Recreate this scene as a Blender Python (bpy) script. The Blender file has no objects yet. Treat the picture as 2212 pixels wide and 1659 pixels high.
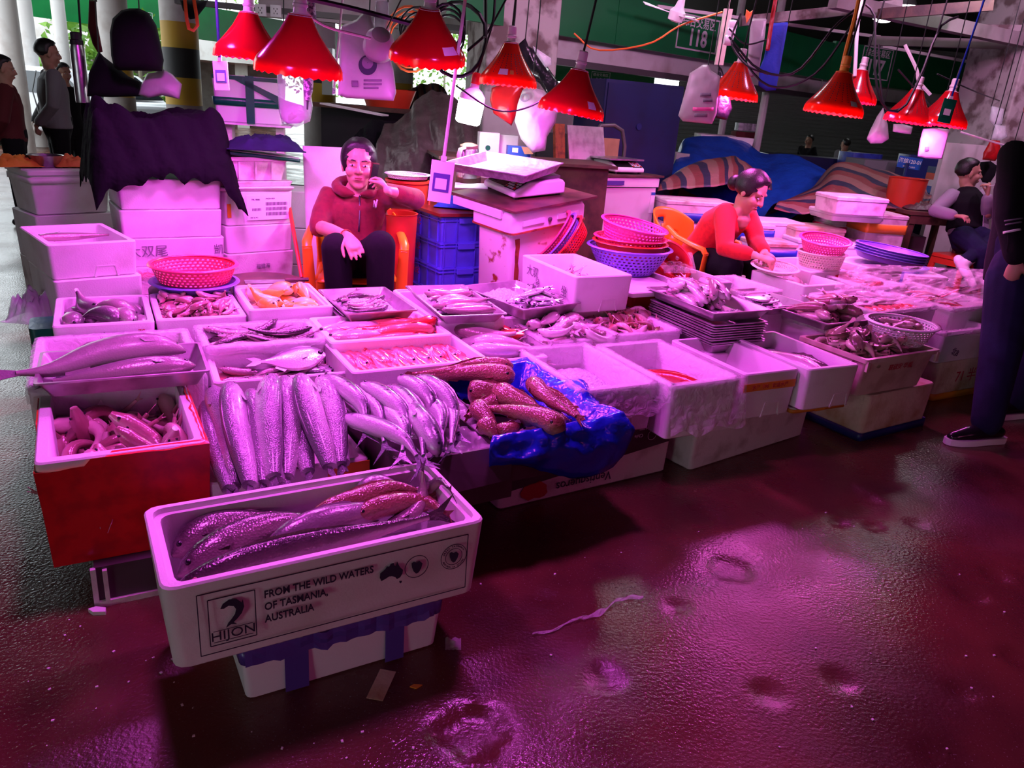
import bpy, bmesh, math, random
from math import sin, cos, pi, radians, sqrt, atan2
from mathutils import Vector, Matrix, Euler, noise
random.seed(11)
V = Vector
SC = bpy.context.scene
COL = SC.collection
# ------------------------------------------------------------------ camera
FPX, PITCH, ROLL, CAMH = 1650.0, radians(20.0), radians(4.5), 1.45
FWD = V((0, cos(PITCH), -sin(PITCH)))
_u0 = V((0, sin(PITCH), cos(PITCH))); _r0 = V((1, 0, 0))
RGT = cos(ROLL)*_r0 + sin(ROLL)*_u0
UPV = cos(ROLL)*_u0 - sin(ROLL)*_r0
CAMP = V((0, 0, CAMH))
cd = bpy.data.cameras.new('camera'); cam = bpy.data.objects.new('camera', cd); COL.objects.link(cam)
cam.matrix_world = Matrix.Translation(CAMP) @ Matrix((RGT, UPV, -FWD)).transposed().to_4x4()
cd.sensor_width = 36; cd.lens = 36*FPX/2212; cd.clip_start = .05; cd.clip_end = 300
SC.camera = cam
# ------------------------------------------------------------------ world and exposure
w = bpy.data.worlds.new('overcast_sky'); SC.world = w; w.use_nodes = True
bg = w.node_tree.nodes["Background"]; bg.inputs[0].default_value = (.86, .94, 1, 1); bg.inputs[1].default_value = 2.8
vs = SC.view_settings; vs.view_transform = 'Standard'; vs.look = 'None'; vs.exposure = 0.38; vs.gamma = 1; vs.use_curve_mapping = False
cy = SC.cycles; cy.max_bounces = 6; cy.diffuse_bounces = 3; cy.glossy_bounces = 3; cy.transmission_bounces = 5; cy.transparent_max_bounces = 8; cy.caustics_reflective = False; cy.caustics_refractive = False; cy.adaptive_threshold = .02
LAMP_STRENGTH = 142.0
LAMP_COL = (.97, .108, 1.0)

def ray(x, y): return FWD*FPX + RGT*(x-1106) - UPV*(y-829.5)
def P(x, y, z=0.0):
    "the point at height z in the place that the photograph shows at x, y"
    r = ray(x, y); return CAMP + r*((z-CAMH)/r.z)
def D(x, y, d):
    "the point d metres deep in the place that the photograph shows at x, y"
    return CAMP + ray(x, y)*(d/FPX)
R = radians
STALL = R(29)
# ------------------------------------------------------------------ materials
MATS = {}
def mat(name, col, rough=.5, metal=0., col2=None, ns=8., lo=.45, hi=.65, bump=0., bs=60., spec=.5, coat=0., trans=0., alpha=1., rand=0., transl=0., emit=0., sheen=0., aniso=0., detail=4., bdist=.004):
    m = bpy.data.materials.new(name); m.use_nodes = True; MATS[name] = m
    nt = m.node_tree; N = nt.nodes; Lk = nt.links.new; b = N['Principled BSDF']
    c4 = tuple(col)+(1,)
    b.inputs['Base Color'].default_value = c4; b.inputs['Roughness'].default_value = rough
    b.inputs['Metallic'].default_value = metal; b.inputs['Specular IOR Level'].default_value = spec
    b.inputs['Coat Weight'].default_value = coat; b.inputs['Coat Roughness'].default_value = .12
    b.inputs['Transmission Weight'].default_value = trans; b.inputs['Alpha'].default_value = alpha
    if sheen: b.inputs['Sheen Weight'].default_value = sheen
    tc = N.new('ShaderNodeTexCoord'); out = None
    if col2 is not None:
        n = N.new('ShaderNodeTexNoise'); n.inputs['Scale'].default_value = ns; n.inputs['Detail'].default_value = detail
        Lk(tc.outputs['Object'], n.inputs['Vector'])
        r = N.new('ShaderNodeValToRGB'); r.color_ramp.elements[0].position = lo; r.color_ramp.elements[1].position = hi
        r.color_ramp.elements[0].color = c4; r.color_ramp.elements[1].color = tuple(col2)+(1,)
        Lk(n.outputs['Fac'], r.inputs['Fac']); out = r.outputs['Color']
    if rand:
        oi = N.new('ShaderNodeObjectInfo'); hs = N.new('ShaderNodeHueSaturation')
        mr = N.new('ShaderNodeMapRange'); mr.inputs['To Min'].default_value = 1-rand; mr.inputs['To Max'].default_value = 1+rand*.6
        Lk(oi.outputs['Random'], mr.inputs['Value']); Lk(mr.outputs['Result'], hs.inputs['Value'])
        if out: Lk(out, hs.inputs['Color'])
        else: hs.inputs['Color'].default_value = c4
        out = hs.outputs['Color']
    if out: Lk(out, b.inputs['Base Color'])
    if bump:
        n2 = N.new('ShaderNodeTexNoise'); n2.inputs['Scale'].default_value = bs; n2.inputs['Detail'].default_value = 3
        Lk(tc.outputs['Object'], n2.inputs['Vector'])
        bp = N.new('ShaderNodeBump'); bp.inputs['Strength'].default_value = bump; bp.inputs['Distance'].default_value = bdist
        Lk(n2.outputs['Fac'], bp.inputs['Height']); Lk(bp.outputs['Normal'], b.inputs['Normal'])
    if transl:
        t = N.new('ShaderNodeBsdfTranslucent'); t.inputs['Color'].default_value = c4
        if out: Lk(out, t.inputs['Color'])
        mx = N.new('ShaderNodeMixShader'); mx.inputs[0].default_value = transl
        Lk(b.outputs[0], mx.inputs[1]); Lk(t.outputs[0], mx.inputs[2]); Lk(mx.outputs[0], N['Material Output'].inputs['Surface'])
    if emit:
        b.inputs['Emission Color'].default_value = c4; b.inputs['Emission Strength'].default_value = emit
    return m
def film(name, col=(1, 1, 1), cover=.25, rough=.12, bump=.6, bs=18.):
    "thin clear plastic: mostly see-through, glossy where it creases"
    m = bpy.data.materials.new(name); m.use_nodes = True; MATS[name] = m
    nt = m.node_tree; N = nt.nodes; Lk = nt.links.new; b = N['Principled BSDF']
    b.inputs['Base Color'].default_value = tuple(col)+(1,); b.inputs['Roughness'].default_value = rough
    t = N.new('ShaderNodeBsdfTransparent'); t.inputs['Color'].default_value = tuple(.5+.5*c for c in col)+(1,)
    tc = N.new('ShaderNodeTexCoord'); n = N.new('ShaderNodeTexNoise'); n.inputs['Scale'].default_value = bs; n.inputs['Detail'].default_value = 5; n.inputs['Distortion'].default_value = 1.2
    Lk(tc.outputs['Object'], n.inputs['Vector'])
    bp = N.new('ShaderNodeBump'); bp.inputs['Strength'].default_value = bump; bp.inputs['Distance'].default_value = .02
    Lk(n.outputs['Fac'], bp.inputs['Height']); Lk(bp.outputs['Normal'], b.inputs['Normal'])
    mx = N.new('ShaderNodeMixShader'); mx.inputs[0].default_value = cover
    Lk(t.outputs[0], mx.inputs[1]); Lk(b.outputs[0], mx.inputs[2]); Lk(mx.outputs[0], N['Material Output'].inputs['Surface'])
    return m
def fishmat(name, back, side, belly, rough=.28, metal=.25, spots=None, rand=.15, bump=.25, bs=160., mott=.25):
    "back to belly colouring from the stored body attribute ds, with mottling"
    m = bpy.data.materials.new(name); m.use_nodes = True; MATS[name] = m
    nt = m.node_tree; N = nt.nodes; Lk = nt.links.new; b = N['Principled BSDF']
    b.inputs['Roughness'].default_value = rough; b.inputs['Metallic'].default_value = metal; b.inputs['Coat Weight'].default_value = .35; b.inputs['Coat Roughness'].default_value = .15
    at = N.new('ShaderNodeAttribute'); at.attribute_name = 'ds'
    tc = N.new('ShaderNodeTexCoord'); n = N.new('ShaderNodeTexNoise'); n.inputs['Scale'].default_value = 35; n.inputs['Detail'].default_value = 4
    Lk(tc.outputs['Object'], n.inputs['Vector'])
    ad = N.new('ShaderNodeMath'); ad.operation = 'MULTIPLY_ADD'; ad.inputs[1].default_value = mott; Lk(n.outputs['Fac'], ad.inputs[0]); 
    s2 = N.new('ShaderNodeMath'); s2.operation = 'SUBTRACT'; s2.inputs[1].default_value = mott*.5; Lk(at.outputs['Fac'], s2.inputs[0]); Lk(s2.outputs[0], ad.inputs[2])
    r = N.new('ShaderNodeValToRGB'); e = r.color_ramp.elements; e[0].position = .2; e[0].color = tuple(belly)+(1,); e[1].position = .85; e[1].color = tuple(back)+(1,)
    q = e.new(.55); q.color = tuple(side)+(1,); Lk(ad.outputs[0], r.inputs['Fac']); out = r.outputs['Color']
    if spots:
        v = N.new('ShaderNodeTexVoronoi'); v.inputs['Scale'].default_value = spots; Lk(tc.outputs['Object'], v.inputs['Vector'])
        rr = N.new('ShaderNodeValToRGB'); rr.color_ramp.elements[0].position = .22; rr.color_ramp.elements[1].position = .34
        rr.color_ramp.elements[0].color = (.12, .12, .14, 1); rr.color_ramp.elements[1].color = (1, 1, 1, 1); Lk(v.outputs['Distance'], rr.inputs['Fac'])
        mm = N.new('ShaderNodeMix'); mm.data_type = 'RGBA'; mm.blend_type = 'MULTIPLY'
        m2 = N.new('ShaderNodeMapRange'); m2.inputs['From Min'].default_value = .4; m2.inputs['From Max'].default_value = .6; Lk(at.outputs['Fac'], m2.inputs['Value'])
        Lk(m2.outputs['Result'], mm.inputs['Factor']); Lk(out, mm.inputs['A']); Lk(rr.outputs['Color'], mm.inputs['B']); out = mm.outputs['Result']
    oi = N.new('ShaderNodeObjectInfo'); hs = N.new('ShaderNodeHueSaturation'); mr = N.new('ShaderNodeMapRange'); mr.inputs['To Min'].default_value = 1-rand; mr.inputs['To Max'].default_value = 1+rand*.5
    Lk(oi.outputs['Random'], mr.inputs['Value']); Lk(mr.outputs['Result'], hs.inputs['Value']); Lk(out, hs.inputs['Color']); Lk(hs.outputs['Color'], b.inputs['Base Color'])
    v2 = N.new('ShaderNodeTexVoronoi'); v2.inputs['Scale'].default_value = bs; Lk(tc.outputs['Object'], v2.inputs['Vector'])
    bp = N.new('ShaderNodeBump'); bp.inputs['Strength'].default_value = bump; bp.inputs['Distance'].default_value = .002; Lk(v2.outputs['Distance'], bp.inputs['Height']); Lk(bp.outputs['Normal'], b.inputs['Normal'])
    return m
def emis(name, col, st):
    m = bpy.data.materials.new(name); m.use_nodes = True; MATS[name] = m; nt = m.node_tree
    e = nt.nodes.new('ShaderNodeEmission'); e.inputs[0].default_value = tuple(col)+(1,); e.inputs[1].default_value = st
    nt.links.new(e.outputs[0], nt.nodes['Material Output'].inputs['Surface']); return m

mat('foam', (.80, .79, .78), .62, col2=(.62, .58, .54), ns=5, lo=.5, hi=.85, bump=.25, bs=140, rand=.06)
mat('foam_dirty', (.74, .70, .66), .65, col2=(.36, .28, .24), ns=9, lo=.5, hi=.8, bump=.35, bs=120, rand=.1)
mat('foam_old', (.66, .56, .42), .7, col2=(.42, .26, .13), ns=7, lo=.42, hi=.72, bump=.6, bs=45, bdist=.008)
mat('foam_clean', (.84, .84, .85), .5, bump=.1, bs=160)
mat('tape_red', (.72, .012, .012), .28, col2=(.5, .008, .008), ns=14, bump=.35, bs=25, coat=.2)
mat('tape_purple', (.10, .06, .33), .3, bump=.3, bs=40)
mat('tape_blue', (.012, .045, .36), .35)
mat('tape_navy', (.01, .02, .12), .4)
mat('tape_yellow', (.62, .25, .02), .35, bump=.2, bs=40)
mat('tape_orange', (.80, .28, .03), .35)
mat('tape_green', (.005, .13, .06), .28, bump=.3, bs=30)
mat('tape_pink', (.78, .03, .10), .3, bump=.3, bs=30)
mat('ink', (.02, .02, .05), .6)
mat('ink_red', (.45, .03, .04), .6)
mat('ink_grey', (.18, .16, .2), .7)
mat('paper', (.8, .8, .82), .6)
mat('black', (.012, .012, .014), .55)
mat('black_gloss', (.01, .01, .012), .2)
mat('rubber', (.015, .015, .016), .5)
mat('white_plastic', (.8, .8, .8), .35)
mat('cream_plastic', (.78, .72, .58), .4)
mat('red_plastic', (.70, .02, .02), .3, bump=.05)
mat('pink_plastic', (.80, .06, .16), .3)
mat('hotpink_plastic', (.80, .10, .35), .3)
mat('purple_plastic', (.20, .14, .62), .35)
mat('blue_plastic', (.05, .09, .55), .38, col2=(.04, .06, .36), ns=10)
mat('crate_blue', (.09, .13, .72), .38, col2=(.05, .06, .4), ns=6, lo=.5, hi=.8, bump=.1, bs=50)
mat('navy', (.008, .014, .075), .4, col2=(.006, .01, .05), ns=3)
mat('orange_plastic', (.95, .30, .015), .32)
mat('bucket_red', (.62, .05, .02), .35)
mat('steel', (.62, .62, .63), .32, 1., bump=.08, bs=200, col2=(.45, .44, .45), ns=20)
mat('galv', (.36, .37, .39), .5, .6, col2=(.24, .24, .26), ns=30, lo=.4, hi=.6, bump=.15, bs=90)
mat('tray_steel', (.50, .46, .48), .38, .75, col2=(.30, .24, .26), ns=12, lo=.45, hi=.75, bump=.15, bs=60)
mat('chrome', (.8, .8, .8), .12, 1.)
mat('dark_steel', (.14, .13, .13), .5, .6)
mat('wood_dark', (.11, .055, .035), .5, col2=(.055, .028, .02), ns=9, bump=.2)
mat('red_board', (.22,.025,.018), .3, col2=(.12,.012,.01), ns=5)
mat('ply', (.12, .06, .038), .45, col2=(.05, .026, .018), ns=7, lo=.4, hi=.6, bump=.3, bs=30)
mat('card', (.42, .24, .12), .7, col2=(.34, .19, .09), ns=6)
mat('card_dark', (.07, .055, .055), .6, col2=(.05, .035, .03), ns=5)
mat('freezer', (.72, .72, .73), .35, col2=(.55, .5, .48), ns=4, lo=.55, hi=.9)
mat('freezer_rust', (.72, .69, .68), .4, col2=(.28, .07, .02), ns=14, lo=.60, hi=.69, bump=.2, bs=40, detail=8)
mat('rust', (.30, .07, .02), .7, col2=(.14, .03, .012), ns=20, bump=.6, bs=50)
mat('skin', (.62, .36, .25), .5, col2=(.56, .30, .21), ns=14)
mat('skin_m', (.50, .27, .18), .5)
mat('hair', (.012, .010, .010), .42, bump=.5, bs=120)
mat('lips', (.45, .13, .12), .4)
mat('eye_white', (.75, .72, .70), .25)
mat('maroon', (.20, .012, .018), .8, col2=(.15, .009, .014), ns=30, bump=.3, bs=220, sheen=.2)
mat('red_knit', (.72, .010, .012), .8, col2=(.6, .008, .01), ns=40, bump=.3, bs=260, sheen=.2)
mat('black_cloth', (.006, .006, .008), .9, spec=.2, bump=.25, bs=90)
mat('denim', (.008, .010, .034), .9, spec=.2, col2=(.014, .018, .055), ns=7, bump=.3, bs=220)
mat('grey_cloth', (.20, .20, .21), .85, bump=.2, bs=80)
mat('grey_shirt', (.30, .26, .32), .8, bump=.2, bs=60)
mat('darkred_cloth', (.10, .008, .012), .85)
mat('blue_cloth', (.012, .04, .45), .8, bump=.4, bs=60)
mat('tarp_black', (.006, .006, .008), 1., spec=.08, bump=.8, bs=7, bdist=.05)
mat('tarp_brown', (.055, .040, .036), .45, col2=(.085, .065, .058), ns=6, bump=.6, bs=14, bdist=.02)
mat('tarp_blue', (.010, .07, .42), .38, col2=(.008, .045, .30), ns=6, bump=.5, bs=14, bdist=.02)
mat('yellow_cloth', (.62, .34, .02), .7, bump=.4, bs=30)
mat('orange_cloth', (.45, .13, .02), .7, bump=.4, bs=30)
def stripemat(name, k=6.):
    m = mat(name, (.2, .1, .1), .5, bump=.5, bs=14, bdist=.02); nt = m.node_tree; N = nt.nodes; Lk = nt.links.new
    at = N.new('ShaderNodeAttribute'); at.attribute_name = 'ds'; mm = N.new('ShaderNodeMath'); mm.operation = 'MULTIPLY'; mm.inputs[1].default_value = k; fr = N.new('ShaderNodeMath'); fr.operation = 'FRACT'
    Lk(at.outputs['Fac'], mm.inputs[0]); Lk(mm.outputs[0], fr.inputs[0]); r = N.new('ShaderNodeValToRGB'); r.color_ramp.interpolation = 'CONSTANT'
    e = r.color_ramp.elements; e[0].position = 0; e[0].color = (.19, .05, .045, 1); e[1].position = .34; e[1].color = (.028, .028, .055, 1); x = e.new(.62); x.color = (.24, .13, .10, 1)
    Lk(fr.outputs[0], r.inputs['Fac']); Lk(r.outputs['Color'], N['Principled BSDF'].inputs['Base Color'])
stripemat('tarp_stripe')
mat('lamp_red', (.60, .010, .018), .16, transl=.38, spec=.6)
mat('lamp_orange', (.70, .035, .012), .18, transl=.38, spec=.6)
mat('socket', (.75, .72, .70), .4)
mat('green_sign', (.008, .20, .05), .35, col2=(.008, .17, .045), ns=2)
mat('sign_white', (.78, .78, .78), .5)
mat('sign_blue', (.02, .10, .42), .4)
mat('cable', (.010, .010, .011), .4)
mat('cable_white', (.7, .68, .66), .45)
mat('cable_orange', (.75, .16, .03), .5)
mat('ice', (.86, .88, .92), .18, trans=.25, bump=1., bs=70, bdist=.015, col2=(.7, .72, .78), ns=40)
mat('bloodwater', (.45, .12, .12), .1, bump=.2, bs=25)
mat('conc', (.33, .30, .29), .85, col2=(.24, .21, .20), ns=3, bump=.3, bs=30)
mat('wall_white', (.62, .60, .58), .7, col2=(.42, .36, .33), ns=3, lo=.5, hi=.8, bump=.2, bs=25)
mat('wall_peel', (.52, .48, .46), .75, col2=(.18, .13, .12), ns=5, lo=.48, hi=.62, bump=.5, bs=18)
mat('col_yellow', (.55, .33, .02), .6); mat('col_black', (.015, .015, .016), .6)
mat('shutter', (.30, .29, .28), .55)
mat('roof_dark', (.05, .05, .05), .8)
mat('leaf', (.11, .26, .03), .6, col2=(.20, .38, .05), ns=5, transl=.3)
mat('trunk', (.3, .26, .2), .8)
mat('car_paint', (.65, .68, .72), .25); mat('glass_dark', (.03, .04, .05), .08)
mat('screen_red', (.12, .01, .01), .15)
mat('umbrella', (.10, .05, .12), .7, col2=(.45, .30, .45), ns=60, lo=.5, hi=.52)
film('film', cover=.36, rough=.10, bump=1., bs=22); film('film_thick', cover=.30, rough=.14, bump=.5, bs=9); film('bag_clear', (.85, .85, .9), cover=.35, bump=.8, bs=10)
mat('bag_white', (.52, .50, .50), .4, transl=.35, bump=.6, bs=10, bdist=.02)
mat('bag_black', (.010, .010, .012), .25, bump=.8, bs=10, bdist=.02)
mat('bag_red', (.6, .015, .02), .35, transl=.3, bump=.5, bs=10, bdist=.02)
mat('bag_blue', (.012, .03, .50), .22, transl=.12, bump=.7, bs=12, bdist=.02)
fishmat('f_silver', (.24, .24, .27), (.62, .62, .64), (.82, .80, .78), metal=.45)
fishmat('f_hake', (.20, .18, .22), (.48, .45, .50), (.80, .76, .78), metal=.35, rough=.3, bump=.8, bs=210, mott=.45)
fishmat('f_mack', (.06, .065, .085), (.36, .35, .39), (.78, .76, .78), metal=.25, spots=60, rough=.3)
fishmat('f_brown', (.20, .07, .05), (.34, .14, .11), (.50, .25, .20), metal=.05, rough=.2, bump=.9, bs=150, mott=.5)
fishmat('f_dark', (.05, .035, .04), (.17, .12, .125), (.42, .31, .30), metal=.2, rough=.24, bump=.5)
fishmat('f_grey', (.14, .12, .13), (.28, .23, .25), (.48, .38, .38), metal=.2)
fishmat('f_shark', (.20, .16, .18), (.27, .22, .23), (.48, .40, .40), metal=.0, rough=.38, mott=.4)
fishmat('f_pink', (.36, .15, .16), (.50, .26, .26), (.66, .46, .44), metal=.1, rough=.25)
fishmat('f_pale', (.42, .28, .28), (.62, .48, .47), (.84, .78, .76), metal=.15, rough=.25)
fishmat('f_red', (.60, .03, .03), (.68, .06, .06), (.74, .22, .20), metal=.1, rough=.22)
fishmat('f_redpink', (.62, .09, .10), (.74, .26, .26), (.86, .68, .66), metal=.15, rough=.22)
fishmat('f_orange', (.80, .42, .05), (.88, .60, .10), (.90, .75, .40), metal=.05, rough=.35)
fishmat('f_olive', (.20, .13, .08), (.36, .24, .17), (.60, .48, .40), metal=.05, rough=.32, rand=.35)
fishmat('f_rust', (.33, .10, .07), (.52, .24, .20), (.74, .55, .50), metal=.05, rough=.3, rand=.35)
mat('eye_pink', (.5,.25,.2), .15)
emis('led_pink', LAMP_COL, LAMP_STRENGTH)
emis('led_front_fill', (1.0, .15, .52), 105.0)
emis('led_rose', (1.0, .12, .80), LAMP_STRENGTH*1.05)
emis('led_white', (.9, .95, 1.0), 60.0)
emis('ceiling_led', (.95, .95, 1.0), 20.0)
emis('led_fascia_fill', (1.0, .42, .88), 230.0)  # fill for the added, unseen lamps that brighten the green fascias

# ------------------------------------------------------------------ mesh builder
def rr(x0, y0, x1, y1, r, z, n=3):
    "rounded rectangle ring"
    o = []
    for cx, cy, a in ((x1-r, y0+r, -pi/2), (x1-r, y1-r, 0), (x0+r, y1-r, pi/2), (x0+r, y0+r, pi)):
        for k in range(n+1):
            t = a + pi/2*k/n; o.append(V((cx+r*cos(t), cy+r*sin(t), z)))
    return o
class MB:
    def __init__(s): s.v = []; s.f = []; s.m = []; s.at = {}
    def add(s, vs, fs, mi=0):
        o = len(s.v); s.v += [V(p) for p in vs]; s.f += [tuple(i+o for i in f) for f in fs]; s.m += [mi]*len(fs); return s
    def box(s, x0, y0, z0, x1, y1, z1, mi=0):
        return s.add([(x0,y0,z0),(x1,y0,z0),(x1,y1,z0),(x0,y1,z0),(x0,y0,z1),(x1,y0,z1),(x1,y1,z1),(x0,y1,z1)],
                     [(3,2,1,0),(4,5,6,7),(0,1,5,4),(1,2,6,5),(2,3,7,6),(3,0,4,7)], mi)
    def rings(s, L, c0=True, c1=True, mi=0, skip=None):
        n = len(L[0]); vs = [p for r in L for p in r]; fs = []
        for i in range(len(L)-1):
            for j in range(n):
                if skip and skip(i, j): continue
                k = (j+1) % n; fs.append((i*n+j, i*n+k, (i+1)*n+k, (i+1)*n+j))
        if c0: fs.append(tuple(range(n-1, -1, -1)))
        if c1: fs.append(tuple((len(L)-1)*n+j for j in range(n)))
        return s.add(vs, fs, mi)
    def tube(s, pts, rad, n=8, c0=True, c1=True, mi=0, flat=1.0, up=None, dome=False):
        "swept tube; rad number or list; flat squashes across the up axis"
        pts = [V(p) for p in pts]; m = len(pts)
        if not hasattr(rad, '__len__'): rad = [rad]*m
        if dome:
            a = (pts[0]-pts[1]).normalized(); b = (pts[-1]-pts[-2]).normalized(); r0, r1 = rad[0], rad[-1]
            pts = [pts[0]+a*r0*.95, pts[0]+a*r0*.7] + pts + [pts[-1]+b*r1*.7, pts[-1]+b*r1*.95]
            rad = [r0*.28, r0*.72] + list(rad) + [r1*.72, r1*.28]; m += 4
        T = [(pts[min(i+1, m-1)]-pts[max(i-1, 0)]).normalized() for i in range(m)]
        u = V(up) if up else (V((0,0,1)) if abs(T[0].z) < .9 else V((1,0,0)))
        L = []
        for i in range(m):
            u = (u - T[i]*u.dot(T[i]))
            if u.length < 1e-6: u = V((1,.1,.2)) - T[i]*V((1,.1,.2)).dot(T[i])
            u.normalize(); w_ = T[i].cross(u)
            L.append([pts[i] + (w_*cos(2*pi*k/n)*rad[i] + u*sin(2*pi*k/n)*rad[i]*flat) for k in range(n)])
        return s.rings(L, c0, c1, mi)
    def lathe(s, prof, n=24, c=(0,0,0), mi=0, c0=False, c1=False, fn=None, skip=None):
        L = []
        for i, (r, z) in enumerate(prof):
            L.append([V((c[0]+r*cos(2*pi*k/n), c[1]+r*sin(2*pi*k/n), c[2]+z+(fn(i, k) if fn else 0))) for k in range(n)])
        return s.rings(L, c0, c1, mi, skip)
    def grid(s, fn, nu, nv, mi=0):
        vs = [V(fn(i/nu, j/nv)) for j in range(nv+1) for i in range(nu+1)]
        fs = [(j*(nu+1)+i, j*(nu+1)+i+1, (j+1)*(nu+1)+i+1, (j+1)*(nu+1)+i) for j in range(nv) for i in range(nu)]
        return s.add(vs, fs, mi)
    def prism(s, poly, d, mi=0):
        "flat polygon given thickness d (vector)"
        n = len(poly); d = V(d); a = [V(p) for p in poly]
        return s.add(a+[p+d for p in a], [tuple(range(n-1,-1,-1)), tuple(range(n, 2*n))] + [(i, (i+1) % n, n+(i+1) % n, n+i) for i in range(n)], mi)
    def ball(s, c, r, n=10, m=7, mi=0):
        r = r if hasattr(r, '__len__') else (r, r, r); L = []
        for i in range(m+1):
            a = -pi/2 + pi*(i+.02)/(m+.04); L.append([V((c[0]+r[0]*cos(a)*cos(2*pi*k/n), c[1]+r[1]*cos(a)*sin(2*pi*k/n), c[2]+r[2]*sin(a))) for k in range(n)])
        return s.rings(L, True, True, mi)
    def xf(s, M, start=0):
        for i in range(start, len(s.v)): s.v[i] = M @ s.v[i]
        return s
    def mesh(s, name, mats, smooth=35):
        me = bpy.data.meshes.new(name); me.from_pydata([tuple(p) for p in s.v], [], s.f)
        for m in (mats if isinstance(mats, (list, tuple)) else [mats]): me.materials.append(MATS[m] if isinstance(m, str) else m)
        if len(me.materials) > 1: me.polygons.foreach_set('material_index', s.m)
        if smooth:
            me.polygons.foreach_set('use_smooth', [True]*len(me.polygons))
            if smooth < 180: me.set_sharp_from_angle(angle=R(smooth))
        for k, vals in s.at.items():
            a = me.attributes.new(k, 'FLOAT', 'POINT'); vals = vals + [.5]*(len(s.v)-len(vals)); a.data.foreach_set('value', vals[:len(s.v)])
        me.update(); return me
    def build(s, name, mats, parent=None, loc=(0,0,0), rot=(0,0,0), smooth=35, **k):
        return place(name, s.mesh(name, mats, smooth), parent, loc, rot, **k)
def place(name, me, parent=None, loc=(0,0,0), rot=(0,0,0), scale=None, label=None, cat=None, group=None, kind=None):
    o = bpy.data.objects.new(name, me); COL.objects.link(o)
    if isinstance(rot, Matrix): o.matrix_local = Matrix.Translation(V(loc)) @ rot.to_4x4()
    else: o.location = loc; o.rotation_euler = rot
    if scale: o.scale = scale if hasattr(scale, '__len__') else (scale,)*3
    if parent: o.parent = parent
    tag(o, label, cat, group, kind); return o
def tag(o, label=None, cat=None, group=None, kind=None):
    if label: o['label'] = label
    if cat: o['category'] = cat
    if group: o['group'] = group
    if kind: o['kind'] = kind
    return o
def thing(name, loc, rotz, label, cat, group=None, kind=None): return place(name, None, None, loc, (0, 0, rotz), label=label, cat=cat, group=group, kind=kind)
def copytree(o, loc, rotz=None, label=None, group=None):
    c = o.copy(); COL.objects.link(c); c.location = loc
    if rotz is not None: c.rotation_euler = (0, 0, rotz)
    if label: c['label'] = label
    if group: c['group'] = group
    def kids(a, b):
        for ch in list(a.children):
            d = ch.copy(); COL.objects.link(d); d.parent = b; kids(ch, d)
    kids(o, c); return c
def mod(o, t, **k):
    m = o.modifiers.new(t.lower(), t)
    for a, b in k.items(): setattr(m, a, b)
    return m
def nz(p, s=1., seed=0): return noise.noise(V(p)*s + V((seed*7.3, seed*3.1, seed*1.7)))
_txt = {}
def text(body, size, mats='ink', parent=None, loc=(0,0,0), rot=(pi/2,0,0), name='lettering', flip=False, align='CENTER', sx=1., bold=0., thick=.0006):
    cu = bpy.data.curves.new('txt', 'FONT'); cu.body = body; cu.size = size; cu.align_x = align; cu.align_y = 'CENTER'; cu.extrude = thick; cu.offset = bold*size; cu.resolution_u = 3
    t = bpy.data.objects.new('txt', cu); COL.objects.link(t)
    me = bpy.data.meshes.new_from_object(t.evaluated_get(bpy.context.evaluated_depsgraph_get()))
    bpy.data.objects.remove(t); bpy.data.curves.remove(cu)
    M = Matrix.Scale(sx, 4, (1,0,0))
    if flip: M = Matrix.Rotation(pi, 4, 'Z') @ M
    me.transform(M); me.materials.clear(); me.materials.append(MATS[mats])
    return place(name, me, parent, loc, rot)
# ------------------------------------------------------------------ the setting: floor
def floor_mat():
    m = bpy.data.materials.new('wet_concrete'); m.use_nodes = True; MATS['floor'] = m
    nt = m.node_tree; N = nt.nodes; Lk = nt.links.new; b = N['Principled BSDF']
    tc = N.new('ShaderNodeTexCoord')
    def noi(s, d=5, dist=0):
        n = N.new('ShaderNodeTexNoise'); n.inputs['Scale'].default_value = s; n.inputs['Detail'].default_value = d; n.inputs['Distortion'].default_value = dist
        Lk(tc.outputs['Object'], n.inputs['Vector']); return n.outputs['Fac']
    def ramp(f, a, c0, b_, c1):
        r = N.new('ShaderNodeValToRGB'); r.color_ramp.elements[0].position = a; r.color_ramp.elements[1].position = b_
        r.color_ramp.elements[0].color = c0; r.color_ramp.elements[1].color = c1; Lk(f, r.inputs['Fac']); return r.outputs['Color']
    g = lambda v: (v, v, v, 1)
    c1 = ramp(noi(2.2), .35, (.068, .025, .017, 1), .7, (.145, .048, .028, 1))
    sp = ramp(noi(170, 2), .66, g(0), .72, g(.5))
    mx = N.new('ShaderNodeMix'); mx.data_type = 'RGBA'; mx.inputs['B'].default_value = (.30, .28, .27, 1); Lk(sp, mx.inputs['Factor']); Lk(c1, mx.inputs['A'])
    Lk(mx.outputs['Result'], b.inputs['Base Color'])
    Lk(ramp(noi(1.6, 6), .36, g(.11), .64, g(.38)), b.inputs['Roughness'])
    b.inputs['Specular IOR Level'].default_value = .6
    n1 = noi(95, 3); n2 = noi(14, 3)
    ma = N.new('ShaderNodeMath'); ma.operation = 'MULTIPLY_ADD'; ma.inputs[1].default_value = .25; Lk(n2, ma.inputs[0]); Lk(n1, ma.inputs[2])
    bp = N.new('ShaderNodeBump'); bp.inputs['Strength'].default_value = .45; bp.inputs['Distance'].default_value = .004
    Lk(ma.outputs[0], bp.inputs['Height']); Lk(bp.outputs['Normal'], b.inputs['Normal'])
floor_mat()
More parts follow.
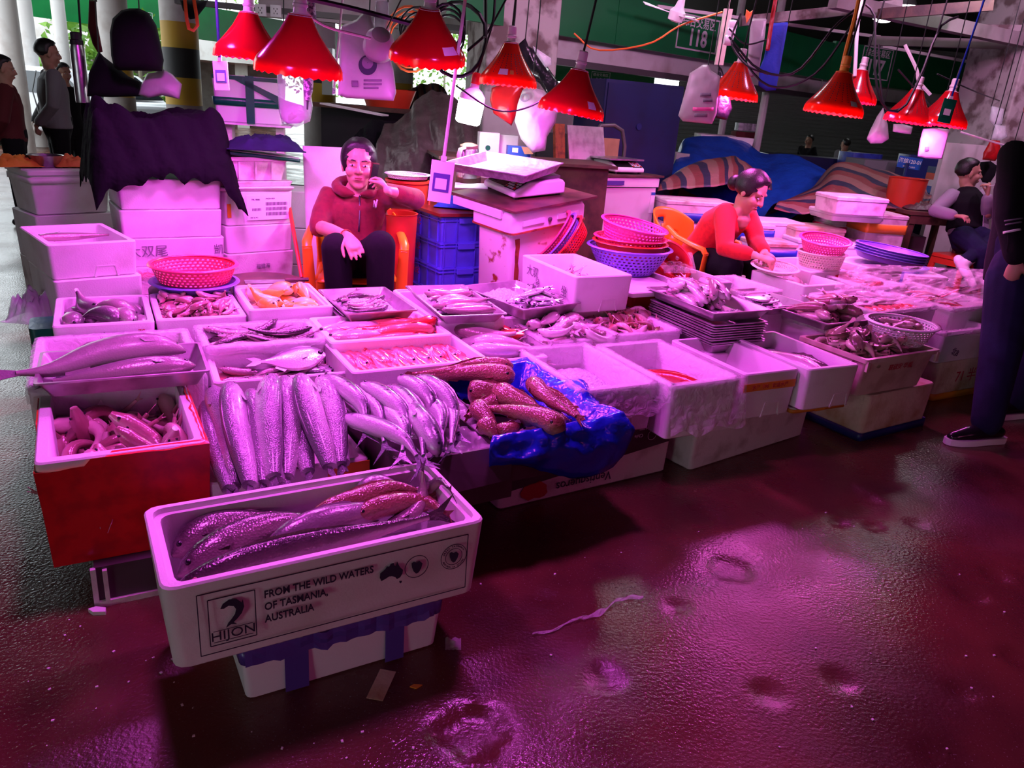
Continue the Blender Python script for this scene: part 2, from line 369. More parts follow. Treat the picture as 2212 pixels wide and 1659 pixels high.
PITS = [(P(x, y), r, d) for x, y, r, d in [(1021,1578,.075,.02),(1306,1460,.042,.012),(1460,1310,.03,.008),(1576,1228,.07,.008),(1662,1498,.035,.01),(1816,1468,.035,.01),
        (2098,1285,.045,.01),(2151,1243,.04,.01),(2083,1492,.035,.008),(2045,1640,.06,.008),(2205,1421,.05,.01),(1807,1127,.03,.008),(1890,1137,.035,.008),(1879,1077,.04,.008),(1180,1290,.03,.006),(1690,1050,.05,.006),(1500,1120,.08,.006),(1980,1130,.03,.006)]]
def axis(a, f0, f1, b, st, coarse):
    o = []; x = a
    while x < f0: o.append(x); x += coarse
    x = f0
    while x < f1: o.append(x); x += st
    x = f1
    while x < b: o.append(x); x += coarse
    return o+[b]
fx = axis(-45, -1.4, 3.6, 40, .022, 1.5); fy = axis(-12, 1.1, 4.3, 55, .022, 1.5)
fb = MB(); vs_ = []
for y in fy:
    for x in fx:
        z = 0.
        if -1.5 < x < 3.7 and 1. < y < 4.4:
            for c, r_, d in PITS:
                q = ((x-c.x)**2+(y-c.y)**2)**.5/r_*(1+.35*noise.noise(V((x*22, y*22, c.x))))
                if q < 1.25: z -= d*min(1, max(0, (1.25-q)/.4))
        vs_.append((x, y, z))
nx = len(fx)
fb.add(vs_, [(j*nx+i, j*nx+i+1, (j+1)*nx+i+1, (j+1)*nx+i) for j in range(len(fy)-1) for i in range(nx-1)])
fb.build('floor', 'floor', kind='structure', label='wet dark concrete market floor with potholes and lamp reflections')
# ------------------------------------------------------------------ roof, walls
MB().box(-8.2, -9, 4.0, 30, 34, 4.2).build('ceiling', 'roof_dark', kind='structure', label='dark roof slab of the market hall')
def wall(name, x0, y0, x1, y1, z0, z1, m, label): MB().box(x0, y0, z0, x1, y1, z1).build(name, m, kind='structure', label=label)
wall('wall_front', -5.0, -9.2, 30, -9, 0, 4.0, 'conc', 'unseen hall wall behind the viewer, cut short to let in daylight')  # unseen; its left end is set by how much daylight enters
wall('wall_left', -8.4, -9, -8.2, 8.5, 0, 4.0, 'conc', 'added unseen hall wall at the left behind the viewer')  # unseen, added to hold back daylight from the open side
wall('wall_right', 29.8, -9, 30, 34, 0, 4.0, 'conc', 'far hall wall on the right')
sh = MB()
sh.grid(lambda u, v: (4.5+25.5*u, 26+.03*sin(v*2*pi*34), 4.0*v), 2, 204)
sh.build('wall_back', 'shutter', kind='structure', label='grey ribbed roller shutters along the far side of the dark hall')
def beam(name, a, b, w_, h_, m, label, cat=None, kind=None, parent=None):
    a, b = V(a), V(b); d = (b-a); l = d.length; rz = atan2(d.y, d.x); ry = -atan2(d.z, sqrt(d.x**2+d.y**2))
    return MB().box(0, -w_/2, -h_/2, l, w_/2, h_/2).build(name, m, parent, a, (0, ry, rz), kind=kind, label=label, cat=cat)
def column(name, c, r, z1, bands, label, sq=False, rot=0, mi=None):
    b = MB(); mats = []
    for z0, zz, m in bands:
        if m not in mats: mats.append(m)
        if sq: b.rings([rr(-r, -r, r, r, .02, z0), rr(-r, -r, r, r, .02, zz)], True, True, mats.index(m))
        else: b.lathe([(r, z0), (r, zz)], 28, mi=mats.index(m), c0=True, c1=True)
    return b.build(name, mats, None, (c.x, c.y, 0), (0, 0, rot), kind='structure', label=label)
yc = D(392, 130, 11)
column('column', yc, .25, 4.0, [(0, 1.1, 'conc'), (1.1, 1.47, 'col_yellow'), (1.47, 1.86, 'col_black'), (1.86, 2.2, 'col_yellow'), (2.2, 4.0, 'wall_white')], 'round column painted in yellow and black bands beside the far green sign')
c2 = D(250, 120, 12.5); column('column', c2, .24, 4.0, [(0, 1.1, 'conc'), (1.1, 1.6, 'col_yellow'), (1.6, 1.95, 'wall_white'), (1.95, 4.0, 'wall_white')], 'pale round column partly hidden behind the black hanging bags')
c3 = D(690, 160, 12); column('column', c3, .25, 4.0, [(0, 1.25, 'conc'), (1.25, 1.55, 'col_yellow'), (1.55, 2.0, 'col_black'), (2.0, 4.0, 'wall_white')], 'banded column seen below the wide red lamp and umbrella')
c4 = D(866, 170, 12.5); column('column', c4, .2, 4.0, [(0, 1.5, 'conc'), (1.5, 1.65, 'col_yellow'), (1.65, 2.3, 'wall_white'), (2.3, 4.0, 'wall_white')], 'slim pale column beside the printed plastic bag')
for x, y, d, l in ((32, 160, 13, 'leftmost bright outdoor column with climbing plants'), (66, 120, 14.5, 'second bright outdoor column from the left edge'), (137, 120, 16, 'third bright outdoor column above the parked car')):
    c = D(x, y, d); column('column', c, .13 if d > 13 else .17, 5.5, [(0, 5.5, 'wall_white')], l)
# peeling pillar behind the counter and the pink-lit column at the right
pc = D(1098, 200, 7.3); column('column', pc, .34, 4.0, [(0, 1.55, 'wall_white'), (1.55, 4.0, 'wall_peel')], 'square pillar with peeling paint behind the weighing counter', True, R(20))
rc = D(2185, 250, 8.6); column('column', rc, .42, 4.0, [(0, 4.0, 'wall_peel')], 'broad square column lit pink behind the man in the vest', True, R(12))
wp = D(2085, 430, 8.2)
MB().box(-.42, -.03, 0, .42, .03, 1.42).build('trim_1', 'wall_white', None, (wp.x, wp.y, 0), (0, 0, R(12)), kind='structure', label='low pale partition in front of the right column')
# ------------------------------------------------------------------ outside, seen at the upper left and through the back
def hedge(name, c, sx, sy, sz, n, label, seed=1, leaf=.16, kind=None):
    rnd = random.Random(seed); b = MB()
    for i in range(n):
        a, t = rnd.uniform(0, 2*pi), rnd.uniform(-1, 1); q = rnd.uniform(.6, 1)**.5; s = sqrt(1-t*t)
        p = V((sx*s*cos(a)*q, sy*s*sin(a)*q, sz*(1+t)*q)); l = leaf*rnd.uniform(.5, 1.2)
        u = V((rnd.gauss(0,1), rnd.gauss(0,1), rnd.gauss(0,1))).normalized(); v = u.orthogonal().normalized()*.5
        b.add([p-u*l, p+v*l, p+u*l, p-v*l], [(0,1,2,3)])
    t = thing(name, c, 0, label, 'tree'); b.build('foliage', 'leaf', t, smooth=0, kind='stuff')
    tr = MB(); tr.tube([(0,0,0),(.03,0,sz*.6),(0,.04,sz*1.3)], [.09,.07,.03], 7); tr.build('trunk', 'trunk', t); return t
for k, (x, y, d, sx, sz, n, l) in enumerate([(150, 60, 40, 5.5, 4.2, 1500, 'bright green tree behind the outdoor ramp'), (10, 150, 19, 1.2, 1.1, 500, 'green shrub at the left edge beside the outdoor column'), (60, 170, 22, 1.4, .9, 500, 'low green hedge behind the parked car'),
        (690, 60, 42, 4, 3.6, 1300, 'palm green tree seen above the far sign and checked umbrella'), (960, 160, 37, 2.8, 2.6, 1100, 'light green tree seen under the bright pink lamp'), (300, 150, 19, 1.2, 1.5, 600, 'green shrub seen below the black bags'), (185, 110, 19, 1.0, 1.6, 500, 'green shrub beside the thermos flask'), (490, 45, 34, 2.5, 3.4, 700, 'pale palm tree above the far green sign')]):
    c = D(x, y, d); hedge('garden_tree', (c.x, c.y, max(0, c.z-sz) if k not in (1, 2, 5, 6) else 0), sx, sx*.8, sz, n, l, k)
c = D(110, 82, 24); o = thing('ramp_building', (c.x, c.y, 0), R(18), 'white outdoor ramp building bright in daylight at the upper left', 'building')
MB().box(-7, 0, 2.1, 7, 5, 2.9).build('ramp_slab', 'wall_white', o); MB().box(-7, .2, 2.9, 7, .35, 3.7).build('parapet', 'wall_white', o)
for k in range(6): MB().box(-6.6+k*2.4, .6, 0, -6.2+k*2.4, 1, 2.1).build('pier', 'wall_white', o)
MB().box(-7, 4, 0, 7, 4.2, 2.1).build('rear_wall', 'conc', o)
def car(c, rz, label):
    t = thing('parked_car', (c.x, c.y, 0), rz, label, 'car')
    b = MB(); prof = [(-2.1,.35),(-2.15,.75),(-1.95,.95),(-1.35,1.0),(-.7,1.45),(.7,1.48),(1.4,1.02),(2.0,.9),(2.12,.6),(2.08,.35)]
    b.prism([(x, -.85, z) for x, z in prof], (0, 1.7, 0)); o = b.build('car_body', 'car_paint', t); mod(o, 'BEVEL', width=.08, segments=2)
    g = MB()
    for s in (-.86, .855): g.prism([(-1.2, s, 1.02), (-.68, s, 1.38), (.66, s, 1.4), (1.22, s, 1.03)], (0, .006, 0))
    g.prism([(-1.36,-.7,1.03),(-1.36,.7,1.03),(-.78,.62,1.4),(-.78,-.62,1.4)], (-.03,0,.02)); g.prism([(1.42,-.7,1.05),(1.42,.7,1.05),(.78,.62,1.43),(.78,-.62,1.43)], (.02,0,.03))
    g.build('window_glass', 'glass_dark', t)
    for sx in (-1.35, 1.35):
        for sy in (-.8, .8):
            w_ = MB(); w_.lathe([(.1,-.1),(.3,-.1),(.32,-.06),(.32,.06),(.3,.1),(.1,.1)], 18, c0=True, c1=True); w_.build('wheel', 'rubber', t, (sx, sy, .32), (pi/2, 0, 0))
c = D(60, 140, 20); car(V((c.x, c.y, 0)), R(200), 'pale car parked outside left of the man in grey')
c = D(165, 155, 14.5); car(V((c.x, c.y, 0)), R(160), 'pale car parked outside right of the man in grey')
# ------------------------------------------------------------------ green fascias with stall numbers
def fascia(pa, pb, z0, hgt, label, cuts, numbers, name='stall_sign', th=.06, group=None, posts=False):
    "board standing over the ground line from the place at pixel pa to that at pb (both its lower edge)"
    a, b = P(*pa, z0), P(*pb, z0); d = b-a; l = d.length; rz = atan2(d.y, d.x)
    t = thing(name, a, rz, label, 'sign', group); n = V((sin(rz), -cos(rz), 0)); e = d.normalized()
    def lx(px, py): r = ray(px, py); s = (a-CAMP).dot(n)/r.dot(n); return (CAMP+r*s-a)
    xs = [0]+[lx(*c).dot(e) for c in cuts]+[l]
    for i in range(len(xs)-1): MB().box(xs[i]+.004, 0, 0, xs[i+1]-.004, th, hgt).build('sign_panel', 'green_sign', t)
    for (fl, fr, tl, num, full) in numbers:
        q0, q1, q2 = lx(*fl), lx(*fr), lx(*tl); x0, x1 = q0.dot(e), q1.dot(e); zb, zt = (q0.z+q1.z)/2, q2.z; w_, h_ = x1-x0, zt-zb; bw = w_*.022
        f = MB()
        for bx in ((x0, zb, x1, zb+bw), (x0, zt-bw, x1, zt), (x0, zb, x0+bw, zt), (x1-bw, zb, x1, zt)): f.box(bx[0], -.006, bx[1], bx[2], -.001, bx[3])
        fo = f.build('number_frame', 'sign_white', t)
        if full: text('综合交易区', w_*.165, 'sign_white', fo, ((x0+x1)/2, -.004, zb+h_*.80), bold=.012)
        text(num, h_*.66, 'sign_white', fo, ((x0+x1)/2, -.004, zb+h_*.35 if full else zb+h_*.4), bold=.03, sx=min(1, w_*.72/(h_*.66*.62*len(num))))
    if posts:
        for x in (.08, l-.12): MB().box(x, th, -z0, x+.05, th+.05, hgt).build('sign_post', 'dark_steel', t)
    return t
fascia((972, 37), (1602, 141), 2.1, .47, 'long green market fascia with stall number 118', [(1328, 95)], [((1458, 104), (1545, 117), (1466, 25), '118', True)])
fascia((1604, 141), (1788, 173), 2.1, .47, 'green market fascia between stall numbers 118 and 117', [(1700, 157)], [])
fascia((1790, 173), (2330, 240), 2.1, .50, 'green market fascia carrying stall numbers 117 and 116', [(2080, 205)], [((1853, 166), (1916, 176), (1870, 98), '117', True), ((2150, 214), (2194, 222), (2164, 158), '116', True)])
fascia((60, 34), (745, 128), 2.5, .85, 'dark green fascia of the far row behind the hanging bags', [(420, 85)], [((300, 66), (332, 70), (304, 24), '109', True), ((668, 112), (692, 115), (664, 74), '108', False)])
o = fascia((1165, 172), (1412, 192), 1.85, .36, 'small green sign with stall number 106 above the blue cabinet', [], [((1275, 188), (1315, 190), (1277, 154), '106', True)], posts=True)
fascia((1578, 248), (1696, 256), 1.75, .34, 'small distant green sign with numbers 046 and 045', [], [((1582, 243), (1598, 244), (1582, 222), '046', False), ((1654, 252), (1668, 253), (1656, 230), '045', False)], posts=True)
# white parapet and steel channel behind the fascias
for k, (pa, pb, l) in enumerate((((1195, 74), (1602, 141), 'left'), ((1602, 141), (1790, 173), 'middle'), ((1790, 173), (2330, 240), 'right'))):
    a, b = P(*pa, 2.1), P(*pb, 2.1); n = (b-a).normalized(); off = V((-n.y, n.x, 0))*.14
    beam('trim_2%d' % k, a+off-V((0,0,.06)), b+off-V((0,0,.06)), .08, .26, 'wall_white', l+' length of white painted parapet under the green fascias', kind='structure'); beam('trim_3%d' % k, a+off*.8-V((0,0,.22)), b+off*.8-V((0,0,.22)), .09, .06, 'dark_steel', l+' length of steel channel below the parapet', kind='structure')
a, b = P(470, 0, 2.9), P(990, 40, 2.35)
beam('trim_4', D(380, 2, 7.2), D(1000, 62, 7.4), .08, .05, 'dark_steel', 'steel rail behind the left lamps', kind='structure')
beam('trim_5', D(560, 0, 7.6), D(1010, 40, 7.8), .1, .30, 'wall_white', 'pale boxed beam behind the left lamps', kind='structure')
for k, (x0, y0, d0, x1, y1, d1, s, m, l) in enumerate([(1600, 46, 7.5, 1945, 10, 7.5, .09, 'wall_peel', 'slanting steel beam above the stall signs'), (1900, 30, 7, 2140, 12, 7, .09, 'wood_dark', 'brown wooden beam near the right ceiling lamps'), (1800, 2, 7, 2260, 98, 8, .12, 'conc', 'diagonal steel beam crossing the right top corner'),
        (1880, 88, 8.2, 2280, 99, 8.2, .09, 'conc', 'level steel beam in front of the right column'), (2100, 60, 8, 2280, 62, 8, .06, 'wall_peel', 'short steel rail on the right column'), (1420, 14, 7.4, 1900, 80, 8.6, .03, 'cable_white', 'white conduit pipe along the top of the green fascia'), (1905, 100, 8.6, 2330, 176, 10, .03, 'cable_white', 'white conduit pipe above number 116')]):
    beam('trim_%d' % (6+k), D(x0, y0, d0), D(x1, y1, d1), s, s, m, l, kind='structure')
for c, l in ((D(1955, 13, 13), 'upper round ceiling lamp glowing white'), (D(1908, 42, 14.5), 'lower round ceiling lamp glowing white'), (V((-2.0, 6.2, 2.9)), 'added ceiling lamp above the left stacks, out of view'), (V((1.2, 6.4, 2.75)), 'added ceiling lamp above the counter, out of view'), (V((4.2, 7.6, 2.9)), 'added ceiling lamp above the right end of the stall, out of view')):  # the out-of-view ones are added to brighten the fascias
    t = thing('ceiling_lamp', c, 0, l, 'lamp', None)
    b = MB(); b.lathe([(.02, .30), (.08, .22), (.17, .06), (.19, 0)], 20, c0=True); b.build('shade', 'white_plastic', t)
    b = MB(); b.lathe([(.18, 0), (.12, -.04), (.03, -.055)], 20, c0=True, c1=True); b.build('diffuser', 'ceiling_led', t)
    b = MB(); b.tube([(0,0,.3), (0,0,4.0-c.z)], .012, 6); b.build('rod', 'dark_steel', t)
# ------------------------------------------------------------------ foam boxes, trays
def foam(name, loc, L, W, h, label, ang=STALL, t=.026, r=.018, tp=.008, m='foam', cat='foam box', group=None, lip=0., grip=None, solid=False, depth=None):
    "open foam box; origin at its front left lower corner, x along its front"
    b = MB(); dz = depth if depth else h-.03
    rg = [rr(tp+.006, tp+.006, L-tp-.006, W-tp-.006, r, 0), rr(tp, tp, L-tp, W-tp, r, .006), rr(0, 0, L, W, r, h-.005), rr(.004, .004, L-.004, W-.004, r, h)]
    if not solid:
        if lip: rg += [rr(t*.55, t*.55, L-t*.55, W-t*.55, r, h), rr(t*.6, t*.6, L-t*.6, W-t*.6, r, h-lip), rr(t, t, L-t, W-t, r, h-lip)]
        else: rg += [rr(t-.003, t-.003, L-t+.003, W-t+.003, r*.8, h), rr(t, t, L-t, W-t, r*.8, h-.004)]
        rg += [rr(t+tp, t+tp, L-t-tp, W-t-tp, r*.8, h-dz)]
    b.rings(rg); o = b.build(name, m, None, loc, (0, 0, ang), label=label, cat=cat, group=group)
    if grip: gripmark(o, L*grip-.055, h, -1)
    return o
def gripmark(o, x, h, side=-1, w_=.11, y=0.003):
    b = MB()
    for p in ([(x, 0, .002), (x+.012, 0, h*.30), (x+.018, 0, h*.30), (x+.008, 0, .002)], [(x+w_, 0, .002), (x+w_-.012, 0, h*.30), (x+w_-.018, 0, h*.30), (x+w_-.008, 0, .002)], [(x+.012, 0, h*.30), (x+.014, 0, h*.33), (x+w_-.014, 0, h*.33), (x+w_-.012, 0, h*.30)]):
        b.prism(p, (0, .006, 0))
    b.build('hand_grip', o.data.materials[0], o, (0, y, 0))
def lid(o, L, W, h, th=.035, over=.004, m=None, label=None, dx=0, dy=0, rz=0, lid_name='lid'):
    b = MB(); e = over; b.rings([rr(-e, -e, L+e, W+e, .02, 0), rr(-e, -e, L+e, W+e, .02, th-.008), rr(-e+.008, -e+.008, L+e-.008, W+e-.008, .02, th)])
    return b.build(lid_name, m or o.data.materials[0], o, (dx, dy, h), (0, 0, rz), label=label)
def band(o, L, W, z0, z1, m, off=.0022, sides='flrb', tp=.0, name='tape', wig=0.):
    "tape run round the outside of a box"
    b = MB(); r = .018+off; n0 = [rr(-off+tp, -off+tp, L+off-tp, W+off-tp, r, z0), rr(-off, -off, L+off, W+off, r, z1)]
    if wig:
        for i, p in enumerate(n0[0]): p.z += wig*noise.noise(p*9)
    b.rings(n0, False, False); q = b.build(name, m, o); mod(q, 'SOLIDIFY', thickness=.0014, offset=0); return q
def strip(o, x0, x1, z0, z1, m, y=-.003, name='tape', lean=0.):
    "tape on the front face"
    b = MB(); b.prism([(x0, y, z0), (x1, y, z0), (x1+lean, y, z1), (x0+lean, y, z1)], (0, .0025, 0)); return b.build(name, m, o)
def cloth(fn, nu, nv, m, name, parent=None, th=.002, label=None, cat=None, smooth=180, kind=None, group=None, sub=0):
    b = MB(); b.grid(fn, nu, nv); o = b.build(name, m, parent, smooth=smooth, label=label, cat=cat, kind=kind, group=group)
    if th: mod(o, 'SOLIDIFY', thickness=th, offset=0)
    if sub: mod(o, 'SUBSURF', levels=sub, render_levels=sub)
    return o
def liner(o, L, W, h, t=.026, drop=.1, sides='fblr', inner=.08, m='film', seed=1, amp=.008):
    "clear film folded over the rim: hangs outside by drop and inside by inner"
    b = MB(); N_ = 46; rings_ = []
    per = rr(0, 0, L, W, .018, 0, 8); k = len(per)
    def out(i, q): 
        p = per[i]; d = V((p.x-L/2, p.y-W/2, 0)); d.x /= L; d.y /= W
        nrm = V((1 if d.x > 0 else -1, 0, 0)) if abs(d.x) > abs(d.y) else V((0, 1 if d.y > 0 else -1, 0)); return nrm
    # resample perimeter finely
    pts = []
    for i in range(k):
        a, c = per[i], per[(i+1) % k]; n = max(1, int((c-a).length/.03))
        for j in range(n): pts.append((a.lerp(c, j/n), out(i, 0)))
    k = len(pts)
    prof = [(.005, -drop), (.006, -drop*.66), (.006, -drop*.33), (.006, -.012), (.003, .004), (-t*.5, .007), (-t, .003), (-t-.006, -.02), (-t-.01, -inner*.5), (-t-.012, -inner)]
    for q, (dn, dz) in enumerate(prof):
        ring = []
        for i, (p, nrm) in enumerate(pts):
            wv = noise.noise(V((p.x*14, p.y*14, q*.55+seed*9)))*amp + noise.noise(V((p.x*45, p.y*45, q*.3+seed)))*amp*.5
            ex = (.35+.9*abs(noise.noise(V((p.x*5, p.y*5, seed*3))))*1.8) if dz < -.02 and q < 3 else 1
            ring.append(p + nrm*(dn+(abs(wv) if dn > 0 else -abs(wv))) + V((0, 0, h+dz*ex+(abs(wv)*.6 if q in (4, 5, 6) else 0))))
        rings_.append(ring)
    b.rings(rings_, False, False); return b.build('plastic_liner', m, o, smooth=180)
def tray(name, loc, L, W, h, label, ang=STALL, m='tray_steel', fl=.03, cat='metal tray', group=None, rot=None, rim='tape_navy'):
    b = MB(); t = .0022; r = .012
    b.rings([rr(fl, fl, L-fl, W-fl, r, 0), rr(0, 0, L, W, r, h), rr(-.008, -.008, L+.008, W+.008, r, h+.001), rr(-.008, -.008, L+.008, W+.008, r, h-.004), ], True, False)
    b2 = MB(); b2.rings([rr(-.008, -.008, L+.008, W+.008, r, h+.0015), rr(t, t, L-t, W-t, r, h+.0015), rr(fl+t, fl+t, L-fl-t, W-fl-t, r, t)], False, True)
    b.add(b2.v, b2.f); o = b.build(name, m, None, loc, rot if rot else (0, 0, ang), label=label, cat=cat, group=group); return o
def iceheap(name, parent_loc, ang, x0, y0, x1, y1, z, amp, label, seed=1, m='ice', fn=None):
    def f(u, v):
        e = min(1, 6*min(u, 1-u))*min(1, 6*min(v, 1-v)); x = x0+(x1-x0)*u; y = y0+(y1-y0)*v
        k = fn(u, v) if fn else 1
        return (x, y, z + e*amp*k*(.6+.5*noise.noise(V((x*7, y*7, seed)))) + .006*noise.noise(V((x*40, y*40, seed))) + .008*noise.noise(V((x*90, y*70, seed))))
    b = MB(); b.grid(f, 34, 34)
    return b.build(name, m, None, parent_loc, (0, 0, ang), smooth=180, label=label, cat='ice', kind='stuff')
def stack(pfl, ztop, L, W, hs, specs, ang=STALL):
    "boxes piled from the top down; pfl: pixel of the top front left corner"
    c = P(*pfl, ztop); z = ztop; out = []
    for h, (name, label, kw) in zip(hs, specs):
        z -= h; dx = random.uniform(-.008, .008); out.append(foam(name, (c.x+dx, c.y, z), L, W, h-.002, label, ang+R(random.uniform(-1.2, 1.2)), **kw))
    return out
# ------------------------------------------------------------------ the fish display: boxes on the stall
BX = {}
def disp(key, pfl, zt, L, W, h, label, ang=STALL, support=True, film_drop=None, **kw):
    c = P(*pfl, zt); z = zt-h
    o = foam(kw.pop('name', 'foam_box'), (c.x, c.y, z), L, W, h, label, ang, **kw)
    if support and z > .05:
        e1 = V((cos(ang), sin(ang), 0)); e2 = V((-sin(ang), cos(ang), 0)); q = c+e1*.06+e2*.06
        foam('support_foam_box', (q.x, q.y, 0), L-.12, W-.12, z-.001, 'support under the ' + ' '.join(label.split()[:12]), ang, solid=True, m='foam_dirty')
    BX[key] = (V((c.x, c.y, z)), L, W, h, ang, o)
    if film_drop is not None: liner(o, L, W, h, drop=film_drop, seed=len(BX))
    return o
def W_(key, x, y, z):
    "box-local point to world"
    c, L, W, h, a, o = BX[key]; return c + V((x*cos(a)-y*sin(a), x*sin(a)+y*cos(a), z))
# front box with the printed side and the purple-taped box beneath it
c = P(525, 1525)
o = foam('foam_box', c, .54, .34, .168, 'closed foam box with purple tape under the printed fish box', R(31), solid=True, m='foam_clean', tp=.012)
lid(o, .54, .34, .166, .010, .0, 'foam_clean'); 
band(o, .54, .34, .118, .160, 'tape_purple', tp=.002, wig=.012); strip(o, .105, .165, .004, .13, 'tape_purple', y=-.002, lean=-.0); strip(o, .372, .425, .004, .13, 'tape_purple', y=-.002)
b = MB(); b.grid(lambda u, v: (.01+.5*u, -.006-.010*abs(noise.noise(V((u*9, v*3, 2))))*(1+v), .168-.05*v+.012*noise.noise(V((u*14, 0, 5)))), 30, 3); b.build('loose_tape', 'tape_purple', o, smooth=0)
o = disp('tas', (347, 1277), .405, .80, .39, .235, 'long foam box with printed lettering full of dark fish', R(31), support=False, lip=.014, t=.034, r=.03, m='foam', tp=.014)
def tas_print(o):
    L, h, y = .80, .235, -.0012
    f = MB()
    def ln(x0, z0, x1, z1, w_=.0022):
        d = V((x1-x0, 0, z1-z0)); n = V((-d.z, 0, d.x)).normalized()*w_/2
        f.prism([V((x0, 0, z0))-n, V((x1, 0, z1))-n, V((x1, 0, z1))+n, V((x0, 0, z0))+n], (0, .001, 0))
    for x0, z0, x1, z1 in ((.07, .040, .745, .205), (.092, .060, .195, .186)):
        ln(x0, z0, x1, z0); ln(x1, z0, x1, z1); ln(x1, z1, x0, z1); ln(x0, z1, x0, z0)
    ln(.100, .098, .187, .098, .0012); ln(.100, .068, .187, .068, .0012)
    fr = f.build('printed_frame', 'ink', o, (0, -.005, 0), smooth=0)
    text('HIJON', .034, 'ink', o, (.1435, y-.004, .083), sx=1.05, name='printed_lettering')
    for k, s in enumerate(('FROM THE WILD WATERS', 'OF TASMANIA,', 'AUSTRALIA')):
        text(s, .0285, 'ink', o, (.215, y-.004, .166-k*.034), align='LEFT', bold=.018, sx=.80, name='printed_lettering')
    # leaping fish emblem
    g = MB(); g.prism([(x, 0, z) for x, z in ((.118,.156),(.124,.168),(.138,.176),(.154,.173),(.165,.160),(.168,.168),(.170,.148),(.164,.132),(.154,.120),(.145,.112),(.152,.105),(.139,.108),(.128,.102),(.133,.113),(.141,.122),(.149,.133),(.152,.146),(.147,.156),(.136,.160),(.126,.155))], (0, .001, 0)); g.build('printed_emblem', 'ink', o, (0, -.005, 0), smooth=0)
    # country outline, island in a ring, round seal
    def pm(q):
        g = MB(); g.prism(q, (0, .001, 0)); g.build('printed_map', 'ink', o, (0, -.005, 0), smooth=0)
    au = [(0,.3),(.02,.55),(.12,.62),(.22,.72),(.30,.86),(.40,.82),(.46,.95),(.58,.97),(.62,.80),(.70,.75),(.74,1.0),(.80,.80),(.88,.62),(1,.45),(.98,.25),(.88,.05),(.74,0),(.66,.14),(.52,.24),(.40,.26),(.22,.16),(.06,.10)]
    pm([(.500+.062*x, 0, .120+.052*z) for x, z in au]); ta = [(.1,.9),(.3,1),(.5,.85),(.75,.95),(1,.7),(.9,.35),(.7,.05),(.5,0),(.3,.2),(.15,.55)]
    pm([(.582+.034*x, 0, .122+.038*z) for x, z in ta]); pm([(.690+.030*x, 0, .128+.034*z) for x, z in ta]); pm([(.552+.008*x, 0, .104+.008*z) for x, z in ta])
    g = MB()
    for cx, cz, r, w_ in ((.600, .143, .033, .0015), (.706, .146, .038, .0015), (.706, .146, .025, .0012)):
        g.rings([[V((cx+q*cos(2*pi*k/36), 0, cz+q*sin(2*pi*k/36))) for k in range(36)] for q in (r, r-w_)], False, False)
    q = g.build('printed_ring', 'ink', o, (0, -.005, 0), smooth=0); mod(q, 'SOLIDIFY', thickness=.0012)
    for s, a0 in (('GREEN TASMANIA', 1), ('AUSTRALIA GROWN', -1)):
        for i, ch in enumerate(s):
            a = (pi*.88-i*pi*.76/len(s)) if a0 > 0 else (-pi*.88+i*pi*.76/len(s)); r_ = .0315
            if ch != ' ': text(ch, .007, 'ink', o, (.706+r_*cos(a), -.005, .146+r_*sin(a)), (pi/2, -(a-pi/2) if a0 > 0 else -(a+pi/2), 0), name='printed_lettering')
tas_print(o)
# red-taped box with its crate
c = P(205, 1315)
t = thing('plastic_crate', (c.x, c.y, 0), R(30), 'upturned grey plastic crate under the red taped box', 'crate')
MB().box(.01, .01, .01, .40, .45, .128).build('crate_body', 'card_dark', t)
for x0, y0, x1, y1, z0, z1 in ((0, 0, .42, .012, 0, .018), (0, 0, .012, .46, 0, .018), (0, 0, .014, .014, 0, .128), (.03, -.002, .042, .01, 0, .12), (0, .44, .012, .46, 0, .128), (.40, 0, .42, .46, 0, .018)): MB().box(x0, y0, z0, x1, y1, z1).build('crate_rib', 'foam_dirty', t)
o = disp('red', (73, 1003), .46, .435, .56, .33, 'deep foam box wrapped in bright red tape holding pale fish', R(30), support=False, t=.034, tp=.012)
def redwrap(o, L, W, h):
    b = MB(); per = []
    for a, c_ in (((0,0),(L,0)), ((L,0),(L,W)), ((L,W),(0,W)), ((0,W),(0,0))):
        for k in range(26): per.append(V((a[0]+(c_[0]-a[0])*k/26, a[1]+(c_[1]-a[1])*k/26, 0)))
    rows = []
    for z, off, ins in ((.0, .003, .012), (h*.5, .003, .006), (h-.03, .004, 0)):
        rows.append([V((L/2+(p.x-L/2)*(1+(off-ins)*2/L), W/2+(p.y-W/2)*(1+(off-ins)*2/W), z)) for p in per])
    rows.append([V((L/2+(p.x-L/2)*(1+.009/L), W/2+(p.y-W/2)*(1+.009/W), h-.004-.012*max(0, noise.noise(V((p.x*11, p.y*11, 3)))) - (.02 if (p.x < .12 and p.y < .3) else 0))) for p in per])
    # folded over the rim at the front right, the right side and the back
    def fold(p): 
        if p.y < .01 and p.x > .17: return .020
        if p.x > L-.01: return .012+.012*noise.noise(V((p.y*20, 0, 1)))
        if p.y > W-.01: return .016 if noise.noise(V((p.x*14, 2, 2))) > -.1 else 0
        return 0
    rows.append([V((L/2+(p.x-L/2)*(1-2*fold(p)/L), W/2+(p.y-W/2)*(1-2*fold(p)/W), (h+.002 if fold(p) > 0 else rows[3][i].z-.002))) for i, p in enumerate(per)])
    b.rings(rows, False, False); return b.build('red_tape_wrap', 'tape_red', o, smooth=60)
redwrap(o, .435, .56, .33)
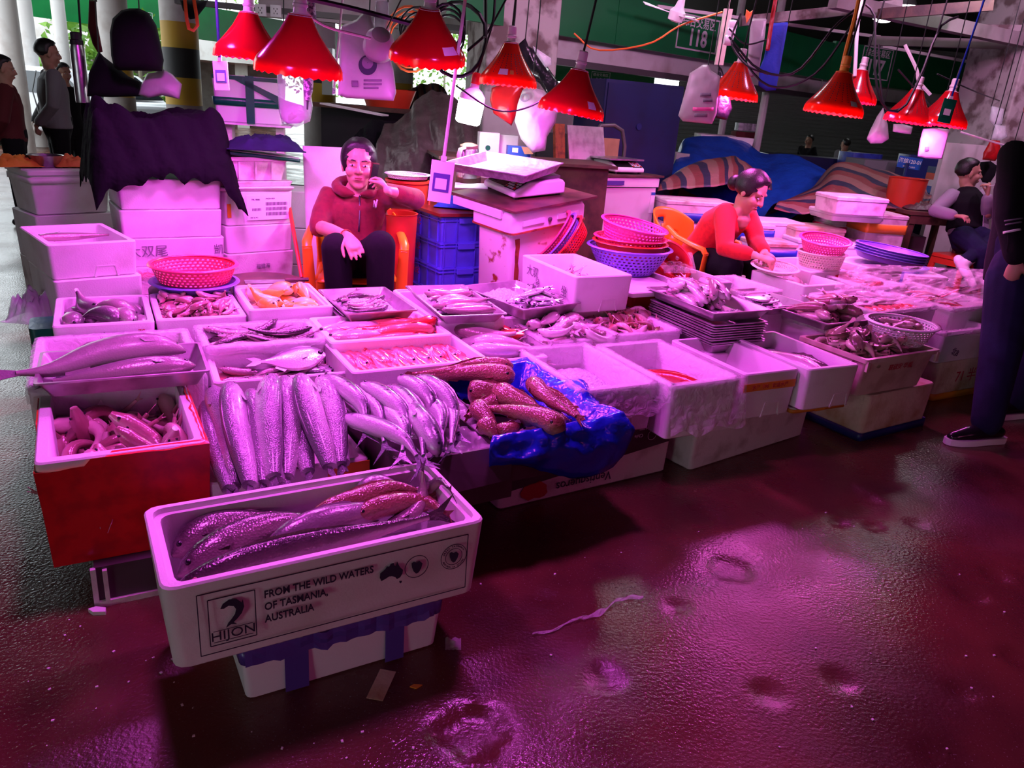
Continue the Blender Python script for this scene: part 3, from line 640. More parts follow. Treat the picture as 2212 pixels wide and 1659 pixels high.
# left column behind it
o = disp('shark', (58, 842), .485, .53, .57, .26, 'foam box lined with film under the steel tray of the big grey fish', film_drop=.14)
o = disp('wfl', (112, 706), .52, .36, .46, .20, 'foam box of plump pale fish at the back left corner'); text('小双', .05, 'ink', o, (.20, -.004, .14)); text('78', .028, 'ink_red', o, (.31, -.004, .16))
disp('small', (338, 692), .52, .355, .46, .20, 'foam box heaped with small pink shrimp-like fish')
disp('orange', (538, 670), .55, .365, .46, .20, 'foam box of orange yellow croakers', lip=.010, t=.03)
disp('ice1b', (742, 695), .498, .335, .46, .18, 'foam box under the first iced tray near the seated woman')
disp('ice2', (944, 694), .53, .345, .60, .20, 'foam box holding the iced tray of white fish', lip=.010)
disp('ice3b', (1085, 688), .50, .40, .52, .22, 'foam box under the tilted iced tray with silver fish', R(35))
disp('writing', (1244, 599), .69, .345, .56, .185, 'tall foam box with handwriting beside the old freezer', grip=.62, t=.03)
o = BX['writing'][5]
for s, x, z, sz in (('大', -.10, .12, .06), ('双', -.16, .11, .06), ('号', -.22, .10, .055)): pass
text('大双', .062, 'ink_grey', o, (-.004, .42, .12), (pi/2, 0, -pi/2)); text('号', .05, 'ink_grey', o, (-.004, .36, .07), (pi/2, 0, -pi/2)); text('坐', .06, 'ink_grey', o, (-.004, .09, .09), (pi/2, 0, -pi/2))
lid_under = P(1246, 660, .49)
disp('grey', (440, 753), .50, .47, .31, .18, 'foam box of dark slender fish lined with film', film_drop=.05)
disp('redf', (715, 741), .51, .53, .385, .18, 'foam box of long red fish laid lengthwise', t=.03)
disp('thread', (762, 806), .485, .57, .395, .16, 'shallow foam box of silver pink threadfins in two rows', R(30), t=.026)
disp('flat', (462, 827), .455, .51, .38, .18, 'foam box with a round silver fish in bloody water', R(27), lip=.008, t=.026)
disp('wb3', (1035, 784), .43, .34, .56, .16, 'foam box of pale pink fish left of the film-wrapped boxes')
disp('heapA', (1186, 742), .46, .37, .50, .18, 'foam box overflowing with pale silver fish', film_drop=.04)
disp('heapB', (1332, 726), .46, .40, .50, .18, 'foam box overflowing with brown spiny small fish', film_drop=.04)
# hake bin, cardboard boxes and the boxes under them
disp('hake', (452, 1046), .32, .50, .62, .16, 'foam bin filled with big silver hake', R(31), m='foam_dirty')
strip(BX['hake'][5], .36, .5, .10, .155, 'tape_orange')
c = P(1075, 1105)
o = foam('foam_box', c, .86, .50, .25, 'long white box with upside-down lettering and a dark band at the floor', R(33), solid=True, m='foam_dirty', tp=.006)
b = MB(); b.prism([(.02, 0, .075), (.02, 0, .244), (.84, 0, .244), (.84, 0, .150)], (0, .002, 0)); b.build('dark_band', 'card_dark', o, (0, -.004, 0), smooth=0)
text('Ventisqueros', .055, 'ink', o, (.40, -.004, .052), flip=True, name='printed_lettering', sx=.95); text('Chile', .022, 'sign_white', o, (.66, -.006, .205), flip=True, name='printed_lettering'); text('8.si', .026, 'sign_white', o, (.585, -.006, .185), flip=True, name='printed_lettering'); text('www.ventisqueros.com', .017, 'sign_white', o, (.74, -.006, .232), flip=True, name='printed_lettering')
g = MB()
for cx, cz, r_ in ((.585, .185, .026), (.735, .198, .024), (.80, .205, .026)): g.rings([[V((cx+q*cos(2*pi*k/24), 0, cz+q*sin(2*pi*k/24))) for k in range(24)] for q in (r_, r_-.002)], False, False)
q = g.build('printed_ring', 'sign_white', o, (0, -.0065, 0), smooth=0); mod(q, 'SOLIDIFY', thickness=.001)
g = MB(); rn = random.Random(3); g.prism([(.16+(.05+.025*rn.random())*cos(k*pi/8), 0, .055+(.03+.018*rn.random())*sin(k*pi/8)) for k in range(16)], (0, .001, 0)); g.build('printed_splash', 'ink_red', o, (0, -.004, 0), smooth=0)
c = P(950, 1085); 
o = foam('foam_box', (c.x-.30, c.y-.10, 0), .48, .66, .20, 'dirty foam box under the cardboard box of mackerel', R(32), solid=True, m='foam_dirty')
def carton(key, pfl, zt, L, W, h, label, ang, flaps=True, m='card_dark'):
    c = P(*pfl, zt); z = zt-h; b = MB(); t = .005
    b.rings([rr(.002,.002,L-.002,W-.002,.004,0), rr(0,0,L,W,.004,h), rr(t,t,L-t,W-t,.004,h), rr(t,t,L-t,W-t,.004,.01)])
    o = b.build('cardboard_box', m, None, (c.x, c.y, z), (0,0,ang), label=label, cat='cardboard box'); BX[key] = (V((c.x,c.y,z)), L, W, h, ang, o)
    if flaps:
        f = MB(); f.prism([(.01, 0, h), (L-.01, 0, h), (L-.05, -.05, h-.10), (.06, -.05, h-.11)], (0, -.004, 0)); f.build('flap', m, o)
    return o
carton('mack', (872, 1000), .41, .40, .66, .20, 'dark cardboard box of spotted mackerel', R(32))
carton('bag', (1068, 962), .405, .46, .56, .15, 'dark cardboard box lined with a blue bag of brown fish', R(33), flaps=False)
# row of film-wrapped boxes along the front
disp('c1', (1256, 847), .45, .36, .55, .20, 'first open foam box of the front row with ice and film', R(28), film_drop=.09, support=False, grip=.6, t=.028)
disp('c2', (1452, 836), .46, .365, .55, .235, 'second open foam box of the front row wrapped in hanging film', R(29), film_drop=.16, support=False, t=.028)
o = disp('c3', (1612, 810), .45, .315, .52, .215, 'nearly empty foam box with a yellow printed tape band', R(28), support=False, grip=.6, t=.024)
strip(o, .0, .30, .135, .17, 'tape_orange', name='printed_tape'); text('水产  598   宏盛水产', .024, 'ink_red', o, (.15, -.0045, .152), name='printed_lettering')
disp('c4', (1749, 799), .46, .315, .55, .20, 'foam box of icy water with a pale fish at the end of the front row', R(27), support=False, grip=.75, t=.026)
c = P(1490, 1020); o = foam('foam_box', c, .86, .50, .225, 'long closed foam box on the floor under the film-wrapped row', R(38), solid=True, m='foam_dirty')
c = P(1712, 885, .25); o = foam('foam_slab', (c.x, c.y, .228), .34, .55, .026, 'foam lid edged in yellow tape under the end box of the front row', R(27), solid=True, m='foam'); band(o, .34, .55, .002, .020, 'tape_yellow'); strip(o, .14, .20, .001, .026, 'tape_yellow', y=-.0045)
c = P(1855, 955); o = foam('foam_box', c, .57, .36, .245, 'yellowed foam block with blue tape at its foot under the plastic crate', R(33), solid=True, m='foam_old', r=.03); band(o, .57, .36, .002, .045, 'tape_navy')
c = P(2012, 866); o = foam('foam_box', c, .60, .40, .24, 'yellowed foam box with red marks at the far right of the stall', R(30), solid=True, m='foam_old', r=.02); band(o, .6, .4, .0, .04, 'tape_yellow'); text('71 半', .09, 'ink_red', o, (.27, -.004, .13))
o = disp('last', (2042, 720), .43, .46, .40, .185, 'foam box lined with film holding one pale fish at the right end', R(30), film_drop=.03, support=False); text('北8', .05, 'ink', o, (.14, -.004, .06), (pi/2, .3, 0))
# plastic crate
def crate(key, pfl, zt, L, W, h, label, ang, m='crate_pink'):
    c = P(*pfl, zt); z = zt-h; b = MB(); t = .006; fl = .035
    b.rings([rr(fl,fl,L-fl,W-fl,.015,0), rr(.01,.01,L-.01,W-.01,.015,h-.02), rr(-.008,-.008,L+.008,W+.008,.015,h-.02), rr(-.008,-.008,L+.008,W+.008,.015,h), rr(.012,.012,L-.012,W-.012,.015,h), rr(fl+t,fl+t,L-fl-t,W-fl-t,.015,.01)])
    o = b.build('plastic_crate', m, None, (c.x,c.y,z), (0,0,ang), label=label, cat='crate'); BX[key] = (V((c.x,c.y,z)), L, W, h, ang, o)
    for x in (.0, L-.02): MB().box(x, -.012, h-.06, x+.02, 0, h-.01).build('rim_lug', m, o)
    return o
mat('crate_pink', (.62, .50, .42), .4, col2=(.45, .32, .25), ns=9)
o = crate('crate', (1873, 777), .455, .56, .39, .20, 'dirty pale plastic crate of dull small fish', R(31)); text('联欣安 华福', .035, 'ink_red', o, (.27, -.004, .14), (pi/2+.17, 0, 0))
# right part of the stall
disp('rt', (1790, 706), .485, .40, .36, .20, 'film-wrapped foam box under the steel tray of pink fish', R(31), film_drop=.10)
disp('rt2', (1660, 672), .50, .36, .42, .22, 'foam box under the steel tray with a flat silver fish', R(33), film_drop=.05)
disp('rr', (1897, 677), .53, .58, .46, .16, 'broad shallow foam box with a row of red fish', R(33), film_drop=.03)
o = BX['rr'][5]; text('公 284 38', .04, 'ink', o, (.30, -.008, .10))
disp('e1', (1478, 614), .60, .36, .48, .20, 'empty open foam box left of the woman in red', R(29))
disp('e2', (1600, 634), .54, .34, .42, .18, 'foam box covered in creased film in front of the woman in red', R(29), film_drop=.08)
disp('e3', (1740, 618), .56, .36, .46, .18, 'foam box with three pale fish near the colanders', R(29))
disp('e4', (1752, 588), .58, .36, .46, .18, 'foam box under the pink and cream colanders', R(29))
disp('e5', (1880, 622), .55, .36, .44, .18, 'foam box of small red fish under the creased film', R(29), film_drop=.03)
disp('e6', (2060, 668), .52, .50, .60, .16, 'foam box of ribbon-like fish at the far right', R(31), film_drop=.02)
# white board carrying the purple colander, with red boxes below
o = disp('board', (1363, 633), .585, .37, .50, .03, 'flat foam lid carrying the purple colanders', R(29), support=False, solid=True)
c = P(1363, 633, .555); foam('plastic_tub', (c.x+.02, c.y+.02, .28), .36, .46, .274, 'orange red plastic tub under the foam lid of colanders', R(29), solid=True, m='bucket_red', cat='tub')
foam('support_foam_box', (c.x+.02, c.y+.02, 0), .36, .46, .279, 'foam box under the orange red tub', R(29), solid=True)
# trays
TR = {}
def dtray(key, pfl, zt, L, W, h, label, ang=STALL, **kw):
    c = P(*pfl, zt); o = tray('metal_tray', (c.x, c.y, zt-h), L, W, h, label, ang, **kw); BX[key] = (V((c.x,c.y,zt-h)), L, W, h, ang, o); return o
dtray('t_shark', (78, 829), .545, .49, .31, .058, 'steel tray with the big grey shark-like fish', R(28), m='tray_steel')
dtray('t1', (750, 678), .552, .32, .44, .05, 'purple-rimmed steel tray of fish under ice near the seated woman', R(30))
dtray('t2', (956, 683), .565, .30, .56, .045, 'steel tray of white fish and ice on the ribbed foam box', R(25))
dtray('t3', (1131, 669), .565, .36, .50, .06, 'tilted steel tray of ice and small silver fish', R(40))
dtray('t4', (1543, 677), .60, .36, .53, .05, 'steel tray heaped with slender pale fish on a pile of trays', R(28))
c = BX['t4'][0]
for k in range(9):
    tray('metal_tray', (c.x+random.uniform(-.006, .006)+.01, c.y+random.uniform(-.006, .006), c.z-.058-k*.0125), .33, .50, .05, ['first', 'second', 'third', 'fourth', 'fifth', 'sixth', 'seventh', 'eighth', 'lowest'][k]+' empty steel tray down the pile under the slender fish', R(28), group='empty trays in the pile')
q = P(1520, 735, .36); foam('support_foam_box', (c.x+.02, c.y+.02, 0), .32, .48, c.z-.16, 'foam box under the pile of steel trays', R(28), solid=True)
dtray('t5', (1788, 700), .53, .39, .34, .045, 'steel tray of plump pink fish right of the tray pile', R(31))
dtray('t6', (1660, 668), .535, .35, .40, .04, 'steel tray with a flat silver fish and small fish', R(33))
# left stacks of closed foam boxes
def label_sheet(o, x0, z0, x1, z1, lines):
    MB().box(x0, -.004, z0, x1, -.002, z1).build('paper_label', 'paper', o)
    for x, z, s, tx in lines: text(tx, s, 'ink', o, (x, -.0048, z), name='printed_lettering', align='LEFT')
c = P(101, 530, .70)
o = disp('s1', (101, 530), .70, .385, .54, .165, 'open foam box with one dark fish on the front left stack', R(44), support=False, t=.03, grip=.62)
foam('foam_box', (c.x+.01, c.y, .30), .385, .54, .233, 'closed foam box under the open box with one dark fish', R(43), solid=True); foam('foam_box', (c.x+.01, c.y, 0), .385, .54, .299, 'lowest foam box of the front left stack', R(44), solid=True, m='foam_dirty')
hs = [.165, .155, .160, .16, .16, .13]; sp = ['topmost closed foam box under the black tarp', 'second closed foam box below the black tarp', 'third foam box with handwriting below the black tarp', 'fourth foam box with a pink tape band below the black tarp', 'fifth foam box down the tall stack behind the red basket', 'lowest foam box of the tall stack behind the red basket']
st = stack((252, 386), .93, .535, .42, hs, [('foam_box', s, dict(solid=True, m='foam' if i < 3 else 'foam_dirty')) for i, s in enumerate(sp)], R(36))
text('大双尾', .07, 'ink_grey', st[2], (.12, -.003, .085)); text('凯', .06, 'ink_grey', st[2], (.50, -.003, .085))
band(st[3], .535, .42, .085, .135, 'tape_pink'); strip(st[3], .17, .22, .13, .155, 'tape_pink')
liner(st[3], .535, .42, .155, drop=.12, inner=.01, seed=5, m='film')
hs = [.20, .165, .165, .17, .16]; sp = ['foam box with a shipping label in the stack by the white panel', 'plain foam box below the shipping label box', 'foam box with faded print two below the shipping label box', 'foam box near the floor behind the dark round tray', 'lowest foam box behind the dark round tray']
st2 = stack((484, 414), .86, .43, .38, hs, [('foam_box', s, dict(solid=True, m='foam' if i < 2 else 'foam_dirty')) for i, s in enumerate(sp)], R(44))
label_sheet(st2[0], .13, .03, .40, .175, [(.16, .15, .014, 'TEL 0086'), (.25, .155, .012, 'FRESH FISH'), (.15, .045, .010, 'NET 25 KG')])
g = MB()
for k in range(46):
    for z in (.115, .085, .055):
        if (k*7+int(z*1000)) % 3: g.box(.25+k*.003, -.0055, z, .2515+k*.003, -.004, z+.02)
for k in range(20): 
    if k % 3: g.box(.16+k*.003, -.0055, .085, .1615+k*.003, -.004, .10)
g.build('barcode', 'ink', st2[0], smooth=0)
strip(st2[0], .012, .035, .05, .13, 'tape_orange'); text('福建海', .03, 'ink_grey', st2[2], (.22, -.003, .08))
c = P(484, 414, .86)
for k, (dz, th, l) in enumerate(((.001, .022, 'lower loose foam lid on the shipping label box'), (.024, .03, 'upper dirty foam lid on the shipping label box'))):
    foam('foam_slab', (c.x-.02, c.y-.03+k*.02, .86+dz), .47, .40, th, l, R(42+k*4), solid=True, m='foam_dirty' if k else 'foam')
c = P(62, 368, .87)
o = foam('foam_bin', (c.x, c.y, .60), .46, .40, .24, 'white lidded bin carrying the steel bowl and cloths at the far left', R(50), m='foam', tp=.02, solid=True); lid(o, .46, .40, .24, .03, .012); band(o, .46, .40, .19, .225, 'foam', off=.008, name='bin_rim')
foam('foam_box', (c.x, c.y, .30), .47, .42, .297, 'foam box under the white lidded bin', R(50), solid=True); foam('foam_box', (c.x, c.y, 0), .47, .42, .299, 'lowest foam box under the white lidded bin', R(49), solid=True, m='foam_dirty')
# ------------------------------------------------------------------ fish
STD = [(0,.10),(.03,.40),(.08,.66),(.17,.90),(.30,1),(.45,.97),(.60,.80),(.74,.56),(.86,.32),(.95,.20),(1,.20)]
EEL = [(0,.25),(.03,.62),(.08,.9),(.15,1),(.3,1),(.5,.95),(.68,.82),(.82,.62),(.92,.42),(.98,.25),(1,.15)]
ROUND = [(0,.10),(.04,.36),(.12,.70),(.25,.95),(.38,1),(.55,.92),(.70,.66),(.82,.36),(.90,.17),(.96,.14),(1,.14)]
GOBY = [(0,.35),(.03,.75),(.08,.95),(.16,1),(.28,.95),(.42,.82),(.58,.66),(.74,.48),(.88,.30),(.96,.22),(1,.2)]
SQUID = [(0,.05),(.08,.35),(.2,.75),(.38,1),(.55,.95),(.62,.6),(.66,.7),(.72,.55),(.85,.40),(1,.12)]
def pv(prof, t):
    for (a, x), (b, y) in zip(prof, prof[1:]):
        if t <= b: return x+(y-x)*(t-a)/(b-a)
    return prof[-1][1]
def crom(pts, n):
    P_ = [pts[0]*2-pts[1]]+pts+[pts[-1]*2-pts[-2]]; m = len(pts)-1; o = []
    for i in range(n):
        u = i/(n-1)*m; k = min(int(u), m-1); t = u-k; a, b, c, d = P_[k:k+4]
        o.append(.5*((2*b)+(c-a)*t+(2*a-5*b+4*c-d)*t*t+(3*b-a-3*c+d)*t**3))
    return o
def fishloft(path, dorsal, hh, ww, prof=STD, rings=13, seg=9, tail=.16, ttype='fork', dorsalfin=.0, eye=True, pect=True, fins_mi=0, sep=False, twist=0.):
    "returns (body MB, tail MB, eye MB); ds attribute runs belly 0 to back 1"
    b = MB(); pts = crom([V(p) for p in path], rings); m = rings; L = sum((pts[i+1]-pts[i]).length for i in range(m-1)); ds = []
    rg = []; fr = []
    for i in range(m):
        T = (pts[min(i+1, m-1)]-pts[max(i-1, 0)]).normalized(); d = V(dorsal) if not callable(dorsal) else V(dorsal(i/(m-1)))
        if twist: d = Matrix.Rotation(twist*i/(m-1), 3, T) @ d
        d = (d-T*d.dot(T)).normalized(); l = T.cross(d); k = pv(prof, i/(m-1)); fr.append((T, d, l))
        rg.append([pts[i] + d*(cos(2*pi*j/seg)*hh*k) + l*(sin(2*pi*j/seg)*ww*(k**.85)) for j in range(seg)])
        ds += [.5+.5*cos(2*pi*j/seg) for j in range(seg)]
    b.rings(rg); b.at['ds'] = ds
    tb = MB() if sep else b
    T, d, l = fr[-1]; e = pts[-1]; s = tail*L; q = hh*.18
    if ttype == 'fork': poly = [e-d*q-T*s*.1, e-d*q*2+T*s*.35, e-d*s*.52+T*s, e-d*s*.34+T*s*.82, e+T*s*.48, e+d*s*.34+T*s*.82, e+d*s*.52+T*s, e+d*q*2+T*s*.35, e+d*q-T*s*.1]
    elif ttype == 'fan': poly = [e-d*q-T*s*.1, e-d*s*.38+T*s*.8, e-d*s*.16+T*s, e+d*s*.16+T*s, e+d*s*.38+T*s*.8, e+d*q-T*s*.1]
    elif ttype == 'point': poly = [e-d*q-T*s*.1, e-d*q*.8+T*s*.5, e+T*s, e+d*q*.8+T*s*.5, e+d*q-T*s*.1]
    else: poly = None
    if poly: tb.prism([p-l*.0008 for p in poly], l*.0016, fins_mi)
    if dorsalfin:
        i0, i1 = int(m*.28), int(m*.72); top = [pts[i]+fr[i][1]*hh*pv(prof, i/(m-1))*.96 for i in range(i0, i1+1)]
        fin = [top[k]+fr[i0+k][1]*hh*dorsalfin*sin(pi*(k+.6)/(len(top)))*(1-.3*(k % 2)) for k in range(len(top))]
        b.prism([p-fr[i0][2]*.0006 for p in top+fin[::-1]], fr[i0][2]*.0012, fins_mi)
        j0 = int(m*.6); bl = [pts[i]-fr[i][1]*hh*pv(prof, i/(m-1))*.96 for i in range(j0, i1+1)]
        if len(bl) > 2: b.prism([p-fr[j0][2]*.0006 for p in bl+[bl[-1]-fr[j0][1]*hh*dorsalfin*.5+fr[j0][0]*.006, bl[0]-fr[j0][1]*hh*dorsalfin*.7+fr[j0][0]*.01]], fr[j0][2]*.0012, fins_mi)
    if pect:
        i = max(1, int(m*.27)); T, d, l = fr[i]; k = pv(prof, i/(m-1))
        for s in (-1, 1):
            a = pts[i]+l*s*ww*k*.93-d*hh*.15*k; b.prism([a+d*hh*.12, a+T*L*.05+d*hh*.16+l*s*.004, a+T*L*.10-d*hh*.05+l*s*.008, a+T*L*.07-d*hh*.28+l*s*.006, a-d*hh*.12], l*s*.001, fins_mi)
    eb = None
    if eye:
        eb = MB() if sep else b; i = 1; T, d, l = fr[i]; f = .075; k = pv(prof, f); c = pts[0].lerp(pts[-1], 0)+(pts[1]-pts[0]).normalized()*L*f
        for s in (-1, 1):
            st_ = len(eb.v); r_ = hh*.17; eb.ball((0,0,0), (r_, r_*.6, r_), 8, 5, 0 if sep else 1); eb.xf(Matrix.Translation(c+l*s*ww*(k**.85)*.86+d*hh*.25*k) @ Matrix((T, l, d)).transposed().to_4x4(), st_)
    return b, tb, eb
FM = {}
def fm(key, L, hh, ww, m, n=3, bend=.06, sag=.03, **kw):
    "a few variants of one kind of small fish, head towards -x, back towards +z"
    out = []
    for k in range(n):
        a = bend*(random.random()*2-1)*1.2; c_ = sag*(random.random()*2-1)*1.2
        pts = [V((-L/2+L*t, a*L*((2*t-1)**2-.33)*2, c_*L*((2*t-1)**2-.33)*2)) for t in (0, .25, .5, .75, 1)]
        b, _, _ = fishloft(pts, (0,0,1), hh, ww, **kw); me = b.mesh(key, [m, 'black_gloss'], 60); out.append(me)
    FM[key] = (out, L, hh, ww); return out
sm = dict(rings=9, seg=7, eye=True)
fm('shrimp', .085, .0145, .012, 'f_pink', 4, .10, .1, prof=EEL, tail=.12, ttype='fan', pect=False, rings=8, seg=6)
fm('bombay', .19, .027, .025, 'f_pink', 6, .22, .30, prof=GOBY, tail=.10, ttype='fork', rings=12, seg=9, pect=False)
fm('plump', .19, .045, .036, 'f_grey', 3, .08, .05, prof=STD, tail=.10, ttype='fan', dorsalfin=.15, pect=False)
fm('croaker', .17, .036, .030, 'f_orange', 3, .05, .06, tail=.12, ttype='fan', dorsalfin=.15, pect=False)
fm('white', .18, .030, .024, 'f_pale', 4, .10, .12, tail=.18, ttype='fork', dorsalfin=.3, **sm)
fm('spiny', .12, .023, .016, 'f_rust', 4, .12, .12, tail=.22, ttype='fork', dorsalfin=.9, **sm)
fm('dull', .13, .025, .018, 'f_olive', 4, .12, .12, tail=.2, ttype='fan', dorsalfin=.6, **sm)
fm('slender', .24, .024, .020, 'f_pale', 4, .05, .05, prof=EEL, tail=.14, ttype='fork', dorsalfin=.3)
fm('pinky', .23, .034, .028, 'f_pink', 3, .06, .05, tail=.16, ttype='fork', dorsalfin=.3)
fm('thread', .20, .032, .026, 'f_redpink', 4, .05, .05, tail=.12, ttype='fork', dorsalfin=.15, pect=False)
fm('redlong', .40, .036, .030, 'f_red', 3, .05, .06, prof=EEL, tail=.14, ttype='fork', dorsalfin=.3, rings=14)
fm('redsmall', .20, .030, .026, 'f_red', 3, .05, .06, prof=GOBY, tail=.16, ttype='fork', dorsalfin=.3)
fm('silver', .17, .026, .012, 'f_silver', 3, .05, .05, tail=.2, ttype='fork', dorsalfin=.25, **sm)
fm('pomfret', .24, .068, .020, 'f_silver', 1, .02, .02, prof=ROUND, tail=.20, ttype='fork', dorsalfin=.25)
fm('darkslim', .34, .030, .022, 'f_dark', 3, .06, .05, tail=.14, ttype='fork', dorsalfin=.3)
fm('bigpale', .34, .050, .038, 'f_pale', 3, .05, .05, tail=.16, ttype='fork', dorsalfin=.3)
fm('ribbon', .50, .014, .006, 'f_redpink', 3, .10, .06, prof=EEL, tail=.06, ttype='point', rings=14, dorsalfin=.2)
fm('squid', .22, .024, .020, 'f_pale', 3, .06, .05, prof=SQUID, tail=.1, ttype='none', pect=False, eye=False)
KN = dict(shrimp='tiny_fish', bombay='soft_fish', plump='plump_fish', croaker='croaker', white='silver_white_fish', spiny='spiny_fish', dull='small_fish', slender='slender_fish', pinky='pink_fish', thread='threadfin', redlong='long_red_fish', redsmall='red_fish', silver='small_silver_fish', pomfret='pomfret', darkslim='dark_slender_fish', bigpale='pale_fish', ribbon='ribbon_fish', squid='squid')
def putfish(key, wp, yaw, label, group, roll=pi/2, pitch=0., sc=1., name='fish', cat='fish', var=None):
    name = KN.get(key, name)
    ms = FM[key][0]; me = ms[var % len(ms) if var is not None else random.randrange(len(ms))]
    M = Matrix.Rotation(yaw, 3, 'Z') @ Matrix.Rotation(pitch, 3, 'Y') @ Matrix.Rotation(roll, 3, 'X')
    o = place(name, me, None, wp, M, label=label, cat=cat, group=group); o.scale = (sc, sc, sc); return o
def pile(box, key, n, rect, zf, label, group, yaw=(0, pi), rollj=.5, pitchj=.12, gauss=False, name='fish', seed=1, cap=None, sc=(.85, 1.1), sides=True, base=None, cen=(.5, .5), spread=.28, keep=True):
    "drop fish one by one on a height map so that they come to rest on each other"
    global random
    rs = random.getstate(); random.seed(seed)
    c, L, W, h, ang, o = BX[box]; x0, y0, x1, y1 = rect[0]*L, rect[1]*W, rect[2]*L, rect[3]*W; cs = .012
    nx_, ny_ = max(2, int((x1-x0)/cs)+1), max(2, int((y1-y0)/cs)+1); hm = [[(base((i/nx_), (j/ny_)) if base else 0.) for i in range(nx_)] for j in range(ny_)]
    Lf, hf, wf = FM[key][1:]
    for k in range(n):
        s = random.uniform(*sc); best = None
        for tr in range(3):
            if gauss: x = x0+(x1-x0)*min(.97, max(.03, random.gauss(cen[0], spread))); y = y0+(y1-y0)*min(.97, max(.03, random.gauss(cen[1], spread)))
            else: x = random.uniform(x0, x1); y = random.uniform(y0, y1)
            a = random.choice(yaw)+random.uniform(-.3, .3) if isinstance(yaw, list) else random.uniform(*yaw)
            fx_, fy_ = cos(a), sin(a); hs = []; hl = Lf*s*.42
            mx = min((x-x0)/abs(fx_) if fx_ else 9, (x1-x)/abs(fx_) if fx_ else 9, (y-y0)/abs(fy_) if fy_ else 9, (y1-y)/abs(fy_) if fy_ else 9)
            if keep:
                ex, ey = min(abs(fx_)*hl*1.15, (x1-x0)/2), min(abs(fy_)*hl*1.15, (y1-y0)/2); x = min(max(x, x0+ex), x1-ex); y = min(max(y, y0+ey), y1-ey)
            elif mx < hl*.6: x += (x0/2+x1/2-x)*.35; y += (y0/2+y1/2-y)*.35
            for q in (-1, -.6, -.25, 0, .25, .6, 1):
                i = int((x+fx_*hl*q-x0)/cs); j = int((y+fy_*hl*q-y0)/cs)
                if 0 <= i < nx_ and 0 <= j < ny_: hs.append((q, hm[j][i]))
            if not hs: continue
            z = sorted(v for _, v in hs)[int(len(hs)*.62)]
            if best is None or z < best[0]: best = (z, x, y, a, hs)
        if not best: continue
        z, x, y, a, hs = best
        f = [v for q, v in hs if q < 0]; g = [v for q, v in hs if q > 0]
        pt = atan2((sum(f)/len(f) if f else z)-(sum(g)/len(g) if g else z), Lf*s)*.8
        if cap is not None: z = min(z, cap)
        wp = c+V((x*cos(ang)-y*sin(ang), x*sin(ang)+y*cos(ang), zf+z+wf*s*.9))
        putfish(key, wp, a+ang, label, group, (pi/2 if random.random() < .5 else -pi/2)+random.uniform(-rollj, rollj), pt+random.uniform(-pitchj, pitchj), s, name)
        for q in [v/10-1 for v in range(21)]:
            for w_ in (-.7, -.3, .1, .5, .8):
                kk = pv(STD, min(1, max(0, (q+1)/2))); i = int((x+fx_*0+cos(a)*hl*1.1*q-sin(a)*hf*s*w_*kk-x0)/cs); j = int((y+sin(a)*hl*1.1*q+cos(a)*hf*s*w_*kk-y0)/cs)
                if 0 <= i < nx_ and 0 <= j < ny_: hm[j][i] = max(hm[j][i], z+wf*s*1.5*(kk**.5))
    random.setstate(rs)
def bigfish(name, path, dorsal, hh, ww, m, label, group=None, prof=STD, tail=.13, ttype='fork', rings=18, seg=12, dorsalfin=.25, pect=True, eyem='black_gloss', twist=0., cat='fish', finm=None):
    c = sum((V(p) for p in path), V((0,0,0)))/len(path); pts = [V(p)-c for p in path]
    b, tb, eb = fishloft(pts, dorsal, hh, ww, prof, rings, seg, tail, ttype, dorsalfin, True, pect, 0, True, twist)
    o = b.build(name, m, None, c, smooth=60, label=label, cat=cat, group=group)
    if tb.v: tb.at['ds'] = [.8]*len(tb.v); tb.build('tail_fin', finm or m, o, smooth=0)
    if eb: eb.build('eye', eyem, o, smooth=180)
    return o
ORDN = ['first', 'second', 'third', 'fourth', 'fifth', 'sixth', 'seventh', 'eighth', 'ninth', 'tenth', 'eleventh', 'twelfth', 'thirteenth', 'fourteenth', 'fifteenth']
# -- contents of each box
pile('red', 'bombay', 62, (.10, .08, .90, .92), .13, 'pale pink soft fish in the pile inside the red taped box', 'pale fish in the red taped box', (0, 2*pi), .9, .15, seed=5, sc=(.85, 1.15))
pile('wfl', 'plump', 15, (.10, .08, .92, .90), .118, 'plump pale fish in the back left foam box', 'plump fish in the back left box', [1.9, 2.1, 2.4], .4, .25, seed=2, sc=(.85, 1.05))
pile('small', 'shrimp', 150, (.09, .07, .91, .93), .135, 'tiny pink fish in the heap of the small fish box', 'tiny fish heap', (0, 2*pi), .8, .2, seed=3, sc=(.9, 1.3))
pile('orange', 'croaker', 20, (.10, .08, .90, .92), .125, 'orange croaker lying in the ribbed foam box', 'orange croakers', [1.9, 2.2, 2.6, 4.8], .5, .35, seed=6, sc=(.85, 1.1))
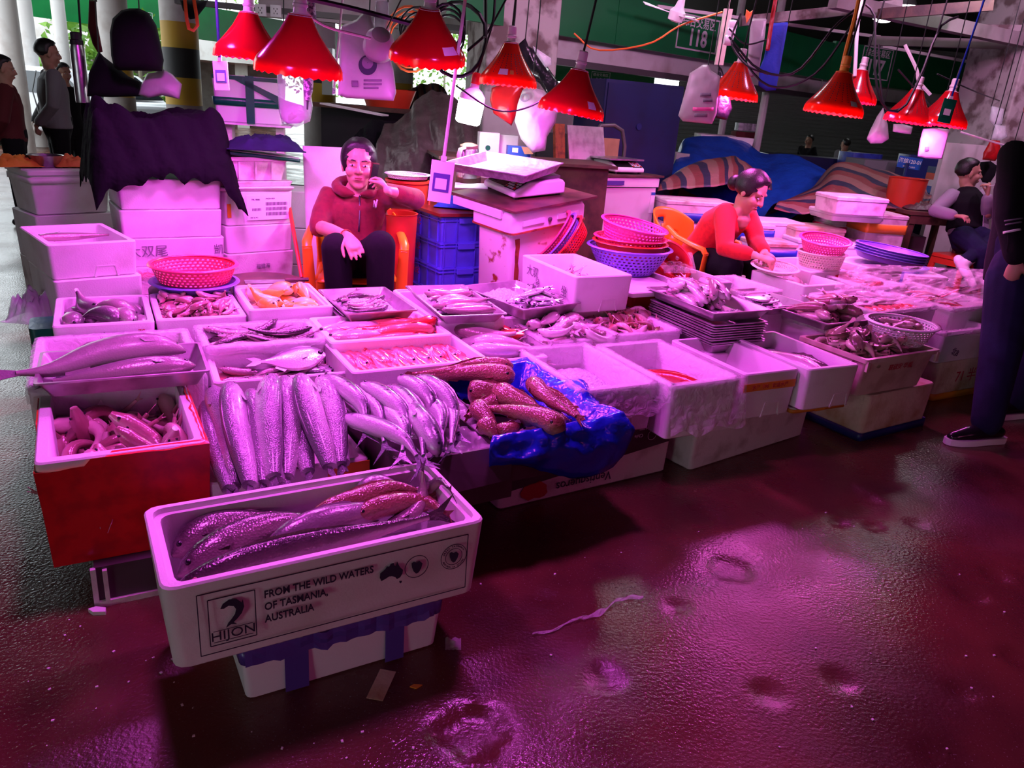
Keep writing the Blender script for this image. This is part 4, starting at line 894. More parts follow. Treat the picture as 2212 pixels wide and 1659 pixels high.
# tray 1 and 2 and 3 with ice
def box_ice(box, rect, z, amp, label, seed, fn=None):
    c, L, W, h, ang, o = BX[box]; return iceheap('crushed_ice', c, ang, rect[0]*L, rect[1]*W, rect[2]*L, rect[3]*W, z, amp, label, seed, fn=fn)
box_ice('t1', (.12, .15, .9, .92), .006, .045, 'crushed ice in the purple-rimmed tray', 1, lambda u, v: .5+.8*(1-abs(u-.35))*(1-abs(v-.5)))
pile('t1', 'darkslim', 7, (.12, .12, .88, .88), .02, 'dark mottled fish half under ice in the purple-rimmed tray', 'fish in the purple-rimmed tray', [.2, .6, 3.4], .3, .05, seed=4, sc=(.55, .75))
box_ice('t2', (.12, .3, .9, .95), .006, .05, 'crushed ice heaped behind the white fish', 2, lambda u, v: .3+v)
pile('t2', 'bigpale', 6, (.2, .06, .85, .7), .02, 'white fish on the iced tray right of the seated woman', 'white fish on the iced tray', [.4, .2, 3.3], .3, .05, seed=8, sc=(.65, .85))
box_ice('t3', (.08, .3, .9, .95), .006, .06, 'crushed ice heaped in the tilted tray', 3, lambda u, v: .3+v*(1.2-u))
pile('t3', 'silver', 26, (.25, .06, .92, .62), .012, 'small silver fish on ice in the tilted tray', 'silver fish in the tilted tray', (0, 2*pi), .5, .2, seed=9, gauss=True, cen=(.5, .45), spread=.22)
pile('t4', 'slender', 26, (.08, .30, .92, .95), .008, 'slender pale fish heaped on the pile of trays', 'slender fish on the tray pile', [1.25, 1.35, 1.45, 1.7], .4, .1, seed=10, sc=(.9, 1.1), gauss=True, cen=(.45, .6), spread=.25)
box_ice('t4', (.1, .05, .92, .35), .004, .012, 'wet slush at the front of the slender fish tray', 4)
pile('t5', 'pinky', 12, (.1, .1, .8, .9), .008, 'plump pink fish in the steel tray right of the tray pile', 'plump pink fish in a tray', [1.3, 1.45, 1.6, 1.75], .3, .08, seed=11, sc=(.9, 1.1))
box_ice('t5', (.72, .1, .96, .9), .004, .014, 'wet slush in the tray of plump pink fish', 5)
putfish('pomfret', W_('t6', .13, .20, .05), R(200), 'flat silver fish on the small steel tray', None, roll=R(80), sc=.8)
pile('t6', 'silver', 9, (.35, .1, .95, .9), .008, 'small silver fish beside the flat fish on its tray', 'silver fish beside the flat fish', (0, 2*pi), .3, .05, seed=12)
box_ice('t6', (.08, .3, .6, .92), .004, .02, 'crushed ice around the flat silver fish', 6)
pile('writing', 'spiny', 12, (.15, .25, .75, .75), .08, 'reddish small fish in the tall foam box with handwriting', 'fish in the box with handwriting', (0, 2*pi), .5, .3, seed=13, gauss=True, spread=.2, base=lambda u, v: .02)
pile('s1', 'darkslim', 1, (.08, .4, .92, .8), .115, 'dark grey fish in the open box of the front left stack', None, [0.1], .2, .0, seed=14, sc=(1, 1))
pile('grey', 'darkslim', 17, (.07, .10, .93, .92), .115, 'dark slender fish in the film-lined box', 'dark slender fish', [0.05, .15, 3.1, 3.3], .3, .08, seed=15, sc=(.7, 1.0))
pile('redf', 'redlong', 14, (.22, .10, .96, .92), .10, 'long bright red fish laid in the foam box', 'long red fish', [3.2, 3.25, 3.1], .2, .04, seed=16, sc=(.85, 1.0))
putfish('bigpale', W_('redf', .17, .24, .155), R(29+20), 'large pink-headed fish lying at the front left of the long red fish', None, roll=pi/2, sc=1.15); putfish('bigpale', W_('redf', .17, .11, .16), R(29+8), 'second large pink-headed fish nearest the front of the red fish box', None, roll=pi/2, sc=1.0)
for r_, (n_, y_, a_) in enumerate(((15, .62, 100), (13, .26, 98))):
    for k in range(n_): putfish('thread', W_('thread', .055+(.46/(n_-1))*k, .395*y_+.01*random.uniform(-1, 1), .118-.012*r_+.008*(k % 2)), R(30+a_+random.uniform(-6, 6)), ORDN[k]+' silver pink threadfin from the left in the %s row of the shallow box' % ('back', 'front')[r_], 'threadfins in the %s row' % ('back', 'front')[r_], roll=pi/2*.62, pitch=-.18, sc=random.uniform(.95, 1.1), var=k)
def water(box, z, label, m='bloodwater', t=.03):
    c, L, W, h, ang, o = BX[box]; b = MB(); b.rings([rr(t, t, L-t, W-t, .012, z), rr(t, t, L-t, W-t, .012, z+.004)]); return b.build('meltwater', m, None, c, (0,0,ang), label=label, cat='water', kind='stuff')
water('flat', .115, 'bloody melt water in the box of the round silver fish')
putfish('pomfret', W_('flat', .31, .20, .18), R(27+165), 'round silver fish lying on top in the bloody box', None, roll=R(70), sc=1.05, pitch=.12)
pile('flat', 'darkslim', 4, (.08, .15, .75, .8), .115, 'dark grey fish in the bloody box', 'grey fish in the bloody box', [.1, 3.2], .3, .05, seed=18, sc=(.8, 1.05)); pile('flat', 'silver', 14, (.08, .10, .92, .90), .11, 'small silver fish in the bloody box', 'silver fish in the bloody box', [.1, .5, 3.0], .3, .05, seed=19, sc=(.9, 1.2))
pile('wb3', 'bigpale', 13, (.06, .04, .95, .95), .085, 'pale pink fish in the box left of the film-wrapped row', 'pale pink fish', [2.0, 2.3, -.6, -.4], .35, .1, seed=20, sc=(.85, 1.05)); pile('wb3', 'redlong', 3, (.3, .4, .95, .95), .16, 'long red fish on top of the pale pink fish', 'red fish on the pale pink fish', [2.5, 2.3], .2, .05, seed=21, sc=(.75, .85))
pile('heapA', 'white', 74, (-.04, .0, 1.0, 1.0), .10, 'pale silver fish in the overflowing heap', 'pale silver fish heap', (0, 2*pi), .8, .3, seed=22, gauss=True, spread=.27)
pile('heapB', 'spiny', 140, (.0, .02, 1.02, 1.05), .10, 'brown spiny small fish in the overflowing heap', 'brown spiny fish heap', (0, 2*pi), 1.0, .5, seed=23, gauss=True, cen=(.5, .55), spread=.25, sc=(.8, 1.15))
pile('crate', 'dull', 95, (.06, .10, .74, .92), .12, 'dull small fish heaped in the pale plastic crate', 'dull fish heap', (0, 2*pi), .9, .45, seed=24, gauss=True, cen=(.5, .5), spread=.27, sc=(.85, 1.15))
for k in range(10): putfish('redsmall', W_('rr', .12+.043*k, .12+.010*(k % 3), .125), R(33+55+random.uniform(-8, 8)), ORDN[k]+' bright red fish from the left in the broad shallow box', 'red fish row', roll=1.1, sc=random.uniform(.95, 1.1), var=k)
pile('rr', 'squid', 12, (.25, .40, .95, .95), .10, 'pale striped squid behind the row of red fish', 'squid behind the red fish', [-.5, -.4, -.6], .3, .05, seed=25)
pile('e3', 'bigpale', 5, (.15, .1, .9, .9), .10, 'pale fish in the box near the colanders', 'pale fish near the colanders', [.8, 1.0, 3.9], .3, .05, seed=26, sc=(.6, .75)); pile('e5', 'redsmall', 9, (.1, .1, .9, .9), .12, 'small red fish under creased film', 'small red fish under film', [2.6, 2.9, 3.4], .3, .05, seed=27, sc=(.8, 1))
pile('e6', 'ribbon', 12, (.1, .1, .95, .9), .11, 'long pink ribbon-like fish at the far right', 'ribbon fish', [-.5, -.4, 2.6], .2, .04, seed=28); putfish('bigpale', W_('last', .24, .2, .14), R(30), 'single pale fish on film in the right end box', None, sc=.75)
# icy boxes of the front row
box_ice('c1', (.1, .08, .9, .92), .10, .035, 'crushed ice in the first box of the front row', 11); box_ice('c2', (.1, .08, .9, .92), .115, .03, 'crushed ice around the red-edged fish', 12); box_ice('c4', (.1, .06, .9, .94), .12, .02, 'icy slush around the pale fish of the end box', 13)
box_ice('e2', (.08, .08, .92, .92), .09, .03, 'crushed ice under film before the woman in red', 14)
bigfish('fish', [W_('c2', .30, .10, .145), W_('c2', .24, .22, .16), W_('c2', .14, .34, .155), W_('c2', .06, .42, .14)], (.5, .2, .8), .030, .018, 'f_red', 'red-edged fish in ice inside the film-wrapped box', tail=.1)
bigfish('fish', [W_('c4', .16, .05, .145), W_('c4', .17, .20, .15), W_('c4', .12, .34, .15), W_('c4', .08, .46, .14)], (1, .3, .25), .042, .028, 'f_pale', 'pale fish in icy slush at the end of the front row', tail=.08); bigfish('fish', [W_('c4', .26, .10, .14), W_('c4', .22, .26, .145), W_('c4', .16, .42, .14)], (1, .2, .5), .032, .02, 'f_dark', 'dark fish with a raised fin beside the pale one in slush', tail=.08, dorsalfin=.8)
putfish('redsmall', W_('c3', .05, .36, .05), R(120), 'lone red fish in the nearly empty box', None, sc=1.)
pile('shark', 'pinky', 10, (.1, .62, .92, .94), .13, 'pink fish lying behind the grey fish tray', 'pink fish behind the tray', [.2, 3.0, 2.6], .4, .3, seed=30, sc=(.9, 1.2))
# the big grey fish in the steel tray
bigfish('shark', [W_('t_shark', .44, .17, .075), W_('t_shark', .34, .18, .095), W_('t_shark', .18, .17, .085), W_('t_shark', .04, .12, .06), W_('t_shark', -.06, .10, .062)], (-.25, .9, .35), .062, .05, 'f_shark', 'big grey shark-like fish lying across the steel tray', tail=.20, ttype='fork', dorsalfin=.5, prof=[(0,.06),(.05,.30),(.15,.62),(.30,.95),(.42,1),(.58,.78),(.75,.42),(.9,.2),(1,.14)])
bigfish('shark', [W_('t_shark', .46, .08, .05), W_('t_shark', .32, .07, .06), W_('t_shark', .16, .06, .05), W_('t_shark', .04, .06, .04)], (-.1, .8, .3), .042, .036, 'f_grey', 'second grey fish at the front of the steel tray', tail=.12, dorsalfin=.3); box_ice('t_shark', (.06, .45, .45, .92), .004, .03, 'crushed ice behind the big grey fish', 15)
# hake laid side by side, heads high at the back, tails down at the front
hk = [(455, 838, 505, 1052, .46, 0), (500, 830, 540, 1048, .49, 1), (540, 845, 570, 1045, .47, 0), (585, 812, 590, 1030, .52, 1), (615, 815, 620, 1030, .50, 0), (650, 812, 712, 1008, .53, 1), (690, 815, 735, 1004, .49, 0), (450, 870, 495, 1058, .40, 0), (565, 870, 600, 1040, .41, 0), (640, 870, 665, 1020, .42, 0), (520, 880, 545, 1050, .40, 0), (712, 850, 742, 1000, .42, 0)]
ORD = ['first', 'second', 'third', 'fourth', 'fifth', 'sixth', 'seventh', 'eighth', 'ninth', 'tenth', 'eleventh', 'twelfth']
hkl = sorted(range(len(hk)), key=lambda i: hk[i][0]+hk[i][2])
for k, (x0, y0, x1, y1, z0, top) in enumerate(hk):
    a = P(x0, y0, z0); e = P(x1, y1, .345 if not top else .365); d = e-a; s = V((.12*(-1)**k, .05, 0))*.12
    pts = [a, a.lerp(e, .25)+V((0,0,.022))+s*.6, a.lerp(e, .55)+V((0,0,.025))+s, a.lerp(e, .8)+V((0,0,.010))+s*.4, e]
    bigfish('hake', pts, lambda t, k=k: V((-.75 if k % 3 else .75, .3, .65)), .050 if top else .044, .036, 'f_hake', ('big' if top else 'half-buried')+' silver hake, '+ORD[hkl.index(k)]+' from the left in the foremost bin', 'hake in the front bin', tail=.09, ttype='fan', dorsalfin=.12, prof=[(0,.12),(.03,.42),(.08,.66),(.16,.86),(.3,1),(.48,.98),(.68,.85),(.85,.68),(1,.5)])
# mackerel
mk = [(695, 812, 790, 925, .50), (740, 840, 830, 955, .46), (780, 828, 880, 945, .50), (835, 835, 915, 985, .48), (860, 815, 925, 910, .51), (895, 815, 990, 935, .50), (800, 870, 870, 975, .45), (900, 860, 950, 960, .45), (735, 900, 900, 985, .43), (930, 850, 975, 960, .44)]
mkl = sorted(range(len(mk)), key=lambda i: mk[i][0]+mk[i][2])
for k, (x0, y0, x1, y1, z0) in enumerate(mk):
    a = P(x0, y0, z0); e = P(x1, y1, .435); s = V((.03, .03, .02)) if k % 2 else V((.045, -.01, .02))
    bigfish('mackerel', [a, a.lerp(e, .3)+s*.8, a.lerp(e, .65)+s, e], lambda t, k=k: V((.8, .4, .55 if k % 2 else .35)), .036, .027, 'f_mack', 'spotted mackerel, '+ORD[mkl.index(k)]+' from the left in the dark cardboard box', 'mackerel in the cardboard box', tail=.20, dorsalfin=.15, pect=False)
a = P(900, 900, .47); e = P(950, 985, .42); bigfish('mackerel', [P(880, 870, .48), P(915, 915, .475), P(940, 965, .44), P(945, 990, .40)], (.8, .3, .5), .040, .03, 'f_mack', 'spotted mackerel whose tail hangs over the box front', None, tail=.24)
cloth(lambda u, v: W_('mack', -.01+.42*u, .02+.62*v, .19+.035*noise.noise(V((u*4, v*6, 1)))+.02*noise.noise(V((u*14, v*14, 4)))-.03*(1-abs(2*u-1))), 24, 30, 'film_thick', 'plastic_sheet', th=0, label='clear plastic sheet under the mackerel', cat='plastic sheet')
# brown fish in the blue bag
bf = [(1108, 793, 890, 808, .47, .036), (1112, 815, 900, 815, .46, .045), (1010, 850, 1120, 850, .45, .05), (1215, 925, 1040, 880, .46, .042), (1160, 845, 1240, 880, .45, .034), (1150, 825, 1245, 900, .48, .034), (1080, 845, 1180, 905, .46, .045), (1050, 920, 1075, 945, .43, .035), (1075, 940, 1130, 920, .42, .036), (1180, 905, 1230, 910, .42, .034), (1040, 880, 1060, 930, .43, .04), (1130, 870, 1200, 930, .425, .04), (1190, 860, 1255, 905, .43, .034), (1090, 870, 1010, 900, .43, .042), (1125, 905, 1200, 890, .445, .036)]
bfd = ['long upper lizardfish lying across the back of the blue bag', 'plump lizardfish just in front of the uppermost one', 'broad lizardfish at the left of the blue bag', 'long lizardfish lying across the middle of the blue bag', 'thin lizardfish at the right back of the blue bag', 'lizardfish pointing to the right rim of the blue bag', 'thick lizardfish in the centre of the blue bag', 'short lizardfish at the front left of the blue bag', 'lizardfish at the very front of the blue bag', 'small lizardfish beside the folded front of the blue bag', 'lizardfish half hidden at the left of the blue bag', 'lizardfish under the crossing one in the blue bag', 'slim lizardfish along the right rim of the blue bag', 'lizardfish bent across the left half of the blue bag', 'lizardfish in the front middle of the blue bag']
for k, (x0, y0, x1, y1, z, hh) in enumerate(bf):
    a = P(x0, y0, z); e = P(x1, y1, z-.01); n = (e-a).cross(V((0,0,1))).normalized()*(e-a).length*.08
    bigfish('lizardfish', [a, a.lerp(e, .3)+n*.8+V((0,0,.008)), a.lerp(e, .65)+n*(.9 if k % 2 else -.3)+V((0,0,.006)), e], V((.1, .3, .9)), hh*.98, hh*1.1, 'f_brown', bfd[k], 'lizardfish in the blue bag', prof=GOBY, tail=.12, ttype='fork', dorsalfin=.2)
def bluebag(u, v):
    "bag folded over the right and front rim of its box"
    a = u*1.0; L, W = .46, .56
    per = [(-.02, -.02), (.22, -.03), (.50, -.02), (.52, .28), (.50, .60), (.10, .62)]; s = a*(len(per)-1); i = min(int(s), len(per)-2); t = s-i; px_, py_ = per[i][0]+(per[i+1][0]-per[i][0])*t, per[i][1]+(per[i+1][1]-per[i][1])*t
    d = V((px_-.23, py_-.28, 0)).normalized(); w_ = noise.noise(V((u*11, v*3, 2)))*.024+noise.noise(V((u*28, v*6, 7)))*.016+abs(noise.noise(V((u*50+v*9, v*8, 3))))*.010
    prof = [(-.13, -.05), (-.07, .0), (-.03, .03), (.0, .045), (.035, .03), (.05, -.02), (.045, -.07), (.03, -.12), (.01, -.15)]; q = v*(len(prof)-1); j = min(int(q), len(prof)-2); f = q-j; dn, dz = prof[j][0]+(prof[j+1][0]-prof[j][0])*f, prof[j][1]+(prof[j+1][1]-prof[j][1])*f
    amt = .45+.75*sin(pi*min(1, max(0, (u-.05)/.55)))**2
    return W_('bag', px_+d.x*(dn+w_), py_+d.y*(dn+w_), .15+(dz*(amt if dz < 0 and v > .5 else 1))+w_*.8)
cloth(bluebag, 110, 34, 'bag_blue', 'plastic_bag', th=.0015, label='blue plastic bag folded over the box of lizardfish', cat='plastic bag', smooth=180)
# fish in the long printed box
tf = [([(.03,.08,.175),(.22,.10,.19),(.45,.10,.205),(.68,.11,.21)], .046, .030, 'f_dark', 'long dark fish nearest the printed side, head at the left', (0,.5,.85)), ([(.05,.16,.16),(.18,.22,.185),(.32,.26,.19),(.45,.25,.175)], .05, .034, 'f_dark', 'dark scaly fish in the middle left of the printed box', (0,.8,.5)), ([(.05,.27,.15),(.15,.31,.175),(.28,.31,.17),(.40,.29,.15)], .052, .034, 'f_dark', 'grey fish at the back left of the printed box', (0,.8,.5)),
      ([(.26,.18,.175),(.40,.20,.20),(.55,.22,.195),(.68,.24,.175)], .044, .032, 'f_grey', 'grey scaly fish in the centre of the printed box', (0,.7,.6)), ([(.40,.27,.19),(.52,.27,.205),(.64,.28,.22),(.74,.25,.20)], .036, .034, 'f_brown', 'pinkish brown fish at the back right of the printed box', (0,.6,.8)), ([(.50,.20,.20),(.60,.22,.205),(.72,.22,.19),(.74,.13,.20)], .032, .03, 'f_brown', 'brown fish curled at the right end of the printed box', (0,.6,.8)), ([(.55,.31,.19),(.62,.33,.21),(.70,.30,.19)], .04, .03, 'f_grey', 'dark flat fish leaning on the back wall of the printed box', (0,.9,.4))]
tf += [([(.55,.16,.16),(.66,.19,.18),(.715,.24,.21),(.725,.26,.27)], .026, .018, 'f_dark', 'dark fish whose tail stands up at the right end of the printed box', (0,.9,.3)), ([(.50,.28,.15),(.64,.30,.17),(.74,.27,.20),(.762,.22,.25),(.755,.15,.265)], .022, .016, 'f_dark', 'dark thin fish curling up the right wall of the printed box', (0,.9,.3))]
for pts, hh, ww, m, l, d in tf:
    a = R(31); dd = V((d[0]*cos(a)-d[1]*sin(a), d[0]*sin(a)+d[1]*cos(a), d[2])); bigfish('fish', [W_('tas', *p) for p in pts], dd, hh, ww, m, l, tail=.14, dorsalfin=.2, prof=STD if ww < .04 else EEL, eyem='eye_pink' if 'nearest' in l else 'black_gloss')

def drape(key, x0, x1, y, z0, z1, seed, lean=0.):
    "film hanging down the front of a box"
    c, L, W, h, ang, o = BX[key]
    def f(u, v):
        fold = .006*abs(noise.noise(V((u*13, v*2.5, seed))))+.010*abs(noise.noise(V((u*5+v*2, v*3, seed*2))))*v; zz = z0+(z1+.035*noise.noise(V((u*4, 3, seed)))-z0)*v
        return V((x0+(x1-x0)*u+lean*v, y-.006-fold-.018*v*v, zz))
    b = MB(); b.grid(f, 46, 26); return b.build('plastic_drape', 'film', o, smooth=180)
drape('c1', .0, .37, 0, .205, .085, 3); drape('c2', -.01, .39, 0, .24, .03, 5, .02)
# ------------------------------------------------------------------ heat-red market lamps
def lamp(px, py, d, dia, label, m='lamp_red', tilt=(0, 0), hgt=.62, top=None, sticker=None, socket='socket', holes=False, cordm='cable', led='led_pink'):
    "px, py: middle of the rim"
    c = D(px, py, d); t = place('market_lamp', None, None, c, (tilt[0], tilt[1], 0), label=label, cat='lamp', group='red market lamps'); r = dia/2; h = dia*hgt; n = 60
    prof = [(1, 0), (.985, .10), (.93, .20), (.78, .34), (.60, .52), (.44, .70), (.33, .86), (.27, .96), (.25, 1.0)]
    b = MB(); b.lathe([(r*a, h*z) for a, z in prof], n, fn=lambda i, k: (-.008*abs(sin(pi*k/2.)) -.004 if i == 0 else 0)); b.lathe([(r*a-.003, h*z) for a, z in prof[::-1]], n, fn=lambda i, k: (-.008*abs(sin(pi*k/2.))-.004 if i == len(prof)-1 else 0))
    shd = b.build('lamp_shade', m, t, smooth=50)
    s = MB(); s.lathe([(.02, h+.085), (.024, h+.08), (.024, h+.04), (.028, h+.036), (.028, h+.028), (.024, h+.024), (.026, h+.005), (r*.25+.004, h-.004), (r*.2, h-.02), (.012, h-.025)], 20, c0=True, c1=True); s.build('lamp_socket', socket, t)
    zl = h*.16; rl = r*.62
    e = MB(); e.lathe([(rl*.05, zl), (rl, zl), (rl, zl+.006), (rl*.8, zl+.02), (.02, h*.8)], 32, c0=True, c1=True); e.m[-1] = 0
    e2 = MB(); e2.lathe([(rl*.97, zl-.001), (rl*.05, zl-.0015)], 32, c0=False, c1=True); e2.build('led_disc', led, t)
    e.build('bulb_body', 'white_plastic', t)
    if sticker:
        for (a, z, w_, hh_, mm) in sticker:
            g = MB(); g.grid(lambda u, v: (lambda rad, zz, an: (rad*cos(an), rad*sin(an), zz))((r*(pvr(prof, (z+hh_*v)))+.002), h*(z+hh_*v), a+w_*(u-.5)), 5, 4); g.build('sticker', mm, shd)
    if holes:
        g = MB(); k = 0
        for z in [.26+.055*i for i in range(9)]:
            for q in range(26):
                an = 2*pi*q/26+(.0 if holes == 1 else .1); rad = r*pvr(prof, z)+.0006; p = V((rad*cos(an), rad*sin(an), h*z)); u = V((-sin(an), cos(an), 0))*.0022; v = V((-.5*cos(an), -.5*sin(an), .8))*.004
                g.add([p-u-v, p+u-v, p+u+v, p-u+v], [(0,1,2,3)])
        g.build('vent_holes', 'black', shd, smooth=0, kind='stuff')
    q = MB(); tp = top if top is not None else [(0, 0, h+.08), (.01, 0, h+.45), (.0, .02, h+1.1), (.0, .02, 4.0-c.z)]
    q.tube(tp, .006, 7); q.build('lamp_cord', cordm, t); return t
def pvr(prof, z):
    for (a, x), (b, y) in zip(prof, prof[1:]):
        if x <= z <= y: return a+(b-a)*(z-x)/(y-x+1e-9)
    return prof[-1][0] if z > .5 else 1
L_ = [(538, 124, 3.75, .335, 'leftmost red lamp hanging over the boxes by the green taped cooler', 'lamp_red', (0, R(2)), 0, None),
      (645, 155, 2.95, .335, 'large red lamp with glowing rim left of the printed bag', 'lamp_red', (R(4), R(4)), 0, None),
      (923, 126, 3.25, .325, 'red lamp tipped towards the viewer showing its bright disc', 'lamp_red', (R(14), R(3)), 0, [(-.7, .22, .5, .14, 'paper')]),
      (1097, 182, 4.35, .33, 'orange red perforated lamp above the weighing scale', 'lamp_orange', (0, R(1)), 1, [(-1.75, .2, .35, .14, 'paper'), (-1.42, .22, .14, .1, 'tape_yellow')]),
      (1233, 243, 3.8, .335, 'red lamp hanging lowest in the middle beside the blue cabinet', 'lamp_red', (0, R(7)), 0, [(-.95, .16, .3, .16, 'paper')]),
      (1583, 210, 5.2, .335, 'orange red lamp right of the hanging paper bags', 'lamp_orange', (0, R(4)), 1, None),
      (1799, 243, 4.45, .335, 'perforated red lamp on an orange-taped cord', 'lamp_orange', (0, R(4)), 1, [(-1.2, .18, .3, .12, 'paper')]),
      (1843, 217, 5.6, .32, 'red lamp half hidden behind the orange-taped cord lamp', 'lamp_red', (0, R(5)), 1, None),
      (1960, 262, 5.6, .335, 'second red lamp from the right above the white bags', 'lamp_red', (0, R(5)), 1, None),
      (2033, 268, 5.55, .34, 'rightmost red lamp behind the green payment card', 'lamp_red', (0, R(5)), 1, None)]
for x, y, d, dia, l, m, tl, ho, stk in L_: lamp(x, y, d, dia, l, m, tl, .66 if ho else .60, None, stk, 'tape_orange' if 'orange-taped' in l and 'half' not in l else 'socket', ho, led='led_rose' if x > 1400 else 'led_pink')
# white bulb
c = D(1015, 238, 4.6); t = place('led_bulb', None, None, c, (0, R(9), 0), label='bright white bulb hanging left of the orange red lamp', cat='bulb')
b = MB(); b.lathe([(.005, -.082), (.06, -.080), (.075, -.068), (.078, .045), (.07, .05)], 28, c0=True, c1=True); b.build('glowing_globe', 'led_white', t)
b = MB(); b.lathe([(.071, .05), (.078, .056), (.076, .085), (.05, .115), (.028, .13), (.026, .15)], 28, c0=True, c1=True); b.build('bulb_neck', 'white_plastic', t)
b = MB(); b.lathe([(.027, .15), (.029, .155), (.029, .20), (.02, .215)], 20, c0=True, c1=True); b.build('bulb_socket', 'red_plastic', t)
b = MB(); b.tube([(0,0,.21), (.03,.02,.5), (.16,.05,.9), (.22,.05,1.6)], .006, 6); b.build('bulb_cord', 'cable', t)
# ------------------------------------------------------------------ people
def frame(fwd, up):
    f = V(fwd).normalized(); u = V(up); u = (u-f*u.dot(f)).normalized(); r = f.cross(u); return Matrix((r, f, u)).transposed()
def remesh(o, vox, it=6):
    mod(o, 'REMESH', mode='VOXEL', voxel_size=vox, use_smooth_shade=True); mod(o, 'SMOOTH', factor=.5, iterations=it); return o
def hand(b, wrist, d, pn, side, curl=(.3, .5, .4), s=1., spread=.12, thumb=(.7, .3), index=None):
    "wrist, direction d, palm normal pn (side the fingers close to); side: +1 thumb on d x pn"
    d = V(d).normalized(); pn = V(pn); pn = (pn-d*pn.dot(d)).normalized(); lat = d.cross(pn)*side
    k = wrist+d*.085*s
    b.tube([wrist-d*.01, wrist+d*.03*s, wrist+d*.065*s, k], [.027*s, .034*s, .040*s, .038*s], 10, flat=.48, up=pn, dome=True)
    for i, (o_, l) in enumerate(((.030, .072), (.010, .080), (-.011, .074), (-.031, .058))):
        c = index if (i == 0 and index) else curl; p = k+lat*o_*s-d*.008*s; q = [p]; a = 0; dd = (d+lat*spread*(o_/.03)*.5).normalized()
        for j, f in enumerate((.45, .32, .23)):
            a += c[j]; v = dd*cos(a)+pn*sin(a); p = p+v*l*f*s; q.append(p)
        b.tube(q, [.0098*s, .0092*s, .0084*s, .0070*s], 8, dome=True)
    p = wrist+d*.022*s+lat*.026*s; v = (d*.75+lat*thumb[0]+pn*thumb[1]).normalized(); v2 = (d*.95+lat*thumb[0]*.25+pn*(thumb[1]+.35)).normalized()
    b.tube([p, p+v*.034*s, p+v*.034*s+v2*.030*s, p+v*.036*s+v2*.056*s], [.0135*s, .0120*s, .0105*s, .0080*s], 8, dome=True)
def headgeo(b, c, M, s=1.):
    T = Matrix.Translation(c) @ (M*s).to_4x4(); st_ = len(b.v)
    b.ball((0,-.012,.030), (.076,.095,.092), 16, 12); b.ball((0,.016,-.040), (.062,.070,.078), 14, 10); b.ball((0,.050,-.094), (.028,.026,.022), 10, 8); b.ball((0,.030,-.08), (.047,.045,.03), 10, 8)
    b.tube([(0,.082,.024), (0,.097,-.004), (0,.104,-.024)], [.008,.010,.0145], 8, dome=True); b.ball((.013,.090,-.028), .010, 8, 6); b.ball((-.013,.090,-.028), .010, 8, 6)
    for q in (-1, 1):
        b.ball((q*.037,.056,-.026), (.030,.030,.030), 10, 8); b.ball((q*.036,.070,.030), (.028,.016,.011), 8, 6); b.ball((q*.078,-.004,-.006), (.010,.020,.033), 8, 8)
    b.ball((0,.076,-.062), (.028,.016,.016), 8, 6); b.xf(T, st_)
def face(root, c, M, s=1., hair='short', hairm='hair', mouth=True, brow=True):
    T = Matrix.Translation(c-root.location) @ (M*s).to_4x4()
    e = MB(); p = MB(); br = MB()
    for q in (-1, 1):
        e.ball((q*.032,.0785,.004), (.0145,.008,.0048), 10, 7); p.ball((q*.032,.0835,.004), (.0052,.0042,.0046), 8, 6); br.tube([(q*.016,.0865,.026), (q*.032,.0865,.030), (q*.048,.076,.026)], [.0026,.0030,.0018], 6, dome=True)
    for m_, mm, nm in ((e, 'eye_white', 'eyeball'), (p, 'black_gloss', 'iris'), (br, 'hair', 'eyebrow')):
        m_.xf(T); nv_ = len(m_.v)//2; nf_ = len(m_.f)//2
        for q in (0, 1):
            h_ = MB(); h_.v = m_.v[q*nv_:(q+1)*nv_]; h_.f = [tuple(i-q*nv_ for i in f_) for f_ in m_.f[q*nf_:(q+1)*nf_]]; h_.m = [0]*nf_; h_.build(nm, mm, root, smooth=180)
    if mouth: l = MB(); l.ball((0,.0875,-.056), (.021,.008,.0052), 12, 6); l.ball((0,.0865,-.065), (.018,.008,.0058), 12, 6); l.xf(T); l.build('lips', 'lips', root, smooth=180)
    h = MB(); L = []
    n, m_ = 26, 18
    for i in range(m_+1):
        a = -pi/2+pi*(i+.05)/(m_+.1); ring = []
        for k in range(n):
            t = 2*pi*k/n; v = V((cos(a)*cos(t), cos(a)*sin(t), sin(a)))
            part = .012*max(0, 1-abs(v.x)*4)
            hl = .55 if hair != 'short' else .62
            f = 1.0
            if hair == 'short':
                if v.y > .15 and v.z < hl-.35*max(0, abs(v.x)-.5)-(1-v.y)*.25: f = .80
            elif v.y > .28 and v.z < .62-.55*abs(v.x)**1.5 and abs(v.x) < .74: f = .78
            if v.z < -.35 and hair == 'short': f = .74 if v.y > -.2 else .9
            if v.z < -.72: f = min(f, .8)
            r_ = (.087, .106, .103) if hair == 'short' else (.094, .110, .108); q = V((v.x*r_[0]*f, v.y*r_[1]*f-.016, v.z*r_[2]*f+.036)); q += v*.004*noise.noise(v*6); q.z -= part*.3 if v.z > .8 else 0; ring.append(q)
        L.append(ring)
    h.rings(L); h.xf(T); ho = h.build('hair', hairm, root, smooth=180)
    if hair == 'bun': g = MB(); g.ball((0,-.125,-.01), (.05,.045,.05), 12, 9); g.tube([(0,-.09,.0), (0,-.11,-.005)], [.03,.035], 10); g.xf(T); g.build('hair_bun', hairm, root, smooth=180)
    if hair == 'tail': g = MB(); g.ball((0,-.10,-.03), (.06,.05,.06), 12, 9); g.xf(T); g.build('hair_knot', hairm, root, smooth=180)
    if hair == 'crop': pass
    return T
